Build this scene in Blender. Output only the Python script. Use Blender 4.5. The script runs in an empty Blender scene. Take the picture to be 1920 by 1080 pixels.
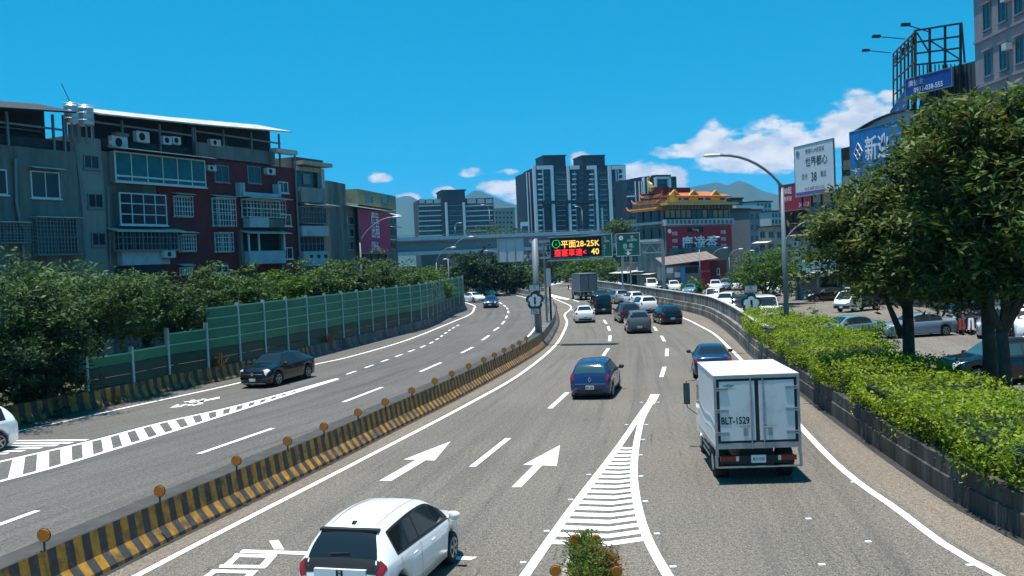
import bpy, bmesh, math, random
from mathutils import Vector, Matrix
import numpy as np
R = math.radians
random.seed(7)
sc = bpy.context.scene
col = sc.collection

# ------------------------------------------------------------------ camera
W0, H0, F0 = 1920.0, 1080.0, 1762.0
CH = 5.85
PITCH = math.atan(54.0 / F0)
ROLL = 0.045
_f = Vector((0, math.cos(PITCH), -math.sin(PITCH)))
_r0 = Vector((1, 0, 0)); _u0 = Vector((0, math.sin(PITCH), math.cos(PITCH)))
_r = _r0 * math.cos(ROLL) - _u0 * math.sin(ROLL)
_u = _u0 * math.cos(ROLL) + _r0 * math.sin(ROLL)
CP = Vector((0, 0, CH))
cd = bpy.data.cameras.new('camera'); cam = bpy.data.objects.new('camera', cd); col.objects.link(cam)
cd.sensor_width = 36.0; cd.lens = 36.0 * F0 / W0; cd.clip_start = 0.1; cd.clip_end = 40000
cam.matrix_world = Matrix(((_r.x, _u.x, -_f.x, 0), (_r.y, _u.y, -_f.y, 0), (_r.z, _u.z, -_f.z, CH), (0, 0, 0, 1)))
sc.camera = cam

# ------------------------------------------------------------------ sun and sky
SUN_DIR = Vector((-0.10, -0.045, 1.0)).normalized()
SUN_EL = math.asin(SUN_DIR.z); SUN_AZ = math.atan2(SUN_DIR.x, SUN_DIR.y)
sl = bpy.data.lights.new('sun', 'SUN'); so = bpy.data.objects.new('sun', sl); col.objects.link(so)
sl.energy = 4.4; sl.angle = R(0.53); sl.color = (1.0, 0.96, 0.90)
so.rotation_euler = SUN_DIR.to_track_quat('Z', 'Y').to_euler(); so.location = (0, 0, 80)
wd = bpy.data.worlds.new('World'); sc.world = wd; wd.use_nodes = True
def build_world():
    nt = wd.node_tree; N = nt.nodes; L = nt.links; N.clear()
    def nd(t, **k):
        n = N.new(t)
        for a, b in k.items(): setattr(n, a, b)
        return n
    def mth(op, a, b=None, c=None, clamp=False):
        n = nd('ShaderNodeMath', operation=op); n.use_clamp = clamp
        for i, v in enumerate((a, b, c)):
            if v is None: continue
            if isinstance(v, (int, float)): n.inputs[i].default_value = v
            else: L.new(v, n.inputs[i])
        return n.outputs[0]
    out = nd('ShaderNodeOutputWorld'); bg = nd('ShaderNodeBackground')
    sky = nd('ShaderNodeTexSky', sky_type='NISHITA', sun_disc=False)
    sky.sun_elevation = SUN_EL; sky.sun_rotation = SUN_AZ; sky.air_density = 1.0; sky.dust_density = 0.1; sky.ozone_density = 2.2; sky.altitude = 0
    hs = nd('ShaderNodeHueSaturation'); hs.inputs['Saturation'].default_value = SKY_SAT; hs.inputs['Hue'].default_value = SKY_HUE
    hs.inputs['Value'].default_value = SKY_VAL
    tc = nd('ShaderNodeTexCoord'); sp = nd('ShaderNodeSeparateXYZ'); L.new(tc.outputs['Generated'], sp.inputs[0])
    x, y, z = sp.outputs
    # clear tropical air: the pale belt of the model sky lies below the visible horizon
    lift = nd('ShaderNodeCombineXYZ'); L.new(x, lift.inputs[0]); L.new(y, lift.inputs[1]); L.new(mth('ADD', mth('MULTIPLY', mth('ABSOLUTE', z), 1.15), SKY_LIFT), lift.inputs[2])
    nrm = nd('ShaderNodeVectorMath', operation='NORMALIZE'); L.new(lift.outputs[0], nrm.inputs[0]); L.new(nrm.outputs[0], sky.inputs['Vector'])
    L.new(sky.outputs[0], hs.inputs['Color'])
    az = mth('ARCTAN2', x, y); el = mth('ARCSINE', z)
    # cumulus clouds: lumpy masks round chosen bearings, plus scattered ones all round the horizon
    cb = nd('ShaderNodeCombineXYZ'); L.new(mth('MULTIPLY', az, 1.0), cb.inputs[0]); L.new(mth('MULTIPLY', el, 1.9), cb.inputs[1])
    n1 = nd('ShaderNodeTexNoise'); n1.inputs['Scale'].default_value = 26; n1.inputs['Detail'].default_value = 6; n1.inputs['Roughness'].default_value = 0.56
    L.new(cb.outputs[0], n1.inputs['Vector'])
    n2 = nd('ShaderNodeTexNoise'); n2.inputs['Scale'].default_value = 7.0; n2.inputs['Detail'].default_value = 3
    L.new(cb.outputs[0], n2.inputs['Vector'])
    total = None
    for (ca, ce, wa, up, dn, st) in CLOUDS:
        dx = mth('DIVIDE', mth('SUBTRACT', az, ca), wa)
        de = mth('SUBTRACT', el, ce)
        du = mth('DIVIDE', mth('MAXIMUM', de, 0.0), up); dd = mth('DIVIDE', mth('MAXIMUM', mth('MULTIPLY', de, -1.0), 0.0), dn)
        d2 = mth('ADD', mth('ADD', mth('MULTIPLY', dx, dx), mth('MULTIPLY', du, du)), mth('MULTIPLY', dd, dd))
        m = mth('MULTIPLY', mth('SUBTRACT', 1.0, d2, clamp=False), st)
        m = mth('MAXIMUM', m, -1.5)
        total = m if total is None else mth('MAXIMUM', total, m)
    # scattered clouds elsewhere: only outside +-0.62 rad of the road's bearing, low band
    far = mth('SUBTRACT', mth('ABSOLUTE', az), 0.66)
    band = mth('SUBTRACT', 1.0, mth('MULTIPLY', mth('ABSOLUTE', mth('SUBTRACT', el, 0.14)), 7.0))
    gen = mth('ADD', mth('MULTIPLY', mth('SUBTRACT', n2.outputs[0], 0.60), 4.0), mth('MULTIPLY', mth('SUBTRACT', band, 1.0), 0.5))
    gen = mth('MINIMUM', gen, mth('MULTIPLY', far, 6.0))
    total = mth('MAXIMUM', total, gen)
    dens = mth('ADD', total, mth('MULTIPLY', mth('SUBTRACT', n1.outputs[0], 0.52), 3.4))
    mr = nd('ShaderNodeMapRange'); mr.interpolation_type = 'SMOOTHSTEP'
    mr.inputs['From Min'].default_value = 0.05; mr.inputs['From Max'].default_value = 0.75
    L.new(dens, mr.inputs['Value'])
    n3 = nd('ShaderNodeTexNoise'); n3.inputs['Scale'].default_value = 34; n3.inputs['Detail'].default_value = 3
    mp = nd('ShaderNodeVectorMath', operation='ADD'); mp.inputs[1].default_value = (0.004, 0.02, 0.3); L.new(cb.outputs[0], mp.inputs[0]); L.new(mp.outputs[0], n3.inputs['Vector'])
    cr = nd('ShaderNodeValToRGB'); cr.color_ramp.elements[0].position = 0.36; cr.color_ramp.elements[0].color = (CLOUD*0.66, CLOUD*0.72, CLOUD*0.82, 1)
    cr.color_ramp.elements[1].position = 0.6; cr.color_ramp.elements[1].color = (CLOUD, CLOUD*1.0, CLOUD*1.0, 1)
    L.new(n3.outputs[0], cr.inputs[0])
    mx = nd('ShaderNodeMix', data_type='RGBA'); L.new(mr.outputs[0], mx.inputs['Factor'])
    L.new(hs.outputs[0], mx.inputs['A']); L.new(cr.outputs[0], mx.inputs['B'])
    L.new(mx.outputs['Result'], bg.inputs['Color']); bg.inputs['Strength'].default_value = SKY_STR
    L.new(bg.outputs[0], out.inputs[0])
SKY_SAT = 1.6; SKY_HUE = 0.470; SKY_LIFT = 0.18; SKY_STR = 0.078; SKY_VAL = 1.3; CLOUD = 7.6
def _dir(px, py):
    d = _f * F0 + _r * (px - W0 / 2) + _u * (H0 / 2 - py); d.normalize(); return d
def _ae(px, py):
    d = _dir(px, py); return math.atan2(d.x, d.y), math.asin(d.z)
CLOUDS = []
for (px, py, w, up, dn, st) in [(712, 338, 30, 18, 8, 1.1), (882, 325, 34, 12, 10, 1.0), (950, 352, 62, 20, 16, 1.1), (960, 324, 30, 8, 8, .5), (1085, 300, 24, 16, 16, 1.0), (765, 372, 30, 14, 20, 1.2),
                                 (1225, 345, 78, 46, 40, 1.2), (1430, 290, 150, 62, 44, 1.25), (1340, 262, 50, 34, 30, .8), (1600, 240, 90, 62, 60, 1.2), (1285, 288, 70, 18, 14, .95), (1665, 180, 20, 16, 16, .8), (1010, 365, 95, 14, 22, .9), (830, 360, 26, 12, 14, .9)]:
    a, e = _ae(px, py)
    CLOUDS.append((a, e, w / F0, up / F0, dn / F0, st))
build_world()
wd.cycles.sampling_method = 'MANUAL'; wd.cycles.sample_map_resolution = 256
vs = sc.view_settings; vs.view_transform = 'Standard'; vs.look = 'None'; vs.exposure = 0.75; vs.gamma = 1.0; vs.use_curve_mapping = False
sc.cycles.max_bounces = 5; sc.cycles.diffuse_bounces = 3; sc.cycles.glossy_bounces = 3; sc.cycles.transmission_bounces = 3; sc.cycles.transparent_max_bounces = 6; sc.cycles.volume_bounces = 0
sc.cycles.caustics_reflective = False; sc.cycles.caustics_refractive = False

# ------------------------------------------------------------------ measuring helpers: photograph -> place
def G(px, py, z=0.0):
    d = _dir(px, py); t = (z - CH) / d.z; return CP + d * t
def P(px, py, Y):
    d = _dir(px, py); return CP + d * (Y / d.y)
class Plane:
    """a vertical plane through two plan points; u runs from a to b, n faces the camera side"""
    def __init__(s, a, b):
        s.a = Vector((a[0], a[1], 0)); s.b = Vector((b[0], b[1], 0)); s.len = (s.b - s.a).length
        s.u = (s.b - s.a).normalized(); s.n = Vector((s.u.y, -s.u.x, 0))
        if s.n.dot(-s.a) < 0: s.n = -s.n
    def pt(s, px, py):
        d = _dir(px, py); t = (s.a - CP).dot(s.n) / d.dot(s.n); q = CP + d * t
        return (q - s.a).dot(s.u), q.z
    def rect(s, x0, y0, x1, y1):
        xm, ym = (x0 + x1) / 2, (y0 + y1) / 2
        return s.pt(x0, ym)[0], s.pt(x1, ym)[0], s.pt(xm, y1)[1], s.pt(xm, y0)[1]
    def w(s, u, z, d=0.0):
        return s.a + s.u * u + s.n * d + Vector((0, 0, z))

# ------------------------------------------------------------------ materials
MATS = {}
def mat(name, c, rough=0.75, var=0.12, scale=2.0, metal=0.0, bump=0.0, bscale=30.0, spec=0.35, coat=0.0, streak=0.0, dirt=None, dscale=0.6, dthr=0.55, emit=None, es=0.0, coord='Object'):
    if name in MATS: return MATS[name]
    m = bpy.data.materials.new(name); m.use_nodes = True; nt = m.node_tree; N = nt.nodes; L = nt.links
    b = N['Principled BSDF']; b.inputs['Roughness'].default_value = rough; b.inputs['Metallic'].default_value = metal
    b.inputs['Specular IOR Level'].default_value = spec; b.inputs['Coat Weight'].default_value = coat; b.inputs['Coat Roughness'].default_value = 0.05
    b.inputs['Base Color'].default_value = (*c, 1)
    tc = N.new('ShaderNodeTexCoord'); src = tc.outputs[coord]
    if coord == 'Object':
        g = N.new('ShaderNodeNewGeometry'); src = g.outputs['Position']
    last = None
    if var > 0:
        n = N.new('ShaderNodeTexNoise'); n.inputs['Scale'].default_value = scale; n.inputs['Detail'].default_value = 6; n.inputs['Roughness'].default_value = 0.65
        mp = N.new('ShaderNodeMapping'); L.new(src, mp.inputs[0])
        if streak: mp.inputs['Scale'].default_value = (1, 1, streak)
        L.new(mp.outputs[0], n.inputs['Vector'])
        rp = N.new('ShaderNodeValToRGB'); e = rp.color_ramp.elements
        e[0].position = 0.3; e[0].color = tuple(v * (1 - var) for v in c) + (1,); e[1].position = 0.7; e[1].color = tuple(min(1, v * (1 + var)) for v in c) + (1,)
        L.new(n.outputs[0], rp.inputs[0]); last = rp.outputs[0]
        if dirt:
            n2 = N.new('ShaderNodeTexNoise'); n2.inputs['Scale'].default_value = dscale; n2.inputs['Detail'].default_value = 8; n2.inputs['Roughness'].default_value = 0.7
            mp2 = N.new('ShaderNodeMapping'); L.new(src, mp2.inputs[0]); mp2.inputs['Location'].default_value = (3.3, 1.7, 9.1)
            if streak: mp2.inputs['Scale'].default_value = (1, 1, streak)
            L.new(mp2.outputs[0], n2.inputs['Vector'])
            mr = N.new('ShaderNodeMapRange'); mr.inputs['From Min'].default_value = dthr - .08; mr.inputs['From Max'].default_value = dthr + .12; L.new(n2.outputs[0], mr.inputs['Value'])
            mx = N.new('ShaderNodeMix'); mx.data_type = 'RGBA'; L.new(mr.outputs[0], mx.inputs['Factor']); L.new(last, mx.inputs['A']); mx.inputs['B'].default_value = (*dirt, 1)
            last = mx.outputs['Result']
        L.new(last, b.inputs['Base Color'])
    if bump:
        n = N.new('ShaderNodeTexNoise'); n.inputs['Scale'].default_value = bscale; n.inputs['Detail'].default_value = 3; L.new(src, n.inputs['Vector'])
        bp = N.new('ShaderNodeBump'); bp.inputs['Strength'].default_value = bump; bp.inputs['Distance'].default_value = 0.02; L.new(n.outputs[0], bp.inputs['Height']); L.new(bp.outputs[0], b.inputs['Normal'])
    if emit:
        b.inputs['Emission Color'].default_value = (*emit, 1); b.inputs['Emission Strength'].default_value = es
    MATS[name] = m; return m
def asphalt(name, c, dark, tone, lanes=0.0, grain=38.0):
    m = bpy.data.materials.new(name); m.use_nodes = True; nt = m.node_tree; N = nt.nodes; L = nt.links
    b = N['Principled BSDF']; b.inputs['Roughness'].default_value = 0.88; b.inputs['Specular IOR Level'].default_value = 0.25
    g = N.new('ShaderNodeNewGeometry'); uv = N.new('ShaderNodeUVMap')
    def noise(s, det, src, ro=0.6):
        n = N.new('ShaderNodeTexNoise'); n.inputs['Scale'].default_value = s; n.inputs['Detail'].default_value = det; n.inputs['Roughness'].default_value = ro; L.new(src, n.inputs['Vector']); return n.outputs[0]
    def mixc(f, a, bb):
        mx = N.new('ShaderNodeMix'); mx.data_type = 'RGBA'
        for k, v in (('Factor', f), ('A', a), ('B', bb)):
            if isinstance(v, tuple): mx.inputs[k].default_value = (*v, 1)
            else: L.new(v, mx.inputs[k])
        return mx.outputs['Result']
    def ramp(v, a, bb):
        mr = N.new('ShaderNodeMapRange'); mr.inputs['From Min'].default_value = a; mr.inputs['From Max'].default_value = bb; L.new(v, mr.inputs['Value']); return mr.outputs[0]
    big = ramp(noise(0.16, 5, g.outputs['Position']), .38, .64)
    base = mixc(big, c, tone)
    # long tyre-worn and oil streaks running along the road (uv.y along, uv.x across, metres)
    mp = N.new('ShaderNodeMapping'); L.new(uv.outputs[0], mp.inputs[0]); mp.inputs['Scale'].default_value = (1.1, 0.035, 1)
    st = ramp(noise(1.0, 4, mp.outputs[0], .7), .47, .68)
    mp2 = N.new('ShaderNodeMapping'); L.new(uv.outputs[0], mp2.inputs[0]); mp2.inputs['Scale'].default_value = (5, .45, 1)
    sk = ramp(noise(1.0, 3, mp2.outputs[0], .5), .66, .74)
    stm = N.new('ShaderNodeMath'); stm.operation = 'MULTIPLY'; stm.inputs[1].default_value = 0.8; L.new(st, stm.inputs[0])
    base = mixc(stm.outputs[0], base, dark)
    skm = N.new('ShaderNodeMath'); skm.operation = 'MULTIPLY'; skm.inputs[1].default_value = 0.7; L.new(sk, skm.inputs[0])
    base = mixc(skm.outputs[0], base, tuple(v * .6 for v in dark))
    # aggregate grain
    gr = noise(grain, 2, g.outputs['Position'], .8)
    rp = N.new('ShaderNodeValToRGB'); e = rp.color_ramp.elements; e[0].position = .38; e[0].color = (.45, .45, .45, 1); e[1].position = .62; e[1].color = (1.6, 1.6, 1.6, 1); L.new(gr, rp.inputs[0])
    mul = N.new('ShaderNodeMix'); mul.data_type = 'RGBA'; mul.blend_type = 'MULTIPLY'; mul.inputs['Factor'].default_value = 1; L.new(base, mul.inputs['A']); L.new(rp.outputs[0], mul.inputs['B'])
    gr2 = noise(9, 3, g.outputs['Position'], .7)
    rp2 = N.new('ShaderNodeValToRGB'); e = rp2.color_ramp.elements; e[0].position = .36; e[0].color = (.74, .74, .74, 1); e[1].position = .64; e[1].color = (1.24, 1.24, 1.24, 1); L.new(gr2, rp2.inputs[0])
    mul2 = N.new('ShaderNodeMix'); mul2.data_type = 'RGBA'; mul2.blend_type = 'MULTIPLY'; mul2.inputs['Factor'].default_value = 1; L.new(mul.outputs['Result'], mul2.inputs['A']); L.new(rp2.outputs[0], mul2.inputs['B'])
    L.new(mul2.outputs['Result'], b.inputs['Base Color'])
    bp = N.new('ShaderNodeBump'); bp.inputs['Strength'].default_value = .35; bp.inputs['Distance'].default_value = .01; L.new(gr, bp.inputs['Height']); L.new(bp.outputs[0], b.inputs['Normal'])
    MATS[name] = m; return m
def leafmat(name, c1, c2, trans=0.3, odd=None):
    m = bpy.data.materials.new(name); m.use_nodes = True; nt = m.node_tree; N = nt.nodes; L = nt.links
    b = N['Principled BSDF']; b.inputs['Roughness'].default_value = 0.55; b.inputs['Specular IOR Level'].default_value = 0.18
    g = N.new('ShaderNodeNewGeometry')
    rp = N.new('ShaderNodeValToRGB'); e = rp.color_ramp.elements; e[0].position = 0; e[0].color = (*c1, 1); e[1].position = .9; e[1].color = (*c2, 1)
    L.new(g.outputs['Random Per Island'], rp.inputs[0])
    if odd:
        x = rp.color_ramp.elements.new(.97); x.color = (*odd, 1)
    n = N.new('ShaderNodeTexNoise'); n.inputs['Scale'].default_value = .8; n.inputs['Detail'].default_value = 3; L.new(g.outputs['Position'], n.inputs['Vector'])
    r2 = N.new('ShaderNodeValToRGB'); e = r2.color_ramp.elements; e[0].position = .35; e[0].color = (.7, .75, .7, 1); e[1].position = .65; e[1].color = (1.25, 1.2, 1.1, 1); L.new(n.outputs[0], r2.inputs[0])
    mu = N.new('ShaderNodeMix'); mu.data_type = 'RGBA'; mu.blend_type = 'MULTIPLY'; mu.inputs['Factor'].default_value = 1; L.new(rp.outputs[0], mu.inputs['A']); L.new(r2.outputs[0], mu.inputs['B'])
    L.new(mu.outputs['Result'], b.inputs['Base Color'])
    t = N.new('ShaderNodeBsdfTranslucent'); ms = N.new('ShaderNodeMixShader'); ms.inputs[0].default_value = trans
    hs = N.new('ShaderNodeHueSaturation'); hs.inputs['Value'].default_value = 1.5; hs.inputs['Saturation'].default_value = 1.1; L.new(mu.outputs['Result'], hs.inputs['Color']); L.new(hs.outputs[0], t.inputs[0])
    L.new(b.outputs[0], ms.inputs[1]); L.new(t.outputs[0], ms.inputs[2]); L.new(ms.outputs[0], N['Material Output'].inputs[0])
    MATS[name] = m; return m

# ------------------------------------------------------------------ mesh collector
ORG = {}
class MB:
    def __init__(s): s.v = []; s.f = []; s.m = []; s.uv = None; s.sm = False
    def quad(s, a, b, c, d, m=0):
        i = len(s.v); s.v += [tuple(a), tuple(b), tuple(c), tuple(d)]; s.f.append((i, i+1, i+2, i+3)); s.m.append(m); return s
    def poly(s, pts, m=0):
        i = len(s.v); s.v += [tuple(p) for p in pts]; s.f.append(tuple(range(i, i+len(pts)))); s.m.append(m); return s
    def hexa(s, p, m=0):
        i = len(s.v); s.v += [tuple(q) for q in p]
        for f in ((0,3,2,1), (4,5,6,7), (0,1,5,4), (1,2,6,5), (2,3,7,6), (3,0,4,7)):
            s.f.append(tuple(i+k for k in f)); s.m.append(m)
        return s
    def box(s, x0, x1, y0, y1, z0, z1, m=0):
        return s.hexa([(x0,y0,z0),(x1,y0,z0),(x1,y1,z0),(x0,y1,z0),(x0,y0,z1),(x1,y0,z1),(x1,y1,z1),(x0,y1,z1)], m)
    def pbox(s, pl, u0, u1, z0, z1, d0, d1, m=0):
        w = pl.w
        return s.hexa([w(u0,z0,d1), w(u1,z0,d1), w(u1,z0,d0), w(u0,z0,d0), w(u0,z1,d1), w(u1,z1,d1), w(u1,z1,d0), w(u0,z1,d0)], m)
    def tube(s, pts, rad, n=8, m=0, caps=True):
        pts = [Vector(p) for p in pts]; k = len(pts)
        rad = [rad] * k if isinstance(rad, (int, float)) else rad
        i0 = len(s.v); ref = None
        for j, p in enumerate(pts):
            t = (pts[min(j+1, k-1)] - pts[max(j-1, 0)]).normalized()
            if ref is None: ref = Vector((1, 0, 0)) if abs(t.x) < .9 else Vector((0, 1, 0))
            a = (ref - t * ref.dot(t)).normalized(); ref = a; b = t.cross(a)
            for q in range(n):
                an = 2 * math.pi * q / n; s.v.append(tuple(p + (a * math.cos(an) + b * math.sin(an)) * rad[j]))
        for j in range(k-1):
            for q in range(n):
                s.f.append((i0+j*n+q, i0+j*n+(q+1) % n, i0+(j+1)*n+(q+1) % n, i0+(j+1)*n+q)); s.m.append(m)
        if caps:
            s.f.append(tuple(i0+q for q in reversed(range(n)))); s.m.append(m)
            s.f.append(tuple(i0+(k-1)*n+q for q in range(n))); s.m.append(m)
        return s
    def bar(s, a, b, w, h=None, m=0):
        a = Vector(a); b = Vector(b); h = h or w; t = (b - a).normalized()
        r = Vector((0, 0, 1)) if abs(t.z) < .95 else Vector((0, 1, 0))
        x = t.cross(r).normalized() * (w / 2); y = x.cross(t).normalized() * (h / 2)
        return s.hexa([a-x-y, a+x-y, a+x+y, a-x+y, b-x-y, b+x-y, b+x+y, b-x+y], m)
    def cyl(s, c, axis, r, l, n=16, m=0):
        c = Vector(c); ax = Vector(axis).normalized(); return s.tube([c - ax * l / 2, c + ax * l / 2], r, n, m)
    def build(s, name, mats, parent=None, local=False, smooth=None):
        me = bpy.data.meshes.new(name); org = Vector((0, 0, 0))
        if parent is not None and not local: org = ORG.get(parent.name, org)
        v = s.v if org.length == 0 else [(a[0]-org.x, a[1]-org.y, a[2]-org.z) for a in s.v]
        me.from_pydata(v, [], s.f)
        if not isinstance(mats, (list, tuple)): mats = [mats]
        for q in mats: me.materials.append(MATS[q] if isinstance(q, str) else q)
        me.polygons.foreach_set('material_index', s.m)
        if s.uv: 
            l = me.uv_layers.new(name='UVMap')
            for p in me.polygons:
                for li, vi in zip(p.loop_indices, p.vertices): l.data[li].uv = s.uv[vi]
        if smooth if smooth is not None else s.sm: me.polygons.foreach_set('use_smooth', [True] * len(me.polygons))
        me.update()
        o = bpy.data.objects.new(name, me); col.objects.link(o)
        if parent is not None:
            o.parent = parent; ORG[o.name] = ORG.get(parent.name, Vector((0, 0, 0)))
        return o
def tag(o, label=None, cat=None, group=None, kind=None):
    if label: o['label'] = label
    if cat: o['category'] = cat
    if group: o['group'] = group
    if kind: o['kind'] = kind
    return o
def thing(name, loc, label, cat, group=None, rz=0.0):
    o = bpy.data.objects.new(name, None); col.objects.link(o); o.location = loc; o.rotation_euler = (0, 0, rz); o.empty_display_size = .3
    ORG[o.name] = Vector(loc); return tag(o, label, cat, group)
def copy_tree(o, parent=None):
    c = o.copy(); col.objects.link(c)
    if parent is not None: c.parent = parent
    for ch in list(o.children): copy_tree(ch, c)
    return c
def smoothline(pts, step=1.0):
    """Catmull-Rom through points, resampled evenly"""
    p = [Vector(q) for q in pts]; p = [p[0] * 2 - p[1]] + p + [p[-1] * 2 - p[-2]]; out = []
    for i in range(1, len(p) - 2):
        n = max(4, int((p[i+1] - p[i]).length / step * 3))
        for k in range(n):
            t = k / n; a, b, c, d = p[i-1], p[i], p[i+1], p[i+2]
            out.append(.5 * ((2*b) + (c - a) * t + (2*a - 5*b + 4*c - d) * t*t + (3*b - a - 3*c + d) * t**3))
    out.append(p[-2]); return resample(out, step)
def resample(pl, step):
    out = [pl[0].copy()]; acc = 0.0
    for a, b in zip(pl, pl[1:]):
        l = (b - a).length
        if l < 1e-9: continue
        pos = step - acc
        while pos <= l: out.append(a.lerp(b, pos / l)); pos += step
        acc = (acc + l) % step if pos > l else 0
        acc = l - (pos - step)
    if (out[-1] - pl[-1]).length > step * .3: out.append(pl[-1].copy())
    return out
def arclen(pl):
    s = [0.0]
    for a, b in zip(pl, pl[1:]): s.append(s[-1] + (b - a).length)
    return s
def at_len(pl, s, d):
    d = max(0, min(d, s[-1])); import bisect
    i = min(max(bisect.bisect_right(s, d) - 1, 0), len(pl) - 2); t = (d - s[i]) / max(1e-9, s[i+1] - s[i]); return pl[i].lerp(pl[i+1], t)
def normals(pl):
    out = []
    for i in range(len(pl)):
        t = (pl[min(i+1, len(pl)-1)] - pl[max(i-1, 0)]); t.z = 0; t.normalize(); out.append(Vector((t.y, -t.x, 0)))  # right-hand side
    return out
def sweep(mb, pl, prof, m=0, closed=True, mfun=None):
    nn = normals(pl); k = len(prof); i0 = len(mb.v)
    for p, n in zip(pl, nn):
        for (o, z) in prof: mb.v.append(tuple(p + n * o + Vector((0, 0, z))))
    for j in range(len(pl) - 1):
        for q in range(k if closed else k - 1):
            mb.f.append((i0+j*k+q, i0+j*k+(q+1) % k, i0+(j+1)*k+(q+1) % k, i0+(j+1)*k+q)); mb.m.append(mfun(j, q) if mfun else m)
    if closed:
        mb.f.append(tuple(i0+q for q in range(k))); mb.m.append(mfun(0, 0) if mfun else m)
        e = i0 + (len(pl)-1)*k; mb.f.append(tuple(e+q for q in reversed(range(k)))); mb.m.append(mfun(len(pl)-2, 0) if mfun else m)
    return mb
def ribbon(mb, pl, w, z, m=0):
    nn = normals(pl)
    for i in range(len(pl) - 1):
        a, b = pl[i], pl[i+1]; zz = Vector((0, 0, z)); na, nb = nn[i] * w / 2, nn[i+1] * w / 2
        mb.quad(a - na + zz, a + na + zz, b + nb + zz, b - nb + zz, m)
    return mb
_FN = {}
def text_mesh(body, size, mats, parent, org, u, v, align='CENTER', bold=0.0, name='lettering', sx=1.0, thick=0.0, spacing=1.0):
    """flat lettering: u = reading direction, v = up, org = anchor (baseline, per align)"""
    key = (body, bold, align, spacing)
    if key not in _FN:
        cu = bpy.data.curves.new('lettering', 'FONT'); cu.body = body; cu.size = 1.0; cu.align_x = align; cu.offset = bold; cu.resolution_u = 2; cu.space_character = spacing
        o = bpy.data.objects.new('lettering', cu); col.objects.link(o); dg = bpy.context.evaluated_depsgraph_get(); me = bpy.data.meshes.new_from_object(o.evaluated_get(dg))
        _FN[key] = ([tuple(q.co) for q in me.vertices], [tuple(p.vertices) for p in me.polygons]); bpy.data.objects.remove(o); bpy.data.curves.remove(cu); bpy.data.meshes.remove(me)
    vv, ff = _FN[key]; u = Vector(u).normalized(); v = Vector(v).normalized(); org = Vector(org); mb = MB()
    mb.v = [tuple(org + u * (a[0] * size * sx) + v * (a[1] * size)) for a in vv]; mb.f = list(ff); mb.m = [0] * len(ff)
    return mb.build(name, mats, parent)
# ================================================================== setting: ground, roads, markings
asphalt('asphalt_right', (.131, .117, .098), (.092, .083, .072), (.153, .136, .113), grain=26)
asphalt('asphalt_left', (.105, .098, .088), (.069, .066, .060), (.124, .116, .104), grain=40)
asphalt('shoulder_tan', (.160, .134, .104), (.115, .098, .078), (.185, .155, .122), grain=34)
asphalt('street_asphalt', (.150, .134, .114), (.115, .104, .09), (.175, .157, .134), grain=30)
mat('line_white', (.78, .77, .73), rough=.7, var=.1, scale=9, dirt=(.42, .41, .39), dscale=5, dthr=.66)
mat('line_white_worn', (.70, .68, .63), rough=.75, var=.2, scale=14, dirt=(.30, .29, .27), dscale=9, dthr=.6)
mat('soil', (.10, .085, .05), rough=.95, var=.4, scale=.7, dirt=(.05, .075, .02), dscale=.3, dthr=.5)
mat('concrete', (.30, .285, .255), rough=.9, var=.2, scale=1.2, dirt=(.10, .095, .085), dscale=.9, dthr=.5, streak=.25, bump=.25)
mat('concrete_dark', (.17, .165, .155), rough=.92, var=.3, scale=1.5, dirt=(.06, .06, .058), dscale=1.3, dthr=.48, streak=.2, bump=.3)
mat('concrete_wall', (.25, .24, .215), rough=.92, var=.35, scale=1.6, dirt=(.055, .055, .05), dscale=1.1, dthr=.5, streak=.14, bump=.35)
mat('concrete_wall_dark', (.085, .082, .075), rough=.95, var=.5, scale=1.6, dirt=(.028, .028, .026), dscale=1.3, dthr=.47, streak=.12, bump=.35)  # darker, more heavily stained concrete for the near stretch of the right wall
mat('barrier_top', (.058, .056, .052), rough=.95, var=.3, scale=2)
mat('paint_yellow', (.37, .185, .024), rough=.75, var=.28, scale=5, dirt=(.09, .066, .036), dscale=2.4, dthr=.53)
mat('paint_black', (.045, .044, .043), rough=.75, var=.3, scale=5, dirt=(.16, .14, .11), dscale=3.0, dthr=.63)
mat('gutter_dark', (.035, .034, .033), rough=.95, var=.2)

def lin(pts, z=0.0, step=1.0, pre=None, post=None):
    q = [G(a, b, z) for a, b in pts]
    for v in q: v.z = 0
    if pre: q = [Vector((*a, 0)) for a in pre] + q
    if post: q = q + [Vector((*a, 0)) for a in post]
    return smoothline(q, step)
MED_R = lin([(197, 1076), (352, 999), (617, 870), (750, 802), (862, 745), (975, 682), (1022, 650), (1041, 622), (1047, 603), (1043, 583)], pre=[(-11.5, 4), (-10.2, 11)], post=[(5.2, 122), (2.9, 148), (-2.5, 172), (-11, 192), (-26, 213)])
WALL_R = lin([(1920, 1013), (1792, 943), (1686, 872), (1595, 806), (1510, 742), (1418, 671), (1383, 636), (1350, 609), (1313, 590), (1238, 573)], pre=[(9.7, 5), (9.82, 12)], post=[(15.2, 125), (13.4, 150), (12.6, 178), (13.0, 205), (11.0, 232), (5, 258), (-8, 285)])
LEFT_B = lin([(33, 797), (117, 777), (213, 760), (350, 727), (437, 710), (587, 672), (739, 632), (806, 614), (852, 590)], pre=[(-33.5, 8), (-27.5, 24)], post=[(-5.6, 113), (-7.2, 130), (-13, 146), (-24, 160), (-42, 172)])
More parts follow.
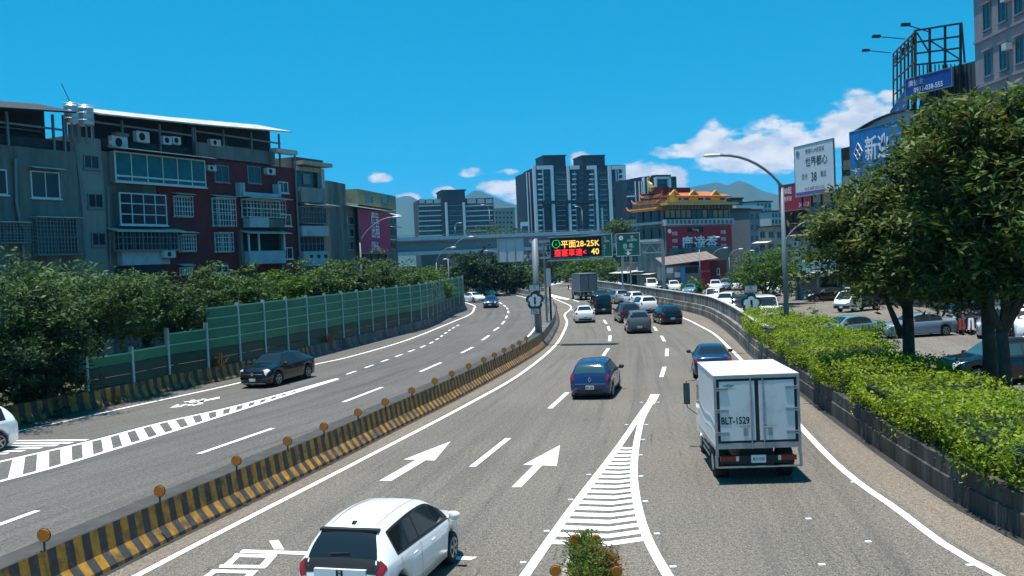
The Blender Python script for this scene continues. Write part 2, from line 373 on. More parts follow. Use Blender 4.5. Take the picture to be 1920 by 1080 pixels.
def pair_strip(A, B, n):
    sa, sb = arclen(A), arclen(B); mb = MB(); mb.uv = []; rows = []; K = 10
    for i in range(n + 1):
        a, b = at_len(A, sa, sa[-1] * i / n), at_len(B, sb, sb[-1] * i / n); rows.append((a, b, sa[-1] * i / n))
    for a, b, s in rows:
        for k in range(K + 1):
            p = a.lerp(b, k / K); mb.v.append((p.x, p.y, 0)); mb.uv.append((( b - a).length * k / K, s))
    for i in range(n):
        for k in range(K):
            q = i * (K + 1) + k; mb.f.append((q, q + 1, q + K + 2, q + K + 1)); mb.m.append(0)
    return mb
ground = MB().quad((-4900, -300, -.03), (4900, -300, -.03), (4900, 7500, -.03), (-4900, 7500, -.03)).build('ground', 'soil'); tag(ground, kind='structure')
road_r = pair_strip(MED_R, WALL_R, 160).build('freeway_road', 'asphalt_right'); tag(road_r, kind='structure')
def shift(pl, d):
    return [p + n * d for p, n in zip(pl, normals(pl))]
MED_L = shift(MED_R, -1.12)
road_l = pair_strip(LEFT_B, MED_L, 160).build('freeway_road', 'asphalt_left'); tag(road_l, kind='structure')
# a service road and parking strip right of the wall
st = pair_strip(shift(WALL_R, 4.6), [p + Vector((34 + .02 * p.y, 3, 0)) for p in WALL_R], 60)
st.v = [(a, b, -.012) for a, b, c in st.v]; street = st.build('side_street', 'street_asphalt'); tag(street, kind='structure')

class M_: pass
def mark(name, mb, parent=None, m='line_white'): return mb.build(name, m, parent or road_r)
ZM = .009
def gpoly(pts, parent=None, name='road_marking', m='line_white', z=ZM):
    q = [G(a, b) for a, b in pts]; mb = MB(); mb.poly([(p.x, p.y, z) for p in q]); return mark(name, mb, parent, m)
# edge lines
EDGE_L = lin([(264, 1076), (665, 869), (870, 762), (975, 702), (1039, 650), (1058, 620), (1063, 603), (1059, 590)], pre=[(-10.7, 6), (-9.05, 12)], post=[(6.7, 108), (6.5, 120), (5.0, 142), (.2, 168)])
EDGE_R = lin([(1873, 1080), (1774, 1024), (1679, 953), (1591, 890), (1509, 809), (1392, 677), (1372, 657), (1340, 627), (1310, 610), (1285, 598), (1238, 582)], pre=[(8.65, 6), (8.55, 11)], post=[(13.2, 118), (11.4, 150), (10.4, 178)])
mark('edge_line', ribbon(MB(), EDGE_L, .19, ZM)); mark('edge_line', ribbon(MB(), EDGE_R, .19, ZM))
mark('edge_line', ribbon(MB(), lin([(33, 809), (225, 767), (436, 721), (574, 687), (660, 668), (765, 637), (843, 606), (882, 589), (889, 578)], pre=[(-30, 12)], post=[(-5.2, 124), (-8.5, 140), (-16, 154)]), .22, ZM), road_l)
MED_LINE = [p - n * .75 for p, n in zip(MED_L, normals(MED_L))]
mark('edge_line', ribbon(MB(), MED_LINE[60:], .18, ZM), road_l)
# tan shoulder strips beside the median and the wall (older concrete and dust)
def strip2(A, B, n, m, name, parent, z=.004):
    mb = pair_strip(A, B, n); mb.v = [(a, b, z) for a, b, c in mb.v]; return mb.build(name, m, parent)
strip2(MED_R, [p - n * .16 for p, n in zip(EDGE_L, normals(EDGE_L))], 120, 'shoulder_tan', 'shoulder_strip', road_r)
strip2([p + n * .25 for p, n in zip(EDGE_R, normals(EDGE_R))][2:150], WALL_R[3:152], 120, 'shoulder_tan', 'shoulder_strip', road_r)
mark('gutter', ribbon(MB(), shift(MED_R, .05), .14, .012), road_r, 'gutter_dark')
mark('gutter', ribbon(MB(), shift(WALL_R, -.12), .22, .012)[0:0] if False else ribbon(MB(), shift(WALL_R, -.1), .2, .012), road_r, 'gutter_dark')
def dash(a, b, w, parent=None, name='lane_dash'):
    p, q = G(*a), G(*b); t = (q - p); t.z = 0; t.normalize(); n = Vector((t.y, -t.x, 0)) * w / 2; mb = MB()
    mb.quad((p.x - n.x, p.y - n.y, ZM), (p.x + n.x, p.y + n.y, ZM), (q.x + n.x, q.y + n.y, ZM), (q.x - n.x, q.y - n.y, ZM)); return mark(name, mb, parent)
for a, b in [((885, 876), (953, 822)), ((1031, 766), (1064, 736)), ((1082, 716), (1103, 695)), ((1131, 667), (1141, 653)), ((1143, 640), (1144, 629)), ((1143, 620), (1140, 612)), ((1137, 607), (1132, 600)), ((1110, 577), (1098, 572)), ((1086, 566), (1074, 562)),
             ((1240, 707), (1246, 688)), ((1250, 668), (1251, 654)), ((1246, 640), (1240, 630)), ((1231, 620), (1226, 613)), ((1213, 601), (1200, 592))]: dash(a, b, .2)
for a, b in [((-12, 988), (70, 958)), ((373, 851), (512, 803)), ((644, 754), (717, 726)), ((788, 697), (827, 680)), ((865, 662), (887, 651)), ((904, 638), (917, 629)), ((926, 620), (935, 614)), ((941, 608), (946, 602)), ((948, 597), (951, 592)), ((953, 587), (953, 583)), ((952, 580), (950, 577)), ((948, 575), (944, 572)), ((941, 570), (936, 567))]: dash(a, b, .2, road_l)
SD = lin([(650, 702), (684, 690), (714, 679), (763, 661), (810, 642), (845, 618), (866, 606)], step=.1)
sd = arclen(SD); d = 0.0
while d < sd[-1] - 1:
    dash_pl = [at_len(SD, sd, d + k * .35) for k in range(5)]; mark('lane_dash', ribbon(MB(), dash_pl, .18, ZM), road_l); d += 2.9
# far fork of the road
gpoly([(1030, 551), (1030, 556), (1062, 562), (1070, 561)]); gpoly([(1032, 532), (1076, 524), (1077, 526), (1032, 535)])
# lane arrows
for pts in ([(845, 828), (757, 862), (781, 862), (711, 902), (734, 902), (799, 863), (815, 864)], [(1050, 835), (981, 872), (1000, 873), (959, 914), (977, 914), (1017, 873), (1044, 874)]):
    t, l, a, b, c, d_, r = pts
    gpoly([t, l, r], name='arrow_marking', m='line_white_worn'); gpoly([a, b, c, d_], name='arrow_marking', m='line_white_worn')
# lettering strokes painted along the lane ahead of the hatchback
for pts in ([(455, 1031), (895, 1045), (882, 1051), (449, 1037)], [(505, 1015), (522, 1013), (533, 1031), (514, 1031)],
            [(440, 1039), (520, 1041), (516, 1047), (436, 1045)], [(436, 1046), (449, 1045), (428, 1066), (411, 1066)], [(500, 1046), (516, 1046), (500, 1065), (484, 1065)], [(413, 1060), (500, 1061), (496, 1067), (410, 1066)],
            [(398, 1069), (485, 1071), (478, 1077), (392, 1075)], [(392, 1075), (406, 1075), (330, 1130), (310, 1130)], [(466, 1076), (480, 1076), (420, 1130), (402, 1130)]):
    gpoly(pts, name='painted_stroke', z=ZM + .0012 * len([c for c in road_r.children if c.name.startswith('painted_stroke')]))
# gore: converging lines, chevrons
GL = lin([(1228, 741), (1204, 773), (1159, 839), (1073, 953), (984, 1080)], step=.5); GRt = lin([(1229, 742), (1206, 782), (1196, 818), (1190, 860), (1189, 900), (1194, 940), (1205, 985), (1222, 1027), (1252, 1080)], step=.5)
ext = lambda pl: pl + [pl[-1] + (pl[-1] - pl[-2]).normalized() * 6]
GL = ext(GL); GRt = ext(GRt)
mark('gore_line', ribbon(MB(), GL, .20, ZM)); mark('gore_line', ribbon(MB(), GRt, .20, ZM + .003))
def x_at(pl, y):
    for a, b in zip(pl, pl[1:]):
        if (a.y - y) * (b.y - y) <= 0 and a.y != b.y: return a.lerp(b, (y - a.y) / (b.y - a.y))
    return None
y_far, y_near = G(1175, 838).y, G(1130, 1022).y
NCH = 19
for k in range(NCH):
    yc = y_far + (y_near - y_far) * (k / NCH); pit = (y_far - y_near) / NCH; th = pit * .56
    pts = []
    for yy in (yc, yc - th):
        a, b = x_at(GL, yy + .02), x_at(GRt, yy - .05)
        w = b.x - a.x; mid = Vector((a.x + w * .58, yy - .14 * w - .02, 0)); pts.append((a, mid, b))
    (a, m_, b), (a2, m2, b2) = pts; mb = MB(); z = ZM - .003
    for p, q, p2, q2 in ((a, m_, a2, m2), (m_, b, m2, b2)): mb.quad((p.x, p.y, z), (q.x, q.y, z), (q2.x, q2.y, z), (p2.x, p2.y, z))
    mark('chevron', mb)
gpoly([(1220, 740), (1237, 740), (1227, 758), (1211, 758)], z=ZM + .006)
# raised road studs beside the gore and edge line
mat('stud_white', (.75, .75, .72), rough=.4, var=.05)
for (x, y) in [(1160, 854), (1104, 891), (1070, 938), (1025, 997), (981, 1056), (1201, 854), (1202, 894), (1210, 941), (1232, 1002), (1262, 1064), (1206, 825), (1212, 797), (1234, 755), (1203, 755), (1175, 797), (1600, 905), (1516, 974), (1628, 1017), (1541, 1060), (1818, 1061)]:
    p = G(x, y); mark('road_stud', MB().box(p.x - .06, p.x + .06, p.y - .05, p.y + .05, .0, .022), road_r, 'stud_white')
# left carriageway hatched buffer
BU = lin([(-40, 876), (0, 866), (169, 828), (303, 793), (457, 758), (632, 710)], step=.5); BL = lin([(-40, 914), (0, 903), (113, 873), (317, 811), (457, 767), (634, 711)], step=.5)
mark('gore_line', ribbon(MB(), BU, .22, ZM), road_l); mark('gore_line', ribbon(MB(), BL, .22, ZM + .003), road_l)
su, sb_ = arclen(BU), arclen(BL); n = 24
for k in range(n):
    f0 = k / n; mb = MB(); z = ZM - .003
    a, a2 = at_len(BU, su, su[-1] * (f0 + .017)), at_len(BU, su, su[-1] * (f0 + .038)); b, b2 = at_len(BL, sb_, sb_[-1] * f0), at_len(BL, sb_, sb_[-1] * (f0 + .021))
    mb.quad((b.x, b.y, z), (b2.x, b2.y, z), (a2.x, a2.y, z), (a.x, a.y, z)); mark('hatch_bar', mb, road_l)
for k, (x0, x1, y) in enumerate([(25, 168, 826), (10, 140, 831), (2, 112, 836), (-6, 82, 841), (-12, 50, 846), (-20, 20, 851)]):
    gpoly([(x0, y - .2), (x1, y - 2), (x1 - 10, y + 1), (x0, y + 1.6)], road_l, 'hatch_bar')
gpoly([(318, 765), (333, 758), (343, 763)], road_l, 'arrow_marking', 'line_white_worn'); gpoly([(333, 763), (338, 760), (412, 744), (412, 747)], road_l, 'arrow_marking', 'line_white_worn')
for x0, y0, x1, y1 in ((345, 754, 388, 749), (350, 758, 384, 753), (352, 762, 380, 757), (362, 750, 356, 762), (382, 748, 374, 758)): dash((x0, y0), (x1, y1), .2, road_l, 'painted_stroke')

# ================================================================== barriers
def stripe_barrier(name, base, prof, label, period, dark_from=None, lean=0.0):
    o = thing(name, (base[0].x, base[0].y, 0), label, 'barrier')
    pl = resample(base, period / 2); s = arclen(pl)
    mb = MB(); sweep(mb, pl, prof, mfun=lambda j, q: (2 if (dark_from and s[j] > dark_from) else (j % 2 if q in PAINTED else 3)))
    mb.build('barrier_body', ['paint_yellow', 'paint_black', 'concrete_dark', 'barrier_top'], o); return o, pl
PAINTED = (0, 1, 2)
prof_med = [(0, .012), (-.015, .09), (-.20, .33), (-.27, .84), (-.295, .86), (-.83, .86), (-.85, .84), (-.92, .33), (-1.105, .09), (-1.12, .012)]
sm = arclen(MED_R)
k_pole = min(range(len(MED_R)), key=lambda i: (MED_R[i] - Vector((G(1022, 648).x, G(1022, 648).y, 0))).length)
med, _ = stripe_barrier('median_barrier', MED_R, prof_med, 'long concrete median barrier with yellow and black stripes between the two carriageways', .46, sm[k_pole])
prof_left = [(0, .012), (.02, .09), (.17, .33), (.22, .78), (.24, .80), (.46, .80), (.48, .012)]
prof_left = [(-o, z) for o, z in prof_left]
PAINTED = (0, 1, 2, 3)
LB = [p for p in LEFT_B]; sl_ = arclen(LB)
k_l = min(range(len(LB)), key=lambda i: abs(LB[i].y - G(587, 672).y))
lbar, _ = stripe_barrier('roadside_barrier', LB, prof_left, 'weathered striped concrete barrier below the green noise wall', .62, sl_[k_l])
# right wall: low barrier with ledge and taller stained wall behind it
o = thing('roadside_wall', (WALL_R[0].x, WALL_R[0].y, 0), 'stained grey concrete wall with a ledge along the right shoulder', 'wall')
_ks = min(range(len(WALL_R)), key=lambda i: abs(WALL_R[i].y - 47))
for _q, _m in ((WALL_R[:_ks+1], 'concrete_wall_dark'), (WALL_R[_ks:], 'concrete_wall')):
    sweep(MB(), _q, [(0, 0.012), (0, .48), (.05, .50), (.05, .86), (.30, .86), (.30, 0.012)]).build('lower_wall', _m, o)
k_w = min(range(len(WALL_R)), key=lambda i: abs(WALL_R[i].y - 48.5)); k_e = min(range(len(WALL_R)), key=lambda i: abs(WALL_R[i].y - 160))
seg = WALL_R[k_w:k_e]
for i in range(0, len(seg) - 1, 6):
    q = seg[i:i+7]
    if len(q) < 2: continue
    q = [p.copy() for p in q]; q[-1] = q[-2].lerp(q[-1], .96); h = 1.66 + .03 * ((i * 7) % 3 - 1)
    sweep(MB(), q, [(.302, .012), (.302, h), (.55, h), (.55, .012)]).build('wall_panel', 'concrete_wall', o)
mat('coping', (.42, .40, .36), rough=.9, var=.15, scale=2)
sweep(MB(), shift(seg, .0), [(.27, 1.70), (.27, 1.78), (.58, 1.78), (.58, 1.70)]).build('wall_coping', 'coping', o)
# reflector discs on the median
mat('reflector_orange', (.60, .17, .012), rough=.5, var=.25, scale=20, spec=.5); mat('dark_metal', (.05, .05, .052), rough=.55, metal=.6, var=.2)
mat('galv', (.36, .38, .40), rough=.5, metal=.7, var=.15, scale=3); mat('pole_grey', (.17, .20, .22), rough=.55, var=.12, scale=2, metal=.2, streak=.2)
def reflector(p, label, r=.115, group='orange reflectors on the median', z0=.86, h=.2):
    o = thing('reflector', (p.x, p.y, z0), label, 'reflector', group)
    MB().tube([(p.x, p.y, z0 - .01), (p.x, p.y, z0 + h - .02)], .022, 6).build('post', 'dark_metal', o)
    MB().cyl((p.x, p.y + .012, z0 + h + r * .8), (0, 1, 0), r * 1.12, .018, 18).build('backplate', 'dark_metal', o)
    MB().cyl((p.x, p.y - .006, z0 + h + r * .8), (0, 1, 0), r, .03, 18).build('disc', 'reflector_orange', o)
    return o
for x, y in [(82, 1005), (299, 922), (443, 865), (539, 828), (607, 801), (671, 774), (722, 754), (772, 733), (815, 715), (847, 701), (879, 687), (907, 675), (927, 666), (945, 657), (961, 650), (974, 643), (987, 635)]:
    p = G(x, y, 1.14)
    reflector(p, 'round orange reflector on a short post on the striped median')
# ================================================================== noise wall
def leaf_green():
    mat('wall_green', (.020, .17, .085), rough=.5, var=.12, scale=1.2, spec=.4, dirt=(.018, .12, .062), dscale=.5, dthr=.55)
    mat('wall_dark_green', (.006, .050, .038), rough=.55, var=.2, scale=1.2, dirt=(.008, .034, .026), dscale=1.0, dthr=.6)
    mat('wall_rib', (.16, .42, .30), rough=.5, var=.1)
    mat('post_pale', (.36, .45, .42), rough=.6, var=.15, scale=2)
leaf_green()
nw = [p - n * .34 for p, n in zip(LEFT_B, normals(LEFT_B))]
k0 = min(range(len(nw)), key=lambda i: (nw[i] - G(168, 731, .8)).to_2d().length); k1 = min(range(len(nw)), key=lambda i: abs(nw[i].y - 119))
nwl = resample(nw[k0:k1], 2.85)
wall = thing('noise_barrier', (nwl[0].x, nwl[0].y, 0), 'tall dark green panelled noise wall with pale posts along the left carriageway', 'noise wall')
for i, p in enumerate(nwl):
    h = {0: 2.3, 1: 2.45, 2: 3.1, 3: 3.15}.get(i, 4.05)
    t = (nwl[min(i+1, len(nwl)-1)] - nwl[max(i-1, 0)]).normalized(); n = Vector((t.y, -t.x, 0))
    MB().hexa([p + t*a + n*b + Vector((0, 0, z)) for z in (.72, h + .06) for a, b in ((-.06, .09), (.06, .09), (.06, -.11), (-.06, -.11))]).build('post', 'post_pale', wall)
    if i == len(nwl) - 1: continue
    q = nwl[i+1]; t = (q - p).normalized(); n = Vector((t.y, -t.x, 0)); h = {0: 2.28, 1: 2.4, 2: 2.95}.get(i, 4.0)
    zs = [.74, 1.25, 1.78]; step = .56
    while zs[-1] < h - .3: zs.append(min(zs[-1] + step, h))
    for k in range(len(zs) - 1):
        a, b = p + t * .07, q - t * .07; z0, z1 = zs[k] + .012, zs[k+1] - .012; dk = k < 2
        mb = MB()
        mb.hexa([a + n*.03 + Vector((0,0,z0)), b + n*.03 + Vector((0,0,z0)), b - n*.05 + Vector((0,0,z0)), a - n*.05 + Vector((0,0,z0)), a + n*.03 + Vector((0,0,z1)), b + n*.03 + Vector((0,0,z1)), b - n*.05 + Vector((0,0,z1)), a - n*.05 + Vector((0,0,z1))])
        zz = Vector((0, 0, z1 - .075)); z2 = Vector((0, 0, z1 - .005))
        mb.hexa([a + n*.05 + zz, b + n*.05 + zz, b + n*.028 + zz, a + n*.028 + zz, a + n*.05 + z2, b + n*.05 + z2, b + n*.028 + z2, a + n*.028 + z2], 1)
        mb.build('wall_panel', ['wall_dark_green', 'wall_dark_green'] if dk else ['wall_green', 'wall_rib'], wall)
# ================================================================== vehicles
def paint(name, c, metal=0.0, rough=.3): return mat(name, c, rough=rough if max(c) > .3 else .22, var=.03, scale=2, metal=metal if max(c) > .3 else 0, coat=.8, spec=.5 if max(c) > .3 else .35)
paint('paint_white', (.80, .80, .79)); paint('paint_blue', (.012, .028, .115), .2); paint('paint_navy', (.010, .020, .07), .3); paint('paint_carblack', (.004, .0045, .006)); paint('paint_greycar', (.085, .09, .095), .4)
paint('paint_silver', (.42, .43, .44), .6); paint('paint_wine', (.035, .012, .014)); paint('paint_teal', (.10, .22, .24)); paint('paint_steel', (.16, .22, .28), .3); paint('paint_red', (.35, .03, .02))
mat('glass_dark', (.012, .016, .018), rough=.06, var=0, spec=.7); mat('glass_teal', (.03, .075, .08), rough=.08, var=0, spec=.7)
mat('trim_black', (.02, .02, .021), rough=.55, var=.1); mat('tyre', (.022, .022, .022), rough=.85, var=.2, scale=8); mat('rim_silver', (.40, .41, .42), rough=.35, metal=.8, var=.05); mat('rim_dark', (.06, .06, .065), rough=.4, metal=.6, var=.05)
mat('lamp_red', (.22, .010, .012), rough=.15, var=.1, spec=.6); mat('lamp_white', (.62, .64, .66), rough=.12, var=.05, spec=.7, metal=.2); mat('plate_white', (.70, .72, .70), rough=.5, var=.05); mat('ink', (.015, .015, .018), rough=.6, var=0)
mat('chrome', (.6, .6, .62), rough=.15, metal=1, var=0)
def pchip(xs, ys):
    xs = np.array(xs, float); ys = np.array(ys, float); h = np.diff(xs); d = np.diff(ys) / h; m = np.zeros(len(xs)); m[0] = d[0]; m[-1] = d[-1]
    for i in range(1, len(xs) - 1):
        if d[i-1] * d[i] > 0: w1 = 2*h[i] + h[i-1]; w2 = h[i] + 2*h[i-1]; m[i] = (w1 + w2) / (w1/d[i-1] + w2/d[i])
    def f(x):
        i = int(min(max(np.searchsorted(xs, x) - 1, 0), len(h) - 1)); t = (x - xs[i]) / h[i]; t = min(max(t, 0), 1)
        return ys[i]*(1+2*t)*(1-t)**2 + h[i]*m[i]*t*(1-t)**2 + ys[i+1]*t*t*(3-2*t) + h[i]*m[i+1]*t*t*(t-1)
    return f
STY = {
 'hatch': dict(L=4.05, W=1.70, top=[(0, .62), (.006, .80), (.022, 1.0), (.11, 1.42), (.16, 1.475), (.36, 1.53), (.56, 1.48), (.62, 1.42), (.80, 1.03), (.95, .84), (.985, .72), (1, .50)], belt=[(0, .60), (.01, .86), (.05, .98), (.3, .96), (.6, .92), (.8, .92), (.95, .76), (1, .48)],
   wb=[(0, .66), (.012, .76), (.06, .82), (.25, .85), (.7, .85), (.88, .81), (.96, .70), (1, .52)], wt=[(0, .60), (.02, .70), (.11, .58), (.3, .60), (.6, .57), (.8, .68), (.95, .64), (1, .45)], rw=(.030, .112), ws=(.615, .785), sw=[(.15, .37), (.385, .60), (.61, .70)], wh=(.175, .80), r=.31),
 'sedan': dict(L=4.65, W=1.80, top=[(0, .62), (.006, .85), (.02, .98), (.05, 1.03), (.145, 1.06), (.30, 1.38), (.42, 1.44), (.54, 1.40), (.58, 1.37), (.735, 1.0), (.93, .83), (.985, .70), (1, .50)], belt=[(0, .60), (.01, .84), (.05, .95), (.3, .93), (.6, .91), (.8, .90), (.95, .74), (1, .48)],
   wb=[(0, .72), (.012, .80), (.06, .86), (.25, .90), (.7, .90), (.88, .86), (.96, .74), (1, .55)], wt=[(0, .66), (.03, .72), (.14, .70), (.3, .56), (.42, .58), (.56, .57), (.735, .70), (.93, .68), (1, .48)], rw=(.158, .288), ws=(.585, .722), sw=[(.24, .40), (.41, .60)], wh=(.19, .81), r=.32),
 'suv': dict(L=4.60, W=1.86, top=[(0, .70), (.006, .95), (.02, 1.12), (.09, 1.55), (.13, 1.62), (.34, 1.67), (.54, 1.63), (.59, 1.57), (.745, 1.13), (.93, 1.0), (.985, .85), (1, .55)], belt=[(0, .68), (.01, .98), (.05, 1.08), (.3, 1.05), (.6, 1.02), (.75, 1.04), (.95, .90), (1, .52)],
   wb=[(0, .74), (.012, .83), (.06, .90), (.25, .93), (.7, .93), (.88, .90), (.96, .80), (1, .6)], wt=[(0, .68), (.02, .76), (.09, .62), (.3, .65), (.58, .62), (.75, .76), (.93, .74), (1, .55)], rw=(.030, .096), ws=(.59, .735), sw=[(.13, .23), (.245, .41), (.42, .60)], wh=(.19, .80), r=.36),
 'coupe_suv': dict(L=4.75, W=1.90, top=[(0, .75), (.006, .98), (.018, 1.10), (.06, 1.16), (.22, 1.44), (.36, 1.58), (.46, 1.60), (.56, 1.57), (.60, 1.52), (.74, 1.12), (.92, .99), (.985, .82), (1, .52)], belt=[(0, .70), (.01, .98), (.05, 1.06), (.3, 1.03), (.6, 1.0), (.74, 1.02), (.95, .86), (1, .5)],
   wb=[(0, .76), (.012, .85), (.06, .92), (.25, .95), (.7, .95), (.88, .92), (.96, .82), (1, .62)], wt=[(0, .68), (.02, .76), (.07, .74), (.22, .62), (.4, .64), (.58, .62), (.74, .78), (.92, .76), (1, .56)], rw=(.075, .215), ws=(.60, .73), sw=[(.20, .40), (.415, .61)], wh=(.19, .80), r=.37),
 'van': dict(L=4.75, W=1.80, top=[(0, .70), (.005, 1.1), (.012, 1.35), (.035, 1.86), (.07, 1.94), (.3, 1.97), (.68, 1.95), (.74, 1.88), (.895, 1.18), (.96, .98), (.99, .80), (1, .55)], belt=[(0, .66), (.008, 1.05), (.04, 1.12), (.3, 1.1), (.7, 1.08), (.88, 1.06), (.97, .84), (1, .5)],
   wb=[(0, .74), (.01, .83), (.05, .88), (.25, .90), (.8, .90), (.93, .86), (.98, .78), (1, .65)], wt=[(0, .70), (.02, .78), (.06, .74), (.3, .76), (.7, .74), (.88, .78), (.97, .74), (1, .6)], rw=(.016, .034), ws=(.745, .888), sw=[(.05, .28), (.29, .52), (.535, .72)], wh=(.19, .82), r=.33),
}
def make_car(name, style, pm, rear, head, label, cat='car', group=None, detail=1, scale=1.0, glass='glass_dark', rim='rim_silver', plate=True, roof_rack=False, front_first=False, wide=None):
    S = STY[style]; L, W = S['L'], S['W']; kw = (wide or W) / W
    ft, fb, fw, fr = [pchip(*zip(*S[k])) for k in ('top', 'belt', 'wb', 'wt')]
    h = R(-head); dv = Vector((math.sin(R(head)), math.cos(R(head)), 0)); p = Vector((rear.x, rear.y, 0))
    c = p - dv * (L/2*scale) if front_first else p + dv * (L/2*scale)
    o = thing(name, (c.x, c.y, 0), label, cat, group, rz=h); o.scale = (scale,)*3
    r = S['r']; yw = [(t - .5) * L for t in S['wh']]; ra = r + .055
    def ring(t):
        y = (t - .5) * L; zl = .19
        for w in yw:
            if abs(y - w) < ra: zl = max(zl, r + math.sqrt(ra*ra - (y-w)**2))
        if t > .95: zl = max(zl, .19 + (t - .95) * 1.2)
        if t < .03: zl = max(zl, .24 + (.03 - t) * 2)
        zt, zb, wb, wt = ft(t), fb(t), fw(t) * kw, fr(t) * kw; zb = max(zb, zl + .06); zt = max(zt, zb + .012); z6 = max(zb + .008, zt - .055)
        return [(0, zl), (.86*wb, zl), (.965*wb, zl + .06), (wb*1.0, zl + .5*(zb - zl)), (wb*.995, zb - .07*min(1, (zb-zl)*3)), (wb - .03, zb), (min(wt, wb-.02), z6), (min(wt, wb-.02) - .09, zt), (wt*.5, zt + .016), (0, zt + .022)], y
    def pt(t, s, sg=1, off=0.0):
        (q, y) = ring(t); i = int(min(max(s, 0), 8.999)); f = s - i; a, b = q[i], q[i+1]
        return Vector((sg * (a[0] + (b[0]-a[0]) * f), y, a[1] + (b[1]-a[1]) * f))
    ts = sorted(set([0, .003, .008, .015, .025, .04, .97, .985, .993, 1] + [i/44 for i in range(45)] + [(w + e*ra)/L + .5 for w in yw for e in (-1.01, -.97, -.85, .85, .97, 1.01)]))
    ts = [t for t in ts if 0 <= t <= 1]
    mb = MB(); K = 10; n = 2*K - 2
    for t in ts:
        q, y = ring(t)
        for k in range(K): mb.v.append((q[k][0], y, q[k][1]))
        for k in range(K-2, 0, -1): mb.v.append((-q[k][0], y, q[k][1]))
    for i in range(len(ts)-1):
        for k in range(n): mb.f.append((i*n+k, (i+1)*n+k, (i+1)*n+(k+1) % n, i*n+(k+1) % n)); mb.m.append(0)
    mb.f.append(tuple(range(n))); mb.m.append(0); mb.f.append(tuple((len(ts)-1)*n + k for k in reversed(range(n)))); mb.m.append(0)
    body = mb.build('body', pm, o, local=True, smooth=True)
    def patch(nm, t0, t1, s0, s1, m, sides=(1, -1), across=False, off=.006, nt=10, ns=5, parent=o, split=False):
        P_ = lambda t, s, sg: pt(t, s, sg)
        def nrm(t, s, sg):
            e = .004; a = pt(min(1, t+e), s, sg) - pt(max(0, t-e), s, sg); b = pt(t, min(s+.08, 9), sg) - pt(t, max(s-.08, 0), sg); q = a.cross(b) * sg
            return q.normalized() if q.length > 1e-9 else Vector((0, 0, 1))
        if across:
            mb = MB(); cols = [(s0 + (9 - s0) * k / ns, 1) for k in range(ns+1)] + [(s0 + (9 - s0) * k / ns, -1) for k in range(ns-1, -1, -1)]
            for i in range(nt+1):
                t = t0 + (t1 - t0) * i / nt
                for s, sg in cols:
                    v = nrm(t, min(s, 8.9), sg); mb.v.append(tuple(P_(t, s, sg) + v * off * (1 if v.z > -.2 else -1)))
            nc = len(cols)
            for i in range(nt):
                for k in range(nc-1): mb.f.append((i*nc+k, i*nc+k+1, (i+1)*nc+k+1, (i+1)*nc+k)); mb.m.append(0)
            return mb.build(nm, m, parent, local=True, smooth=True)
        for sg in sides:
            mb = MB()
            for i in range(nt+1):
                t = t0 + (t1 - t0) * i / nt
                for k in range(ns+1):
                    s = s0 + (s1 - s0) * k / ns; v = nrm(t, s, sg)
                    if v.x * sg < 0: v = -v
                    mb.v.append(tuple(P_(t, s, sg) + v * off))
            for i in range(nt):
                for k in range(ns): mb.f.append((i*(ns+1)+k, (i+1)*(ns+1)+k, (i+1)*(ns+1)+k+1, i*(ns+1)+k+1)); mb.m.append(0)
            mb.build(nm, m, parent, local=True, smooth=True)
    patch('rear_window', *S['rw'], 6.9, 9, glass, across=True); patch('windscreen', *S['ws'], 6.9, 9, glass, across=True)
    lo, hi = S['sw'][0][0] - .012, S['ws'][1] - .03
    patch('window_trim', lo, hi, 5.06, 5.97, 'trim_black', off=.004, nt=16, ns=2)
    for a, b in S['sw']: patch('side_window', a, b, 5.16, 5.88, glass, off=.008, ns=2)
    a = S['rw'][0]
    patch('tail_lamp', .006, .034, 4.35, 6.35, 'lamp_red', off=.008, nt=4, ns=6); patch('headlamp', .935, .982, 4.5, 6.7, 'lamp_white', off=.008, nt=5, ns=5)
    y0 = -L/2; w = W*kw/2
    MB().box(-w*.62, w*.62, y0-.012, y0+.05, .26, .40).build('bumper_trim', 'trim_black', o, local=True)
    MB().box(-w*.45, w*.45, -y0-.06, -y0+.012, .32, .48).build('grille', 'trim_black', o, local=True)
    if plate:
        MB().box(-.17, .17, y0-.02, y0-.003, .43, .585).build('number_plate', 'plate_white', o, local=True)
        pl = MB()
        for k in range(7):
            if k != 3: pl.box(-.14 + k*.04, -.14 + k*.04 + .026, y0-.0235, y0-.0195, .465, .55)
        pl.build('plate_characters', 'ink', o, local=True)
        MB().box(-.17, .17, -y0+.003, -y0+.02, .36, .51).build('number_plate', 'plate_white', o, local=True)
    MB().box(-w*.74, w*.74, -L*.46, L*.45, .17, .42).build('underbody', 'trim_black', o, local=True)
    tm = (S['ws'][1] - .035)
    for sg in (1, -1):
        b = pt(tm, 5.0, sg); mb = MB(); mb.sm = True
        pts = []
        for zz, k in ((-.03, .7), (.02, 1), (.09, 1), (.125, .7)):
            for (dx, dy) in ((0, -.05), (.19, -.06), (.21, .02), (.14, .07), (0, .05)): pts.append((b.x + sg*(.03 + dx*k), b.y + dy*k, b.z + .03 + zz))
        mb.v = pts
        for j in range(3):
            for k in range(5): mb.f.append((j*5+k, j*5+(k+1) % 5, (j+1)*5+(k+1) % 5, (j+1)*5+k)); mb.m.append(0)
        mb.f += [(4, 3, 2, 1, 0), (15, 16, 17, 18, 19)]; mb.m += [0, 0]
        mb.bar((b.x - sg*.03, b.y, b.z + .02), (b.x + sg*.06, b.y, b.z + .05), .05, .04)
        mb.build('wing_mirror', pm if pm == 'paint_white' else 'trim_black', o, local=True)
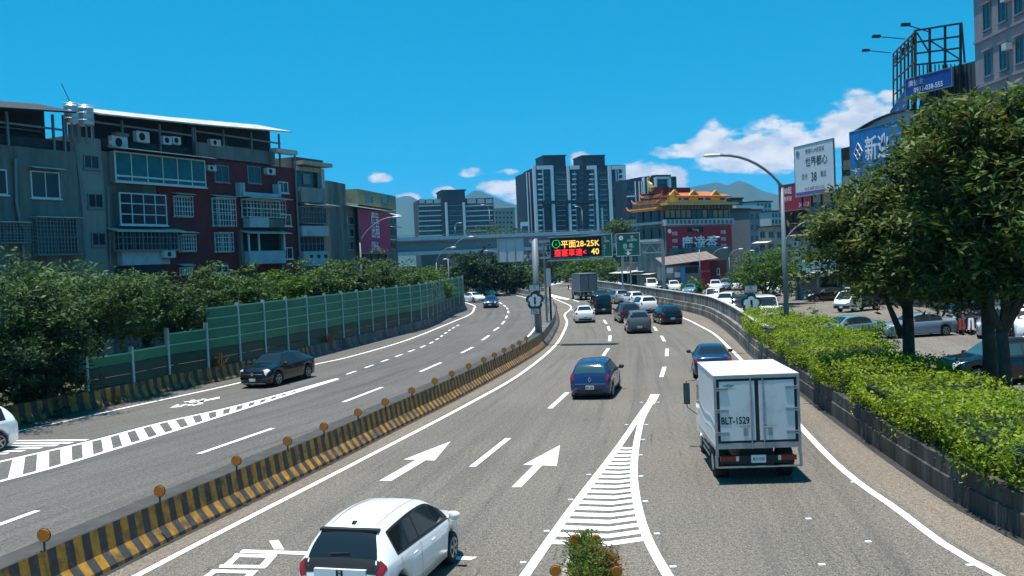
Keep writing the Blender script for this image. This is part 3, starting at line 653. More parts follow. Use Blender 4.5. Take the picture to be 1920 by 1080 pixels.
    for sg in (1, -1):
        for wy in yw:
            x = sg * (fw((wy/L)+.5) * kw - .115); t = MB(); t.sm = True
            prof = [(-.10, r*.62), (-.105, r*.86), (-.085, r*.97), (0, r), (.085, r*.97), (.105, r*.86), (.10, r*.62)]
            for (dx, rr) in prof:
                for k in range(22): an = 2*math.pi*k/22; t.v.append((x + sg*dx, wy + rr*math.cos(an), r + rr*math.sin(an)))
            for j in range(len(prof)-1):
                for k in range(22): t.f.append((j*22+k, j*22+(k+1) % 22, (j+1)*22+(k+1) % 22, (j+1)*22+k)); t.m.append(0)
            t.f.append(tuple(range(22))); t.m.append(0)
            wo = t.build('wheel', 'tyre', o, local=True)
            rm = MB(); rm.cyl((x + sg*.085, wy, r), (1, 0, 0), r*.64, .015, 22, 1)
            for k in range(5):
                an = 2*math.pi*k/5 + .3; rm.bar((x + sg*.098, wy, r), (x + sg*.098, wy + r*.62*math.cos(an), r + r*.62*math.sin(an)), .035, .055, 0)
            rm.tube([(x + sg*.10, wy + r*.61*math.cos(q*.3142), r + r*.61*math.sin(q*.3142)) for q in range(21)], .018, 5, 0)
            rm.build('rim', [rim, 'trim_black'], wo, local=True)
    if detail > 1:
        for t in (S['sw'][0][0] + .01, S['sw'][1][0] - .008, S['ws'][1] - .05): patch('door_seam', t, t + .0022, 2.3, 5.0, 'trim_black', off=.0035, nt=1, ns=8)
        for t in (S['sw'][0][1] - .03, S['sw'][1][1] - .04 if len(S['sw']) > 1 else .5):
            for sg in (1, -1):
                q = pt(t - .04, 4.0, sg); MB().box(q.x - .02, q.x + .02, q.y - .09, q.y + .09, q.z - .06, q.z - .03).build('door_handle', pm, o, local=True)
        # roof seams and aerial
        for sg in (1, -1):
            patch('roof_seam', .15, .58, 7.35, 7.42, 'trim_black', sides=(sg,), off=.003, nt=14, ns=1)
    if roof_rack:
        for sg in (1, -1): MB().tube([pt(t, 6.9, sg) + Vector((0, 0, .05)) for t in (.15, .3, .45, .56)], .02, 6).build('roof_rail', 'chrome', o, local=True)
    return o, pt, patch
def tangent_at(pl, p):
    i = min(range(len(pl)-1), key=lambda k: (pl[k] - p).length_squared); t = pl[min(i+2, len(pl)-1)] - pl[max(i-2, 0)]; return math.degrees(math.atan2(t.x, t.y))
def gz(x, y): q = G(x, y); return Vector((q.x, q.y, 0))
# --- white hatchback in the foreground
o, pt, patch = make_car('hatchback', 'hatch', 'paint_white', Vector((-3.02, 15.2, 0)), 15.5, 'white hatchback with black rear glass and shark-fin aerial beside the painted lane lettering', detail=2)
L = STY['hatch']['L']
patch('tailgate_trim', .008, .0305, 6.0, 9, 'trim_black', across=True, off=.004, nt=4)
MB().box(-.46, .46, -L/2 - .015, -L/2 + .09, .70, .92).build('tailgate_panel', 'paint_white', o, local=True)
q = pt(.17, 9); mb = MB(); mb.hexa([(-.035, q.y-.10, q.z-.01), (.035, q.y-.10, q.z-.01), (.03, q.y+.09, q.z-.01), (-.03, q.y+.09, q.z-.01), (-.012, q.y-.08, q.z+.05), (.012, q.y-.08, q.z+.05), (.008, q.y+.03, q.z+.02), (-.008, q.y+.03, q.z+.02)]); mb.build('aerial', 'trim_black', o, local=True)
q = pt(.116, 9); MB().box(-.53, .53, q.y-.07, q.y+.05, q.z-.03, q.z+.012).build('rear_spoiler', 'trim_black', o, local=True)
em = MB(); y = -L/2 - .024
for x0, x1, z0, z1 in ((-.045, -.028, .81, .90), (.028, .045, .81, .90), (-.028, .028, .848, .862), (-.058, -.05, .80, .91), (.05, .058, .80, .91), (-.05, .05, .797, .805), (-.05, .05, .905, .912)): em.box(x0, x1, y, y + .012, z0, z1)
em.build('emblem', 'trim_black', o, local=True)
q = pt(.035, 9); MB().tube([(-.22, q.y - .02, q.z + .02), (.12, q.y - .005, q.z + .035)], .012, 6).build('wiper', 'trim_black', o, local=True)
# --- blue hatchback
p = gz(1107, 750); o, pt, patch = make_car('hatchback', 'hatch', 'paint_blue', p, 13.0, 'dark blue hatchback with a diamond badge following the lane left of the painted chevrons', detail=2, glass='glass_teal', wide=1.74)
y = -STY['hatch']['L']/2; em = MB()
for a, b in (((0, .93), (.06, .83)), ((.06, .83), (0, .73)), ((0, .73), (-.06, .83)), ((-.06, .83), (0, .93))): em.bar((a[0], y - .01, a[1]), (b[0], y - .01, b[1]), .02, .02)
em.build('emblem', 'chrome', o, local=True)
MB().box(-.62, .62, y - .016, y + .02, .635, .66).build('bumper_line', 'paint_steel', o, local=True)
# --- other traffic on the right carriageway
p = gz(1338, 712); make_car('sedan_car', 'sedan', 'paint_navy', p, tangent_at(EDGE_R, p) + 1, 'dark blue saloon just ahead of the white box truck', glass='glass_dark')
p = gz(1200, 626); make_car('suv_car', 'suv', 'paint_greycar', p, 3, 'dark grey SUV with a bright bumper strip straddling the dashes behind the traffic queue', scale=.98)
p = gz(1262, 609); make_car('suv_car', 'hatch', 'paint_carblack', p, -4, 'black crossover with silver tail strip next to the right edge line', wide=1.78)
p = gz(1184, 606); make_car('suv_car', 'suv', 'paint_wine', p, -2, 'dark wine-coloured SUV beside the grey SUV')
p = gz(1098, 606); make_car('sedan_car', 'sedan', 'paint_white', p, 1, 'white saloon alone in the lane next to the median curve')
p = gz(1132, 590); make_car('cargo_van', 'van', 'paint_carblack', p, -2, 'black van with a roof rack behind the grey cargo truck', 'van', roof_rack=True)
p = gz(1219, 588); make_car('suv_car', 'suv', 'paint_white', p, -8, 'white SUV ahead of the black crossover by the concrete wall')
p = gz(1197, 572); make_car('suv_car', 'hatch', 'paint_white', p, -10, 'white hatchback with open dark rear glass in the middle of the queue')
p = gz(1169, 570); make_car('suv_car', 'suv', 'paint_silver', p, -12, 'silver SUV at the head of the queue by the concrete wall')
p = gz(1136, 566); make_car('sedan_car', 'sedan', 'paint_carblack', p, -12, 'dark saloon at the head of the queue beside the cargo truck')
p = gz(1039, 533); make_car('suv_car', 'suv', 'paint_carblack', p, -30, 'small dark car far along the bend below the sign gantry')
# --- oncoming, left carriageway
p = gz(474, 729); make_car('coupe_suv_car', 'coupe_suv', 'paint_carblack', p, tangent_at(LEFT_B, p) + 180 - 1, 'black coupe-style SUV passing the green noise wall', front_first=True, detail=2, rim='rim_silver')
y = STY['coupe_suv']['L']/2; o = bpy.data.objects['coupe_suv_car']; em = MB(); em.cyl((0, y + .02, .72), (0, 1, 0), .09, .02, 16); em.box(-.6, .6, y - .02, y + .018, .70, .73); em.build('emblem', 'chrome', o, local=True)
MB().box(-.66, .66, y - .05, y + .012, .56, .86).build('radiator_grille', 'trim_black', o, local=True)
MB().box(-.7, .7, y - .06, y + .016, .24, .265).build('bumper_strip', 'chrome', o, local=True)
p = gz(12, 836); make_car('sedan_car', 'suv', 'paint_white', p, tangent_at(LEFT_B, p) + 180, 'white car leaving past the hatched buffer of the left carriageway', scale=.95)
p = gz(919, 578); make_car('sedan_car', 'sedan', 'paint_navy', p, tangent_at(MED_R, p) + 180, 'dark oncoming saloon beside the dashes on the left bend', front_first=True)
p = gz(903, 567); make_car('sedan_car', 'sedan', 'paint_white', p, 150, 'white oncoming saloon behind the dark one on the left bend', front_first=True)
p = gz(922, 557); make_car('passenger_van', 'van', 'paint_teal', p, 150, 'pale blue oncoming van at the far end of the left bend', 'van', front_first=True, scale=.9)
# --- parked along the side street
def parked(px, py, style, pm, head, label, name='parked_car', cat='car', scale=1.0, front=True, **k):
    p = gz(px, py); make_car(name, style, pm, p, head, label, cat, None, scale=scale, front_first=front, **k)
parked(1443, 604, 'van', 'paint_white', 188, 'white van facing the lamp post behind the concrete wall', 'parked_van', 'van', 1.02)
parked(1393, 601, 'van', 'paint_carblack', 192, 'black van behind the northbound route sign', 'parked_van', 'van')
parked(1356, 583, 'suv', 'paint_white', 200, 'white SUV beside the black van behind the wall')
parked(1335, 572, 'van', 'paint_white', 200, 'white van with dark windscreen low behind the wall', 'parked_van', 'van', .9)
parked(1343, 548, 'suv', 'paint_white', 190, 'white SUV at the corner of the red shed', scale=1.0)
parked(1381, 545, 'sedan', 'paint_white', 200, 'white saloon near the trees past the red shed')
parked(1362, 545, 'suv', 'paint_steel', 190, 'blue-grey car between the white SUV and the white saloon')
parked(1290, 554, 'sedan', 'paint_teal', 200, 'teal saloon in front of the blue doorway')
parked(1266, 548, 'suv', 'paint_white', 185, 'white SUV parked nose out before the grey stair hall')
parked(1223, 546, 'van', 'paint_white', 185, 'white van under the pale shop awning', 'parked_van', 'van')
parked(1245, 548, 'suv', 'paint_carblack', 185, 'black car between the white van and the white SUV')
parked(1168, 541, 'sedan', 'paint_white', 185, 'white saloon at the hedge end of the shop row')
parked(1449, 556, 'suv', 'paint_white', 195, 'white SUV in the tree shade left of the dark saloon')
parked(1510, 566, 'sedan', 'paint_carblack', 262, 'black saloon side-on before the shuttered shop')
parked(1530, 640, 'sedan', 'paint_teal', 250, 'pale green saloon half hidden by the hedge top')
parked(1652, 634, 'sedan', 'paint_steel', 262, 'blue-grey saloon behind the slanting tree trunk')
parked(1782, 594, 'suv', 'paint_navy', 265, 'navy car in deep tree shade by the grey wall')
parked(1860, 636, 'suv', 'paint_silver', 215, 'silver car between the two right-hand tree trunks')
parked(1935, 640, 'van', 'paint_white', 210, 'white van with dark rear glass at the tiled building', 'parked_van', 'van')
parked(1768, 722, 'suv', 'paint_carblack', 268, 'black SUV behind the hedge under the big trees', glass='glass_teal', scale=1.05)
parked(1412, 543, 'suv', 'paint_carblack', 195, 'dark car below the leafy roadside trees')

# ================================================================== trucks
mat('box_white', (.60, .60, .60), rough=.45, var=.06, scale=1.5, dirt=(.42, .42, .42), dscale=1.2, dthr=.62); mat('steel_frame', (.34, .35, .36), rough=.45, metal=.6, var=.15, scale=5); mat('truck_grey', (.14, .155, .18), rough=.6, var=.15, scale=2)
def wheel(o, x, y, r, w, sg):
    t = MB(); t.sm = True; prof = [(-w/2, r*.6), (-w/2, r*.9), (-w*.4, r), (w*.4, r), (w/2, r*.9), (w/2, r*.6)]
    for dx, rr in prof:
        for k in range(22): an = 2*math.pi*k/22; t.v.append((x + dx, y + rr*math.cos(an), r + rr*math.sin(an)))
    for j in range(len(prof)-1):
        for k in range(22): t.f.append((j*22+k, j*22+(k+1) % 22, (j+1)*22+(k+1) % 22, (j+1)*22+k)); t.m.append(0)
    t.f += [tuple(range(22)), tuple(5*22 + k for k in reversed(range(22)))]; t.m += [0, 0]
    wo = t.build('wheel', 'tyre', o, local=True); MB().cyl((x + sg*w*.47, y, r), (1, 0, 0), r*.56, .05, 18).build('rim', 'rim_silver', wo, local=True)
def box_truck(rear, head, label, W, HB, ZB, LB_, boxm, near=True):
    dv = Vector((math.sin(R(head)), math.cos(R(head)), 0)); Lt = LB_ + 1.75; c = rear + dv * (Lt/2)
    o = thing('box_truck', (c.x, c.y, 0), label, 'truck', rz=R(-head)); y0 = -Lt/2; w = W/2; z0, z1 = ZB, ZB + HB; B = lambda *a: MB().box(*a)
    bd = MB(); bd.box(-w, w, y0 + .06, y0 + LB_, z0, z1); bd.build('cargo_box', boxm, o, local=True)
    B(-w-.012, w+.012, y0+.02, y0+LB_+.01, z1, z1+.035).build('box_roof', boxm, o, local=True)
    for sg in (1, -1):
        B(min(sg*w, sg*(w+.02)), max(sg*w, sg*(w+.02)), y0+.05, y0+LB_, z0-.05, z0+.05).build('side_rail', 'steel_frame', o, local=True)
        B(min(sg*(w-.05), sg*(w+.015)), max(sg*(w-.05), sg*(w+.015)), y0, y0+.062, z0-.22, z1+.03).build('corner_post', 'steel_frame', o, local=True)
    B(-w+.05, w-.05, y0, y0+.06, z1-.055, z1+.03).build('header_rail', 'steel_frame', o, local=True); B(-w+.05, w-.05, y0, y0+.06, z0-.02, z0+.12).build('sill_rail', 'steel_frame', o, local=True)
    B(-w+.05, w-.05, y0+.03, y0+.059, z0+.12, z1-.055).build('door_gasket', 'trim_black', o, local=True)
    for sg in (1, -1):
        a, b = sorted((sg*.05, sg*(w-.12))); dr = B(a, b, y0+.008, y0+.031, z0+.18, z1-.12).build('rear_door', boxm, o, local=True)
        if not near: continue
        for dz in (.16, .50, .86):
            hz = z0 + .12 + (HB - .2) * (1 - dz) - .02; a, b = sorted((sg*(w-.33), sg*(w+.012))); B(a, b, y0-.012, y0+.008, hz, hz+.035).build('hinge', 'steel_frame', dr, local=True); B(a, b, y0-.012, y0+.008, hz+.055, hz+.085).build('hinge', 'steel_frame', dr, local=True)
        MB().tube([(sg*.15, y0-.015, z0-.02), (sg*.15, y0-.015, z1-.02)], .016, 8).build('lock_rod', 'steel_frame', dr, local=True)
        MB().bar((sg*.13, y0-.03, z0+.52), (sg*.42, y0-.03, z0+.52), .03, .025).build('lock_handle', 'chrome', dr, local=True)
        B(sg*.30-.05, sg*.30+.05, y0-.012, y0+.01, z0+.30, z0+.52).build('handle_plate', 'steel_frame', dr, local=True)
    B(-w*.86, w*.86, y0+.10, y0+.2, z0-.42, z0-.22).build('tail_board', 'trim_black', o, local=True)
    B(-w-.01, w+.01, y0, y0+.07, z0-.50, z0-.465).build('bumper_bar', 'steel_frame', o, local=True)
    for sg in (1, -1):
        MB().box(sg*w-.03, sg*w+.03, y0+.0, y0+.07, z0-.49, z0-.2).build('bumper_post', 'steel_frame', o, local=True)
        a, b = sorted((sg*(w-.10), sg*(w-.48))); B(a, b, y0+.05, y0+.11, z0-.34, z0-.22).build('tail_lamp', 'lamp_red', o, local=True)
        a, b = sorted((sg*(w-.48), sg*(w-.55))); B(a, b, y0+.05, y0+.11, z0-.34, z0-.22).build('reverse_lamp', 'lamp_white', o, local=True)
    B(-.18, .18, y0+.04, y0+.1, z0-.39, z0-.2).build('number_plate', 'plate_white', o, local=True)
    B(-w*.4, w*.4, y0+.3, Lt/2-.3, .42, z0-.04).build('chassis', 'trim_black', o, local=True)
    r = .38
    for sg in (1, -1):
        wheel(o, sg*(w-.22), y0+1.0, r, .36, sg); wheel(o, sg*(w-.24), Lt/2-.85, r, .24, sg)
        fm = MB(); 
        for zz in (.42, .58, .74): fm.box(*sorted((sg*(w-.05), sg*(w-.02))), y0+1.55, y0+2.75, zz, zz+.07)
        for yy in (1.6, 2.1, 2.65): fm.box(*sorted((sg*(w-.08), sg*(w-.05))), y0+yy, y0+yy+.05, .42, z0)
        fm.build('side_guard', 'steel_frame', o, local=True)
    # cab
    cb = MB(); yc0, yc1 = y0 + LB_ + .08, Lt/2; wc = min(w - .04, .92)
    prof = [(yc0, .55), (yc1, .5), (yc1+.02, 1.15), (yc1-.38, 2.02), (yc1-.55, 2.1), (yc0, 2.1)]
    cb.v = [(-wc, a, b) for a, b in prof] + [(wc, a, b) for a, b in prof]; k = len(prof)
    cb.f = [tuple(range(k)), tuple(reversed(range(k, 2*k)))] + [(i, k+i, k+(i+1) % k, (i+1) % k) for i in range(k)]; cb.m = [0]*len(cb.f)
    cb.build('cab', 'paint_white' if near else 'truck_grey', o, local=True)
    MB().quad((-wc*.9, yc1+.02, 1.22), (wc*.9, yc1+.02, 1.22), (wc*.85, yc1-.355, 1.98), (-wc*.85, yc1-.355, 1.98)).build('windscreen', 'glass_dark', o, local=True)
    for sg in (1, -1):
        x = sg*(wc+.006); MB().quad((x, yc0+.15, 1.2), (x, yc1-.12, 1.2), (x, yc1-.42, 1.92), (x, yc0+.15, 1.92)).build('side_window', 'glass_dark', o, local=True)
        xm = sg*(w+.16); ym = yc1 - .1
        B(xm-.09, xm+.09, ym-.05, ym+.03, 1.30, 1.92).build('wing_mirror', 'trim_black', o, local=True)
        MB().tube([(sg*wc, ym-.05, 2.0), (xm, ym, 1.98), (xm, ym, 1.2), (sg*wc, ym-.1, 1.0)], .014, 6).build('mirror_bracket', 'trim_black', o, local=True)
        if near: MB().quad((xm-.075, ym-.052, 1.33), (xm+.075, ym-.052, 1.33), (xm+.075, ym-.052, 1.89), (xm-.075, ym-.052, 1.89)).build('mirror_glass', 'glass_teal', o, local=True)
    return o, y0, w, z0, z1
pr = gz(1425, 908); o, y0, w, z0, z1 = box_truck(pr, 4.0, 'white box truck with double rear doors lettered with its number, right of the chevrons', 2.06, 1.78, .92, 3.1, 'box_white')
TR = o
def loc_text(o, body, size, x, y, z, m='ink', bold=.0, sx=1, align='CENTER', u=(1, 0, 0), v=(0, 0, 1), name='lettering'):
    e = ORG[o.name]; ORG[o.name] = Vector((0, 0, 0)); t = text_mesh(body, size, m, o, (x, y, z), u, v, align, bold, name, sx); ORG[o.name] = e; return t
loc_text(o, 'BLT-1529', .245, -.545, y0+.004, z0+.60, bold=.03, sx=.72)
loc_text(o, 'BLT-1529', .10, 0, y0+.036, z0-.33, bold=.01, sx=.72)
em = MB(); em.poly([(-.86, y0+.004, z1-.24), (-.62, y0+.004, z1-.27), (-.52, y0+.004, z1-.21), (-.70, y0+.004, z1-.19)]); em.build('emblem', 'paint_steel', o, local=True)
mat('decal_blue', (.22, .30, .45), rough=.4, var=.05); mat('decal_pale', (.80, .82, .85), rough=.35, var=.02)
for k, (dz, m) in enumerate(((.62, 'decal_pale'), (.50, 'decal_blue'), (.36, 'decal_pale'))):
    mb = MB(); x = -w - .004 - k*.001
    for i in range(12):
        a, b = y0 + .1 + i*.25, y0 + .1 + (i+1)*.25; za, zb = z0 + dz + .06*math.sin(i*.6) + i*.012, z0 + dz + .06*math.sin((i+1)*.6) + (i+1)*.012
        mb.quad((x, a, za-.05), (x, b, zb-.05), (x, b, zb+.02), (x, a, za+.02))
    mb.build('side_stripe', m, o, local=True)
p = gz(1105, 563); box_truck(p, -8, 'tall grey cargo truck at the front of the left lanes', 2.35, 2.35, 1.15, 5.2, 'truck_grey', near=False)
# small white flatbed with a boxed load, parked in the shade
def mini_truck(p, head):
    dv = Vector((math.sin(R(head)), math.cos(R(head)), 0)); c = p - dv*2.2; o = thing('pickup_truck', (c.x, c.y, 0), 'small white pickup truck with a canvas-boxed bed before the grey houses', 'truck', rz=R(-head)); w = .82
    prof = [(.55, .35), (2.15, .33), (2.22, .75), (2.05, 1.12), (1.35, 1.78), (.62, 1.80)]
    mb = MB(); k = len(prof); mb.v = [(-w, a, b) for a, b in prof] + [(w, a, b) for a, b in prof]; mb.f = [tuple(range(k)), tuple(reversed(range(k, 2*k)))] + [(i, k+i, k+(i+1) % k, (i+1) % k) for i in range(k)]; mb.m = [0]*len(mb.f); mb.build('cab', 'paint_white', o, local=True)
    MB().quad((-.72, 2.035, 1.16), (.72, 2.035, 1.16), (.66, 1.40, 1.745), (-.66, 1.40, 1.745)).build('windscreen', 'glass_dark', o, local=True).location = (0, .012, .012)
    for sg in (1, -1):
        x = sg*(w+.005); MB().quad((x, .75, 1.14), (x, 1.85, 1.14), (x, 1.35, 1.68), (x, .75, 1.68)).build('side_window', 'glass_dark', o, local=True)
        MB().box(*sorted((sg*.78, sg*.5)), 2.12, 2.235, .62, .78).build('headlamp', 'lamp_white', o, local=True)
        for y in (1.5, -1.35): wheel(o, sg*(w-.12), y, .29, .2, sg)
        MB().box(*sorted((sg*(w+.02), sg*(w+.17))), 1.62, 1.68, 1.12, 1.3).build('wing_mirror', 'trim_black', o, local=True)
    MB().box(-.8, .8, 2.14, 2.25, .35, .58).build('bumper', 'trim_black', o, local=True); MB().box(-.16, .16, 2.25, 2.262, .40, .54).build('number_plate', 'plate_white', o, local=True)
    MB().box(-w, w, -2.2, .5, .62, .72).build('bed_floor', 'steel_frame', o, local=True)
    mb = MB(); mb.box(-w-.01, w+.01, -2.2, .48, .72, 2.0); mb.build('canvas_box', 'truck_grey', o, local=True); MB().box(-w-.05, w+.05, -2.25, .55, 2.0, 2.08).build('bed_roof', 'paint_white', o, local=True)
    MB().box(-.5, .5, -2, 2, .3, .45).build('chassis', 'trim_black', o, local=True)
mini_truck(gz(1578, 586), 238)
# scooters parked in a row under the trees
def scooter(p, head, pm, label):
    o = thing('scooter', (p.x, p.y, 0), label, 'scooter', 'scooters parked under the trees', rz=R(-head))
    b = MB(); b.hexa([(-.16, -.75, .45), (.16, -.75, .45), (.14, .1, .35), (-.14, .1, .35), (-.12, -.8, .78), (.12, -.8, .78), (.13, .0, .66), (-.13, .0, .66)]); b.build('rear_body', pm, o, local=True)
    MB().hexa([(-.14, -.72, .78), (.14, -.72, .78), (.13, .05, .68), (-.13, .05, .68), (-.12, -.72, .88), (.12, -.72, .88), (.10, .05, .78), (-.10, .05, .78)]).build('seat', 'trim_black', o, local=True)
    MB().box(-.16, .16, .0, .5, .26, .33).build('floorboard', 'trim_black', o, local=True)
    MB().hexa([(-.2, .48, .3), (.2, .48, .3), (.17, .58, .3), (-.17, .58, .3), (-.16, .35, 1.0), (.16, .35, 1.0), (.12, .45, 1.0), (-.12, .45, 1.0)]).build('front_shield', pm, o, local=True)
    MB().tube([(-.36, .26, 1.08), (0, .36, 1.04), (.36, .26, 1.08)], .02, 6).build('handlebar', 'trim_black', o, local=True)
    for sg in (1, -1): MB().bar((sg*.22, .3, 1.06), (sg*.28, .3, 1.3), .015).build('mirror_stalk', 'trim_black', o, local=True); MB().cyl((sg*.28, .3, 1.33), (0, 1, 0), .06, .02, 10).build('mirror', 'chrome', o, local=True)
    for y in (-.62, .66):
        t = MB(); t.tube([(0, y + .2*math.cos(k*.3142), .23 + .2*math.sin(k*.3142)) for k in range(21)], .05, 6); t.build('wheel', 'tyre', o, local=True)
    MB().tube([(0, .66, .23), (0, .45, .9)], .04, 6).build('fork', 'trim_black', o, local=True)
    return o
spm = ['paint_white', 'paint_carblack', 'paint_red', 'paint_silver', 'paint_navy', 'paint_white', 'paint_carblack', 'paint_silver', 'paint_wine', 'paint_white']
scol = ['white', 'black', 'red', 'silver', 'navy', 'white', 'black', 'silver', 'wine red', 'white']
for k in range(10):
    pp = gz(1790 + k*6.5, 622 + (k % 3)*2); scooter(pp, 195 + (k*37 % 17), spm[k], '%s scooter in the parked row under the trees' % scol[k])
# ================================================================== buildings
mat('plaster_grey', (.165, .172, .162), rough=.9, var=.22, scale=.9, dirt=(.08, .082, .076), dscale=.7, dthr=.55, streak=.18)
mat('plaster_light', (.25, .26, .25), rough=.9, var=.18, scale=.9, dirt=(.12, .13, .13), dscale=.8, dthr=.56, streak=.18)
mat('brick_red', (.165, .030, .036), rough=.85, var=.2, scale=1.3, dirt=(.10, .022, .027), dscale=.8, dthr=.58, streak=.3)
mat('roof_dark', (.035, .04, .045), rough=.8, var=.25, scale=1.5); mat('roof_metal', (.50, .47, .40), rough=.5, var=.2, scale=2, dirt=(.28, .24, .18), dscale=1, dthr=.58)
mat('frame_white', (.62, .66, .67), rough=.5, var=.08); mat('frame_grey', (.20, .24, .25), rough=.5, var=.1, metal=.3); mat('pane_dark', (.022, .032, .038), rough=.12, var=.2, scale=.8, spec=.5); mat('pane_teal', (.01, .12, .14), rough=.15, var=.35, scale=1.0, spec=.5)
mat('panel_pale', (.40, .46, .50), rough=.7, var=.12, scale=1.5, dirt=(.25, .28, .30), dscale=1.2, dthr=.6); mat('steel_tank', (.5, .51, .52), rough=.35, metal=.35, var=.15, scale=4); mat('ac_white', (.52, .54, .54), rough=.6, var=.1)
mat('deep_dark', (.02, .022, .025), rough=.9, var=.3); mat('cream', (.42, .37, .29), rough=.9, var=.2, scale=1, dirt=(.2, .17, .13), dscale=.8, dthr=.57, streak=.2); mat('olive_wall', (.22, .24, .15), rough=.9, var=.15)
mat('tower_dark', (.016, .022, .036), rough=.6, var=.2, scale=.15); mat('tower_white', (.72, .73, .76), rough=.7, var=.05); mat('tower_pane', (.02, .035, .05), rough=.15, var=.3, scale=.2, spec=.6); mat('tower_brown', (.045, .05, .06), rough=.7, var=.2, scale=.2)
mat('tile_pink', (.30, .24, .26), rough=.7, var=.15, scale=2, dirt=(.19, .15, .16), dscale=.7, dthr=.58, streak=.25); mat('sign_red', (.34, .012, .03), rough=.5, var=.1, scale=.6); mat('sign_blue', (.012, .06, .28), rough=.5, var=.15, scale=.8); mat('sign_sky', (.02, .16, .42), rough=.5, var=.3, scale=.9)
mat('sign_white', (.62, .64, .66), rough=.6, var=.05); mat('sign_pink', (.50, .02, .10), rough=.6, var=.12); mat('ink_white', (.78, .78, .78), rough=.6, var=0); mat('ink_navy', (.02, .03, .07), rough=.6, var=0); mat('ink_yellow', (.55, .52, .12), rough=.6, var=0); mat('ink_violet', (.16, .09, .30), rough=.6, var=0)
mat('tile_orange', (.48, .14, .05), rough=.6, var=.3, scale=2); mat('trim_yellow', (.58, .40, .10), rough=.6, var=.15, scale=2); mat('pane_yellow', (.30, .24, .13), rough=.5, var=.2, scale=1); mat('corrugated', (.075, .09, .10), rough=.6, var=.2, scale=1.2, metal=.3)
mat('roof_brown', (.19, .15, .13), rough=.9, var=.25, scale=1.5); mat('wall_blue', (.05, .24, .42), rough=.7, var=.15); mat('wall_wine', (.10, .018, .03), rough=.8, var=.2); mat('sheet_blue', (.16, .34, .45), rough=.6, var=.3, scale=3)
mat('awning', (.52, .50, .44), rough=.7, var=.15, scale=2); mat('rust', (.16, .07, .035), rough=.9, var=.4, scale=3); mat('shutter_grey', (.20, .22, .24), rough=.6, var=.1)
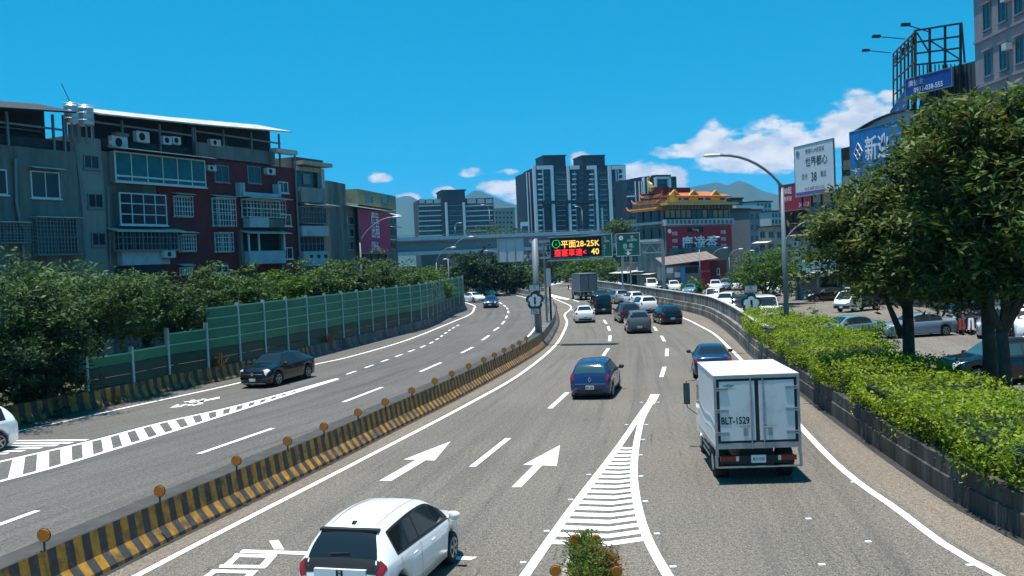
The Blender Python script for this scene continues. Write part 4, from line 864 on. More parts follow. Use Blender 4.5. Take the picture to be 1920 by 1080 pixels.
class Bld:
    def __init__(s, name, pl, px0, px1, ytop, label, depth=11, wall='plaster_grey', d=0.0, cat='building', ym=None, z0=-.03):
        s.pl = pl; ym = ym or ytop; s.u0, s.u1 = pl.pt(px0, ym)[0], pl.pt(px1, ym)[0]; s.z1 = pl.pt((px0 + px1) / 2, ytop)[1]; s.d = d
        b = pl.w((s.u0 + s.u1)/2, 0, d); s.o = thing(name, (b.x, b.y, 0), label, cat)
        s.wall = MB().pbox(pl, s.u0, s.u1, z0, s.z1, d - depth, d).build('wall', wall, s.o)
    def r(s, x0, y0, x1, y1): return s.pl.rect(x0, y0, x1, y1)
    def box(s, x0, y0, x1, y1, d0, d1, m, name, parent=None):
        u0, u1, z0, z1 = s.r(x0, y0, x1, y1); return MB().pbox(s.pl, u0, u1, z0, z1, s.d + d0, s.d + d1).build(name, m, parent or s.o)
    def win(s, x0, y0, x1, y1, nx=2, ny=1, frame='frame_white', pane='pane_dark', t=.07, sill=True, hood=False, cage=0.0, bars=8, rows=3, uz=None, d0=0.0):
        u0, u1, z0, z1 = uz or s.r(x0, y0, x1, y1); pl, d = s.pl, s.d + d0; f = MB()
        f.pbox(pl, u0, u0+t, z0, z1, d, d+.07).pbox(pl, u1-t, u1, z0, z1, d, d+.07).pbox(pl, u0+t, u1-t, z0, z0+t, d, d+.07).pbox(pl, u0+t, u1-t, z1-t, z1, d, d+.07)
        for k in range(1, nx): u = u0 + (u1-u0)*k/nx; f.pbox(pl, u-t*.4, u+t*.4, z0+t, z1-t, d, d+.06)
        for k in range(1, ny): z = z0 + (z1-z0)*k/ny; f.pbox(pl, u0+t, u1-t, z-t*.4, z+t*.4, d, d+.055)
        w = f.build('window', frame, s.o)
        for i in range(nx):
            a, b = u0 + (u1-u0)*i/nx, u0 + (u1-u0)*(i+1)/nx; MB().pbox(pl, a+t*.3, b-t*.3, z0+t*.5, z1-t*.5, d+.004, d+.03).build('pane', pane, w)
        if sill: MB().pbox(pl, u0-.08, u1+.08, z0-.08, z0, d, d+.14).build('sill', frame, w)
        if hood: 
            q = MB(); q.hexa([pl.w(u0-.12, z1+.12, d+.55), pl.w(u1+.12, z1+.12, d+.55), pl.w(u1+.12, z1+.25, d), pl.w(u0-.12, z1+.25, d), pl.w(u0-.12, z1+.15, d+.55), pl.w(u1+.12, z1+.15, d+.55), pl.w(u1+.12, z1+.28, d), pl.w(u0-.12, z1+.28, d)]); q.build('hood', 'awning', w)
        if cage:
            g = MB(); D = d + cage; th = .035
            for k in range(bars+1): u = u0 + (u1-u0)*k/bars; g.pbox(pl, u-th/2, u+th/2, z0, z1, D-th, D)
            for k in range(rows+1):
                z = z0 + (z1-z0)*k/rows; g.pbox(pl, u0, u1, z-th/2, z+th/2, D-th*1.2, D+.002)
                for u in (u0, u1): g.pbox(pl, u-th/2, u+th/2, z-th/2, z+th/2, d, D)
            g.build('grille', frame, w); MB().pbox(pl, u0-.03, u1+.03, z1, z1+.05, d, D+.08).build('cage_roof', 'awning', w); MB().pbox(pl, u0, u1, z0-.05, z0-.01, d, D).build('cage_floor', 'frame_grey', w)
        return w
    def ac(s, x0, y0, x1, y1, d0=.15, dd=0.0):
        u0, u1, z0, z1 = s.r(x0, y0, x1, y1); pl, d = s.pl, s.d + dd; o = s.o
        b = MB().pbox(pl, u0, u1, z0, z1, d + d0, d + d0 + .35).build('air_conditioner', 'ac_white', o); c = pl.w(u0 + (u1-u0)*.42, (z0+z1)/2, d + d0 + .355)
        MB().cyl(c, pl.n, min(z1-z0, u1-u0)*.36, .02, 16).build('fan', 'deep_dark', b)
        MB().pbox(pl, u0+.1, u1-.1, z0-.06, z0, d, d + d0 + .3).build('bracket', 'frame_grey', b)
    def awn(s, x0, y0, x1, y1, out=.9, m='awning', drop=.25):
        u0, u1, z0, z1 = s.r(x0, y0, x1, y1); pl, d = s.pl, s.d; zc = (z0+z1)/2; q = MB()
        q.hexa([pl.w(u0, zc-drop/2, d+out), pl.w(u1, zc-drop/2, d+out), pl.w(u1, zc+drop/2, d), pl.w(u0, zc+drop/2, d), pl.w(u0, zc-drop/2+.05, d+out), pl.w(u1, zc-drop/2+.05, d+out), pl.w(u1, zc+drop/2+.05, d), pl.w(u0, zc+drop/2+.05, d)]); return q.build('awning', m, s.o)
    def roof_storey(s, x0, x1, yroof0, yroof1, ypar, posts, setback=1.1, slab='roof_metal', rail=True, over=.7, back='roof_dark', rise=.78):
        """open rooftop storey: sloping metal roof on posts over a dark set-back room"""
        pl, d = s.pl, s.d; ua, za = pl.pt(x0, yroof0); ub, zb = pl.pt(x1, yroof1); zp = s.z1
        ft_ = rise*(over+setback)/(over+2.4) - .12; w_ = pl.w; MB().hexa([w_(ua+.2, zp, d-setback), w_(ub-.2, zp, d-setback), w_(ub-.2, zp, d-2.3), w_(ua+.2, zp, d-2.3), w_(ua+.2, za+ft_, d-setback), w_(ub-.2, zb+ft_, d-setback), w_(ub-.2, zb+ft_, d-2.3), w_(ua+.2, za+ft_, d-2.3)]).build('rooftop_room', back, s.o)
        q = MB(); n = 7
        for k in range(n):
            a, b = k/n, (k+1)/n; u, v = ua + (ub-ua)*a + .01, ua + (ub-ua)*b - .01; p, r_ = za + (zb-za)*a, za + (zb-za)*b
            q = MB(); q.hexa([pl.w(u, p-.1, d+over), pl.w(v, r_-.1, d+over), pl.w(v, r_+rise, d-2.4), pl.w(u, p+rise, d-2.4), pl.w(u, p, d+over), pl.w(v, r_, d+over), pl.w(v, r_+rise+.1, d-2.4), pl.w(u, p+rise+.1, d-2.4)]); q.build('roof_sheet', slab, s.o)
        for x in posts:
            u, _ = pl.pt(x, yroof0); k = (u-ua)/(ub-ua); z = za + (zb-za)*min(max(k, 0), 1); MB().pbox(pl, u-.06, u+.06, zp, z-.1, d-.25, d-.12).build('roof_post', 'frame_grey', s.o)
        MB().pbox(pl, ua, ub, min(za, zb)-.4, min(za, zb)-.28, d-.3, d-.2).build('roof_beam', 'frame_grey', s.o)
PL = Plane((-31.5, 48.9), (-15.4, 84.7))
# --- grey block at the left edge
A = Bld('apartment_building', PL, -170, 138, 272, 'grey plastered walk-up block with dark open rooftop shed behind the trees', d=.5, ym=400)
A.roof_storey(-170, 112, 197, 214, 0, (-60, 4, 90, 110), slab='roof_dark', over=.9, rise=.75, setback=1.6)
for k in range(6): A.box(-170, 219 + k*7, 100 - k*3, 221.5 + k*7, -1.4 - k*.15, -1.3 - k*.15, 'frame_grey', 'roof_rafter')
A.box(-170, 249, 128, 271, -.5, -.38, 'roof_dark', 'parapet_screen')
A.win(46, 323, 100, 373, 2, 1, hood=True); A.win(48, 410, 135, 478, 4, 2, 'frame_grey', cage=.5, bars=14, rows=9); A.win(-22, 419, 35, 456, 3, 2, 'frame_grey', cage=.5, bars=9, rows=7); A.win(-40, 318, 1, 366, 2, 1); A.win(76, 503, 108, 520, 2, 1, 'frame_grey')
mb = MB(); pl = PL; mb.tube([pl.w(pl.pt(x, y)[0], pl.pt(x, y)[1], .62) for x, y in ((15, 300), (17, 380), (24, 420), (33, 430), (35, 445), (29, 460), (33, 500))], .09, 8); mb.build('drain_pipe', 'frame_grey', A.o)
# --- stair hall and wine-red block
B = Bld('apartment_building', PL, 138, 556, 300, 'wine-red and grey walk-up block with enclosed balconies and a pale metal rooftop', ym=400)
u196 = PL.pt(197, 400)[0]; u300 = PL.pt(299, 450)[0]; zt = B.z1
MB().pbox(PL, B.u0, u196, zt, PL.pt(165, 258)[1], -10, 0).build('stair_tower', 'plaster_light', B.o); MB().pbox(PL, B.u0, u196, 0, zt, 0, .05).build('wall_panel', 'plaster_light', B.o)
MB().pbox(PL, u300, B.u1, 0, PL.pt(420, 301)[1], 0, .06).build('wall_panel', 'brick_red', B.o)
MB().pbox(PL, PL.pt(440, 350)[0], PL.pt(445, 350)[0], PL.pt(442, 370)[1], PL.pt(442, 343)[1], .06, .5).build('balcony_end', 'panel_pale', B.o)
B.d = 0.06
B.roof_storey(168, 366, 216, 236, 0, (174, 230, 300, 362), over=1.0); B.roof_storey(367, 528, 236, 249, 0, (367, 420, 472, 524), over=1.0)
B.box(364, 276, 512, 301, -.1, .12, 'plaster_grey', 'parapet'); B.box(196, 268, 364, 289, -.4, -.2, 'roof_dark', 'parapet'); B.box(508, 281, 548, 289, -.2, .5, 'awning', 'ledge_roof')
for r_ in ((206, 256, 235, 279), (252, 247, 276, 267), (302, 256, 318, 271), (320, 257, 335, 271), (391, 262, 410, 274)): B.ac(*r_, d0=-.2)
for x in (420, 430, 440): B.box(x, 258, x + 7, 274, -1.2, -1.1, 'frame_grey', 'rooftop_clutter')
B.box(212, 250, 236, 256, -.2, .25, 'roof_brown', 'rooftop_clutter')
for r_ in ((155, 291, 183, 317), (163, 363, 191, 390), (170, 436, 196, 461)): B.win(*r_, 2, 1, 'frame_grey')
w = B.win(204, 293, 374, 347, 6, 1, pane='pane_teal', t=.09, d0=.45); B.box(204, 293, 374, 347, 0, .445, 'plaster_light', 'balcony_enclosure'); B.awn(200, 284, 378, 292, 1.3)
B.box(206, 335, 372, 338, .45, .53, 'frame_white', 'transom')
B.box(213, 364, 301, 423, 0, .445, 'plaster_grey', 'balcony_enclosure'); B.win(213, 364, 301, 423, 4, 3, d0=.45, t=.08)
B.box(204, 434, 324, 470, 0, .345, 'plaster_grey', 'balcony_enclosure'); B.win(204, 434, 324, 470, 7, 1, 'frame_grey', d0=.35, cage=.45, bars=16, rows=3); B.awn(198, 431, 332, 435, 1.0); B.box(218, 471, 307, 497, 0, .5, 'panel_pale', 'balcony_front'); B.ac(289, 471, 310, 484, .55)
B.box(215, 500, 307, 516, 0, .1, 'pane_dark', 'dark_window')
for r_ in ((324, 369, 355, 406), (333, 441, 361, 471), (335, 502, 354, 515)): B.win(*r_, 2, 2, hood=True, cage=.3, bars=6, rows=4)
for r_ in ((400, 310, 427, 342), (462, 312, 487, 344)): B.win(*r_, 2, 1, 'frame_grey', hood=False)
for r_ in ((381, 311, 397, 321), (492, 316, 508, 328)): B.ac(*r_, d0=.05)
B.box(443, 344, 447, 370, 0, .6, 'panel_pale', 'balcony_side'); B.box(510, 346, 515, 370, 0, .6, 'panel_pale', 'balcony_side'); B.box(447, 363, 510, 370, 0, .6, 'panel_pale', 'balcony_front')
B.awn(448, 369, 526, 375, 1.2); B.win(449, 376, 522, 408, 4, 2, d0=.1, cage=.6, bars=12, rows=4); B.box(454, 409, 490, 427, 0, .7, 'panel_pale', 'balcony_front'); B.box(491, 411, 521, 427, 0, .6, 'plaster_grey', 'balcony_front')
B.awn(446, 434, 527, 439, 1.1); B.box(452, 439, 521, 471, 0, .05, 'deep_dark', 'balcony_opening'); B.box(453, 471, 521, 495, 0, .75, 'panel_pale', 'balcony_front')
for x in (452, 471, 519): B.box(x, 439, x + 2, 471, .6, .7, 'frame_white', 'balcony_post')
B.box(446, 430, 450, 500, 0, .3, 'plaster_grey', 'pilaster'); B.box(521, 430, 525, 505, 0, .3, 'plaster_grey', 'pilaster')
B.win(396, 373, 432, 424, 3, 2, hood=True, cage=.5, bars=7, rows=5); B.win(401, 437, 429, 472, 2, 2, cage=.4, bars=6, rows=4); B.win(402, 497, 426, 512, 2, 1)
for r_ in ((520, 341, 538, 362), (523, 402, 544, 424), (526, 464, 547, 486)): B.win(*r_, 2, 1)
mb = MB(); mb.tube([PL.w(PL.pt(x, y)[0], PL.pt(x, y)[1], .25) for x, y in ((135, 270), (141, 320), (150, 400), (156, 500))], .07, 6); mb.tube([PL.w(PL.pt(x, y)[0], PL.pt(x, y)[1], .2) for x, y in ((198, 350), (201, 430), (203, 500))], .05, 6); mb.build('drain_pipe', 'frame_grey', B.o)
mb = MB(); mb.tube([PL.w(PL.pt(x, y)[0], PL.pt(x, y)[1], .25) for x, y in ((548, 290), (553, 400), (559, 500))], .08, 6); mb.build('drain_pipe', 'frame_grey', B.o)
# water tanks
for (x0, x1) in ((116, 138), (141, 166)):
    a, b = PL.pt(x0, 215)[0], PL.pt(x1, 215)[0]; z0, z1 = PL.pt(150, 262)[1], PL.pt(150, 197)[1]; c = PL.w((a+b)/2, 0, .3); r_ = (b-a)/2*.95
    t = thing('water_tank', (c.x, c.y, z0), 'shiny steel rooftop water tank on a stand %s' % ('beside the grey block' if x0 < 130 else 'over the stair hall'), 'water tank')
    zz = z0 + .9
    MB().tube([(c.x, c.y, zz), (c.x, c.y, z1-.25), (c.x, c.y, z1)], [r_, r_, r_*.45], 18).build('tank_body', 'steel_tank', t)
    for k in range(3): MB().tube([(c.x + (r_+.01)*math.cos(q*.349), c.y + (r_+.01)*math.sin(q*.349), zz + .3 + k*.45) for q in range(19)], .035, 5).build('tank_band', 'steel_tank', t)
    for k in range(4): an = k*1.571 + .4; MB().bar((c.x + r_*.8*math.cos(an), c.y + r_*.8*math.sin(an), z0-.2), (c.x + r_*.8*math.cos(an), c.y + r_*.8*math.sin(an), zz), .08).build('leg', 'frame_grey', t)
    if x0 < 130: MB().tube([(c.x, c.y, z1-.05), (c.x-.5, c.y, z1+1.2)], .025, 5).build('aerial', 'dark_metal', t)
# --- narrow block with pale balcony fronts
C = Bld('apartment_building', PL, 557, 611, 298, 'narrow block with pale balcony fronts next to the wine-red block', wall='plaster_grey', d=-.3, ym=400)
C.box(556, 305, 611, 312, 0, 1.0, 'cream', 'cornice'); C.box(556, 314, 604, 322, 0, .4, 'cream', 'lintel'); C.box(558, 322, 600, 353, 0, .05, 'pane_dark', 'balcony_opening'); C.box(556, 353, 601, 381, 0, .8, 'plaster_light', 'balcony_front'); C.box(600, 318, 606, 378, 0, .5, 'panel_pale', 'balcony_side'); C.box(572, 326, 584, 345, .05, .12, 'frame_grey', 'balcony_door')
C.awn(560, 381, 620, 388, 1.3); C.win(558, 389, 611, 419, 4, 1, 'frame_grey', d0=.3, cage=.5, bars=10, rows=3); C.box(558, 424, 607, 443, 0, .8, 'panel_pale', 'balcony_front'); C.box(561, 443, 607, 472, 0, .3, 'plaster_grey', 'balcony_enclosure'); C.win(561, 443, 607, 472, 6, 2, 'frame_grey', d0=.31); bf = C.box(561, 472, 608, 499, 0, .8, 'panel_pale', 'balcony_front')
for x in (572, 586, 599): C.box(x, 478, x + 6, 484, .8, .81, 'deep_dark', 'vent', bf)
C.box(556, 297, 608, 306, -.1, .15, 'roof_dark', 'parapet')
# --- blank dark house and the one with the pink banner
pD, pE = P(612, 450, 92), P(748, 450, 116); PL2 = Plane((pD.x, pD.y), (pE.x, pE.y))
D = Bld('apartment_building', PL2, 609, 642, 342, 'blank dark party-wall house partly grown with ivy beside the narrow block', wall='plaster_grey', d=.3)
E = Bld('apartment_building', PL2, 642, 742, 388, 'low house with olive rooftop room and a pink rental banner', wall='plaster_grey')
E.box(671, 361, 742, 388, -7, .0, 'olive_wall', 'rooftop_room')
for x in (686, 715): E.win(x, 366, x + 12, 381, 1, 1, 'frame_grey')
E.box(642, 362, 671, 388, -5, -1.5, 'cream', 'rooftop_room'); E.awn(640, 388, 716, 394, 1.2); E.box(642, 381, 671, 386, -.2, 0, 'panel_pale', 'parapet')
for k, y in enumerate((405, 428, 452)): E.win(644, y, 662, y + 16, 2, 1, 'frame_grey'); E.win(727, y, 741, y + 15, 2, 1, 'frame_grey'); E.awn(724, y - 4, 743, y - 1, .8)
def banner(pl, x0, y0, x1, y1, d, m, label, name='banner', frame=True, thick=.12, cat='sign', legs=None):
    u0, u1, z0, z1 = pl.rect(x0, y0, x1, y1); b = pl.w((u0+u1)/2, z0, d); o = thing(name, b, label, cat)
    s = MB().pbox(pl, u0, u1, z0, z1, d-thick, d).build('sign_face', m, o)
    if frame:
        f = MB(); t = .08; f.pbox(pl, u0-t, u0, z0-t, z1+t, d-thick-.02, d+.03).pbox(pl, u1, u1+t, z0-t, z1+t, d-thick-.02, d+.03).pbox(pl, u0, u1, z0-t, z0, d-thick-.02, d+.03).pbox(pl, u0, u1, z1, z1+t, d-thick-.02, d+.03); f.build('sign_frame', 'frame_grey', o)
    if legs is not None:
        f = MB()
        for k in range(4): u = u0 + (u1-u0)*(k+.5)/4; f.pbox(pl, u-.06, u+.06, legs, z1-.2, d-thick-.2, d-thick)
        f.pbox(pl, u0, u1, z0+.2, z0+.3, d-thick-.25, d-thick); f.build('sign_support', 'dark_metal', o)
    return o, (u0, u1, z0, z1)
def write(o, pl, R4, d, body, fx, fz, size, m, bold=.0, sx=1.0, align='CENTER', spacing=1.0):
    """fx, fz: place on the sign as fractions, size as a fraction of its height"""
    u0, u1, z0, z1 = R4; return text_mesh(body, size*(z1-z0), m, o, pl.w(u0 + (u1-u0)*fx, z0 + (z1-z0)*fz, d + .015), pl.u, (0, 0, 1), align, bold, 'lettering', sx, spacing=spacing)
o, q = banner(PL2, 665, 397, 723, 475, .55, 'sign_pink', 'pink banner with white lettering on the low house', legs=4.0)
write(o, PL2, q, .55, '廣告', .5, .72, .33, 'ink_white', .012, .95); write(o, PL2, q, .55, '出租', .5, .39, .34, 'ink_white', .014, .95); write(o, PL2, q, .55, '0966-', .48, .06, .32, 'ink_white', .014, .85)

# ================================================================== far apartment blocks
def far_block(name, x0, x1, Z, ytop, label, wall, z_turn=0.0, depth=25):
    a, b = P(x0, 480, Z), P(x1, 480, Z + z_turn); pl = Plane((a.x, a.y), (b.x, b.y)); return Bld(name, pl, x0, x1, ytop, label, depth, wall)
# twin towers
T = far_block('apartment_tower', 1003, 1173, 560, 311, 'tall dark twin apartment towers with white vertical fins and stacked balconies', 'tower_dark', 12, 30)
for a, b, y in ((1021, 1063, 291), (1094, 1137, 291)): T.box(a, y, b, 312, -22, -3, 'tower_dark', 'lift_house'); T.box(a - 1, y - 1.5, b + 1, y, -22.5, -2.5, 'tower_brown', 'house_roof')
for (x0, x1) in ((1001, 1006), (1034, 1039), (1065, 1069), (1116, 1120), (1142, 1147), (1168, 1174)): T.box(x0, 311, x1, 470, 0, 2.2, 'tower_white', 'fin')
for x0, x1 in ((1006, 1034), (1069, 1085), (1100, 1116), (1147, 1168)): T.box(x0, 311, x1, 318, 0, 2.0, 'tower_white', 'cornice')
for x in (1017, 1154, 1158): T.box(x, 318, x + 1.4, 376, 0, 1.6, 'tower_white', 'fin')
for x in (1018, 1127, 1128.5): T.box(x, 390, x + 1.2, 440, 0, 1.6, 'tower_white', 'fin')
T.box(990, 322, 1001, 470, -30, -4, 'tower_dark', 'side_wing'); 
for x in (992, 997): T.box(x, 322, x + 1.2, 470, -4, -2.5, 'tower_white', 'fin')
nfl = 16
for k in range(nfl):
    y = 319 + k * 9.6
    for (x0, x1, n) in ((1008, 1016, 1), (1019, 1033, 2), (1040, 1064, 3), (1072, 1078, 1), (1086, 1094, 1), (1104, 1115, 1), (1121, 1141, 3), (1148, 1153, 1), (1159.5, 1167, 1)):
        if y > 376 and y < 386: continue
        T.box(x0 + .4, y + 1.6, x1 - .4, y + 7.6, 0, .15, 'tower_pane', 'window')
    for (x0, x1) in ((1008, 1016), (1072, 1079), (1104, 1112), (1159.5, 1167), (1044, 1060), (1124, 1138)):
        if (x0 in (1044, 1124)) and k < 1: continue
        T.box(x0, y + (6.6 if x0 not in (1044, 1124) else 7.6), x1, y + 9.2, 0, 2.0 if x0 not in (1044, 1124) else 1.2, 'tower_white' if x0 not in (1044, 1124) else 'frame_grey', 'balcony')
for x in (1078.5, 1111): T.box(x, 320, x + 1.2, 470, 0, 2.0, 'frame_grey', 'fin')
T.box(1006, 376, 1116, 382, .2, 2.4, 'tower_dark', 'band'); T.box(1147, 376, 1168, 383, .2, 2.4, 'tower_dark', 'band')
# slab block left of the towers
S_ = far_block('apartment_block', 784, 925, 560, 373, 'wide dark apartment slab with pale floor bands behind the flyover', 'tower_brown', 10, 25)
S_.box(828, 357, 871, 374, -20, 1.5, 'tower_brown', 'centre_tower'); S_.box(826, 356, 873, 358, -20.5, 2.2, 'tower_dark', 'tower_roof'); S_.box(828, 374, 871, 470, 0, 1.5, 'tower_brown', 'centre_tower')
for x in (835, 868): S_.box(x, 380, x + 4, 470, 1.5, 3.2, 'tower_white', 'column')
for k in range(8):
    y = 385 + k * 9.4
    for x0, x1, n in ((785, 834, 7), (873, 924, 7)):
        S_.box(x0, y, x1, y + 1.5, 0, 1.2, 'tower_white', 'floor_band')
        for j in range(n): w_ = (x1 - x0) / n; S_.box(x0 + j*w_ + .8, y + 2.6, x0 + (j+1)*w_ - .8, y + 8, 0, .2, 'tower_pane', 'window')
    for j in range(3): S_.box(841 + j*9, y + 2, 848 + j*9, y + 7, 1.5, 1.7, 'tower_pane', 'window')
    S_.box(840, y, 868, y + 1.2, 1.5, 2.2, 'frame_grey', 'floor_band')
for x0, x1 in ((786, 796), (799, 811), (814, 826), (876, 892), (895, 908), (911, 923)): S_.box(x0, 373, x1, 381, .1, .4, 'panel_pale', 'roof_screen')
N_ = far_block('apartment_block', 926, 965, 700, 390, 'pale beige far apartment block between the slab and the towers', 'cream', 0, 20)
for k in range(6):
    for j in range(5): N_.box(929 + j*7, 397 + k*9, 932.5 + j*7, 401 + k*9, 0, .3, 'tower_pane', 'window')
N_.box(926, 387, 966, 390, -20, .8, 'frame_white', 'roof_slab')
V_ = far_block('apartment_block', 976, 991, 500, 416, 'small white block squeezed beside the twin towers', 'frame_white', 0, 12); V_.box(979, 424, 990, 436, 0, .3, 'tower_pane', 'window')
Q1 = far_block('apartment_tower', 1175, 1206, 470, 340, 'dark slim tower with pale fins just right of the twin towers', 'tower_dark', 0, 25)
for x in (1192, 1199, 1204): Q1.box(x, 340, x + 1.6, 460, 0, 1.6, 'tower_white', 'fin')
Q1.box(1175, 367, 1193, 369.5, 0, 1.6, 'tower_white', 'floor_band')
for k in range(9):
    for x0, x1 in ((1177, 1183), (1185, 1191)): Q1.box(x0, 345 + k*11, x1, 352 + k*11, 0, .2, 'tower_pane', 'window')
Q2 = far_block('apartment_tower', 1204, 1268, 470, 331, 'dark broad tower rising behind the temple-roofed building', 'tower_dark', 8, 28)
for x0, x1 in ((1206, 1208), (1215, 1217), (1228, 1231), (1252, 1257)): Q2.box(x0, 333, x1, 460, 0, 1.8, 'tower_white', 'fin')
Q2.box(1228, 332, 1254, 336, 0, 1.8, 'tower_white', 'cornice'); Q2.box(1226, 328, 1256, 331, -20, 1, 'tower_dark', 'lift_house')
for k in range(7):
    for x0, x1 in ((1209, 1214), (1219, 1226), (1233, 1250), (1259, 1265)): Q2.box(x0, 338 + k*11, x1, 345 + k*11, 0, .25, 'tower_pane', 'window')
# ================================================================== temple-roofed building
fa, fb_ = P(1242, 480, 150), P(1368, 480, 158); PF = Plane((fa.x, fa.y), (fb_.x, fb_.y))
lb = PF.a.copy(); la = PF.a - PF.n * 6.6; PS = Plane((la.x, la.y), (lb.x, lb.y))
TB = Bld('shop_building', PF, 1242, 1368, 384, 'four-storey shop building with an orange temple-style roof and a big red sign', 6.6, 'plaster_light')
TB.box(1244, 392, 1366, 410, .0, .1, 'deep_dark', 'window_band')
for k in range(12): x = 1246 + k*10.0; TB.win(x, 393.5, x + 8.6, 409, 1, 1, 'roof_brown', 'pane_yellow' if k not in (5, 6, 8) else 'pane_dark', t=.06, sill=False, d0=.1)
TB.box(1241, 411, 1369, 422, 0, .9, 'panel_pale', 'balustrade')
for k in range(16): TB.box(1244 + k*7.8, 413, 1248.5 + k*7.8, 420, .9, .93, 'plaster_grey', 'balustrade_panel')
TB.box(1243, 385, 1367, 392, 0, .7, 'plaster_grey', 'bracket_band')
for k in range(20): TB.box(1245 + k*6.2, 386, 1247.5 + k*6.2, 391.5, .7, 1.0, 'roof_brown', 'bracket')
TB.box(1238, 380.5, 1371, 385, -1, 1.7, 'trim_yellow', 'eave'); TB.box(1242, 368, 1367, 381, -5.5, -.6, 'panel_pale', 'attic_wall')
for k in range(9): TB.box(1246 + k*13.6, 371, 1255 + k*13.6, 374, -.6, -.57, 'deep_dark', 'attic_slot')
for x in (1268, 1304, 1345):
    u, z = PF.pt(x, 381)[0], PF.pt(x, 381)[1]; mb = MB(); mb.poly([PF.w(u-1, z, -.5), PF.w(u+1, z, -.5), PF.w(u+1, z+1.2, -.5), PF.w(u, z+2.0, -.5), PF.w(u-1, z+1.2, -.5)]); mb.bar(PF.w(u-1.3, z+1.0, -.3), PF.w(u, z+2.1, -.3), .3); mb.bar(PF.w(u+1.3, z+1.0, -.3), PF.w(u, z+2.1, -.3), .3); mb.build('gable', 'trim_yellow', TB.o)
u0, u1 = PF.pt(1268, 362)[0], PF.pt(1368, 362)[0]; z0, z1 = PF.pt(1310, 368)[1], PF.pt(1310, 356)[1]
for k in range(14):
    a, b = u0 + (u1-u0)*k/14, u0 + (u1-u0)*(k+1)/14 - .06; mb = MB(); mb.hexa([PF.w(a, z0-.2, .4), PF.w(b, z0-.2, .4), PF.w(b, z1-.1, -5), PF.w(a, z1-.1, -5), PF.w(a, z0+.05, .4), PF.w(b, z0+.05, .4), PF.w(b, z1+.15, -5), PF.w(a, z1+.15, -5)]); mb.build('roof_tile_strip', 'tile_orange', TB.o)
TB.box(1283, 348, 1322, 357, -6, -3.5, 'wall_wine', 'rooftop_room')
# the side wing with stepped, upswept eaves
us0, us1 = 0.0, PS.len; zw = PS.pt(1220, 392)[1]
for k, y in enumerate((404, 436)):
    for j in range(3): a = us0 + (us1-us0)*(.12 + j*.29); z = PS.pt(1220, y)[1]; MB().pbox(PS, a, a + (us1-us0)*.22, z-.9, z+.7, -.02, .09).build('window', 'pane_dark', TB.o)
    z = PS.pt(1220, y + 14)[1]; MB().pbox(PS, us0-.2, us1+.2, z-.3, z+.1, -.02, .5).build('floor_ledge', 'panel_pale', TB.o)
def swept(pl, u0, u1, z, d, up, m, name, rise=0.0, th=.17):
    mb = MB(); n = 10; pts = []
    for k in range(n+1): t = k/n; c = (2*t-1); pts.append(pl.w(u0 + (u1-u0)*t, z + rise*t + up*abs(c)**3, d))
    mb.tube(pts, [th]*(n+1), 6); return mb.build(name, m, TB.o)
L_ = us1 - us0
for k, (y, a, b, up) in enumerate(((393, -.1, 1.02, .9), (380, .12, 1.0, .9), (369, .34, .98, .8))):
    z = PS.pt(1225, y)[1]; MB().pbox(PS, us0 + L_*max(a, 0), us0 + L_*b, z-.22, z+.12, -1.2 - k*.5, .9 - k*.5).build('eave', 'tile_orange', TB.o); MB().pbox(PS, us0 + L_*max(a, 0) + .1, us0 + L_*b - .1, z+.12, z+.3, -1.2 - k*.5, .7 - k*.5).build('eave_tiles', 'trim_yellow', TB.o)
    for e_, s_ in ((max(a, 0), -1), (b, 1)): MB().tube([PS.w(us0 + L_*e_ - s_*.4, z, .85 - k*.5), PS.w(us0 + L_*e_ + s_*.35, z+.2, .95 - k*.5), PS.w(us0 + L_*e_ + s_*.75, z+.75, 1.0 - k*.5)], [.2, .16, .06], 6).build('eave_tip', 'tile_orange', TB.o)
    MB().pbox(PS, us0 + L_*(a+.1), us0 + L_*(b-.03), z-.1, z+1.6, -1.2 - k*.5, .2 - k*.5).build('roof_tier', 'wall_wine' if k else 'plaster_grey', TB.o)
z = PS.pt(1225, 356)[1]; mb = MB(); u = us0 + L_*.62
for k in range(6): mb.tube([PS.w(u + .5*math.sin(k*1.1), z + k*.38, -.2), PS.w(u + .5*math.sin((k+1)*1.1), z + (k+1)*.38, -.2)], [.42 - k*.05, .37 - k*.05], 6)
mb.build('ridge_ornament', 'trim_yellow', TB.o)
o, q = banner(PF, 1243, 424, 1366, 473, .7, 'sign_red', 'large red sign with big white brush characters on the temple-roofed building', 'shop_sign', legs=None)
write(o, PF, q, .7, '廣達香', .5, .10, .62, 'ink_white', .015, 1.0, spacing=1.05)
for f, al in ((.13, 'CENTER'), (.87, 'CENTER')):
    for k, t in enumerate(('肉醬', '肉鬆', '罐頭')): write(o, PF, q, .7, t, f, .68 - k*.27, .16, 'ink_white', .0, .9)
mb = MB(); u0, u1, z0, z1 = q; mb.cyl(PF.w(u0 + (u1-u0)*.055, z1 - .7, .73), PF.n, .38, .03, 16); mb.build('sign_emblem', 'ink_white', o)
u = u0 + (u1-u0)*.46; MB().pbox(PF, u0 + (u1-u0)*.32, u0 + (u1-u0)*.56, z1-1.0, z1-.2, .705, .74).build('sign_panel', 'deep_dark', o); write(o, PF, q, .74, 'Tong', .44, .82, .15, 'ink_white', .0, 1.1)
TB.box(1250, 474, 1366, 481, 0, .7, 'olive_wall', 'strip_sign')
for k in range(14): TB.box(1254 + k*8, 475.2, 1258.5 + k*8, 479.8, .7, .74, 'trim_yellow', 'sign_character')
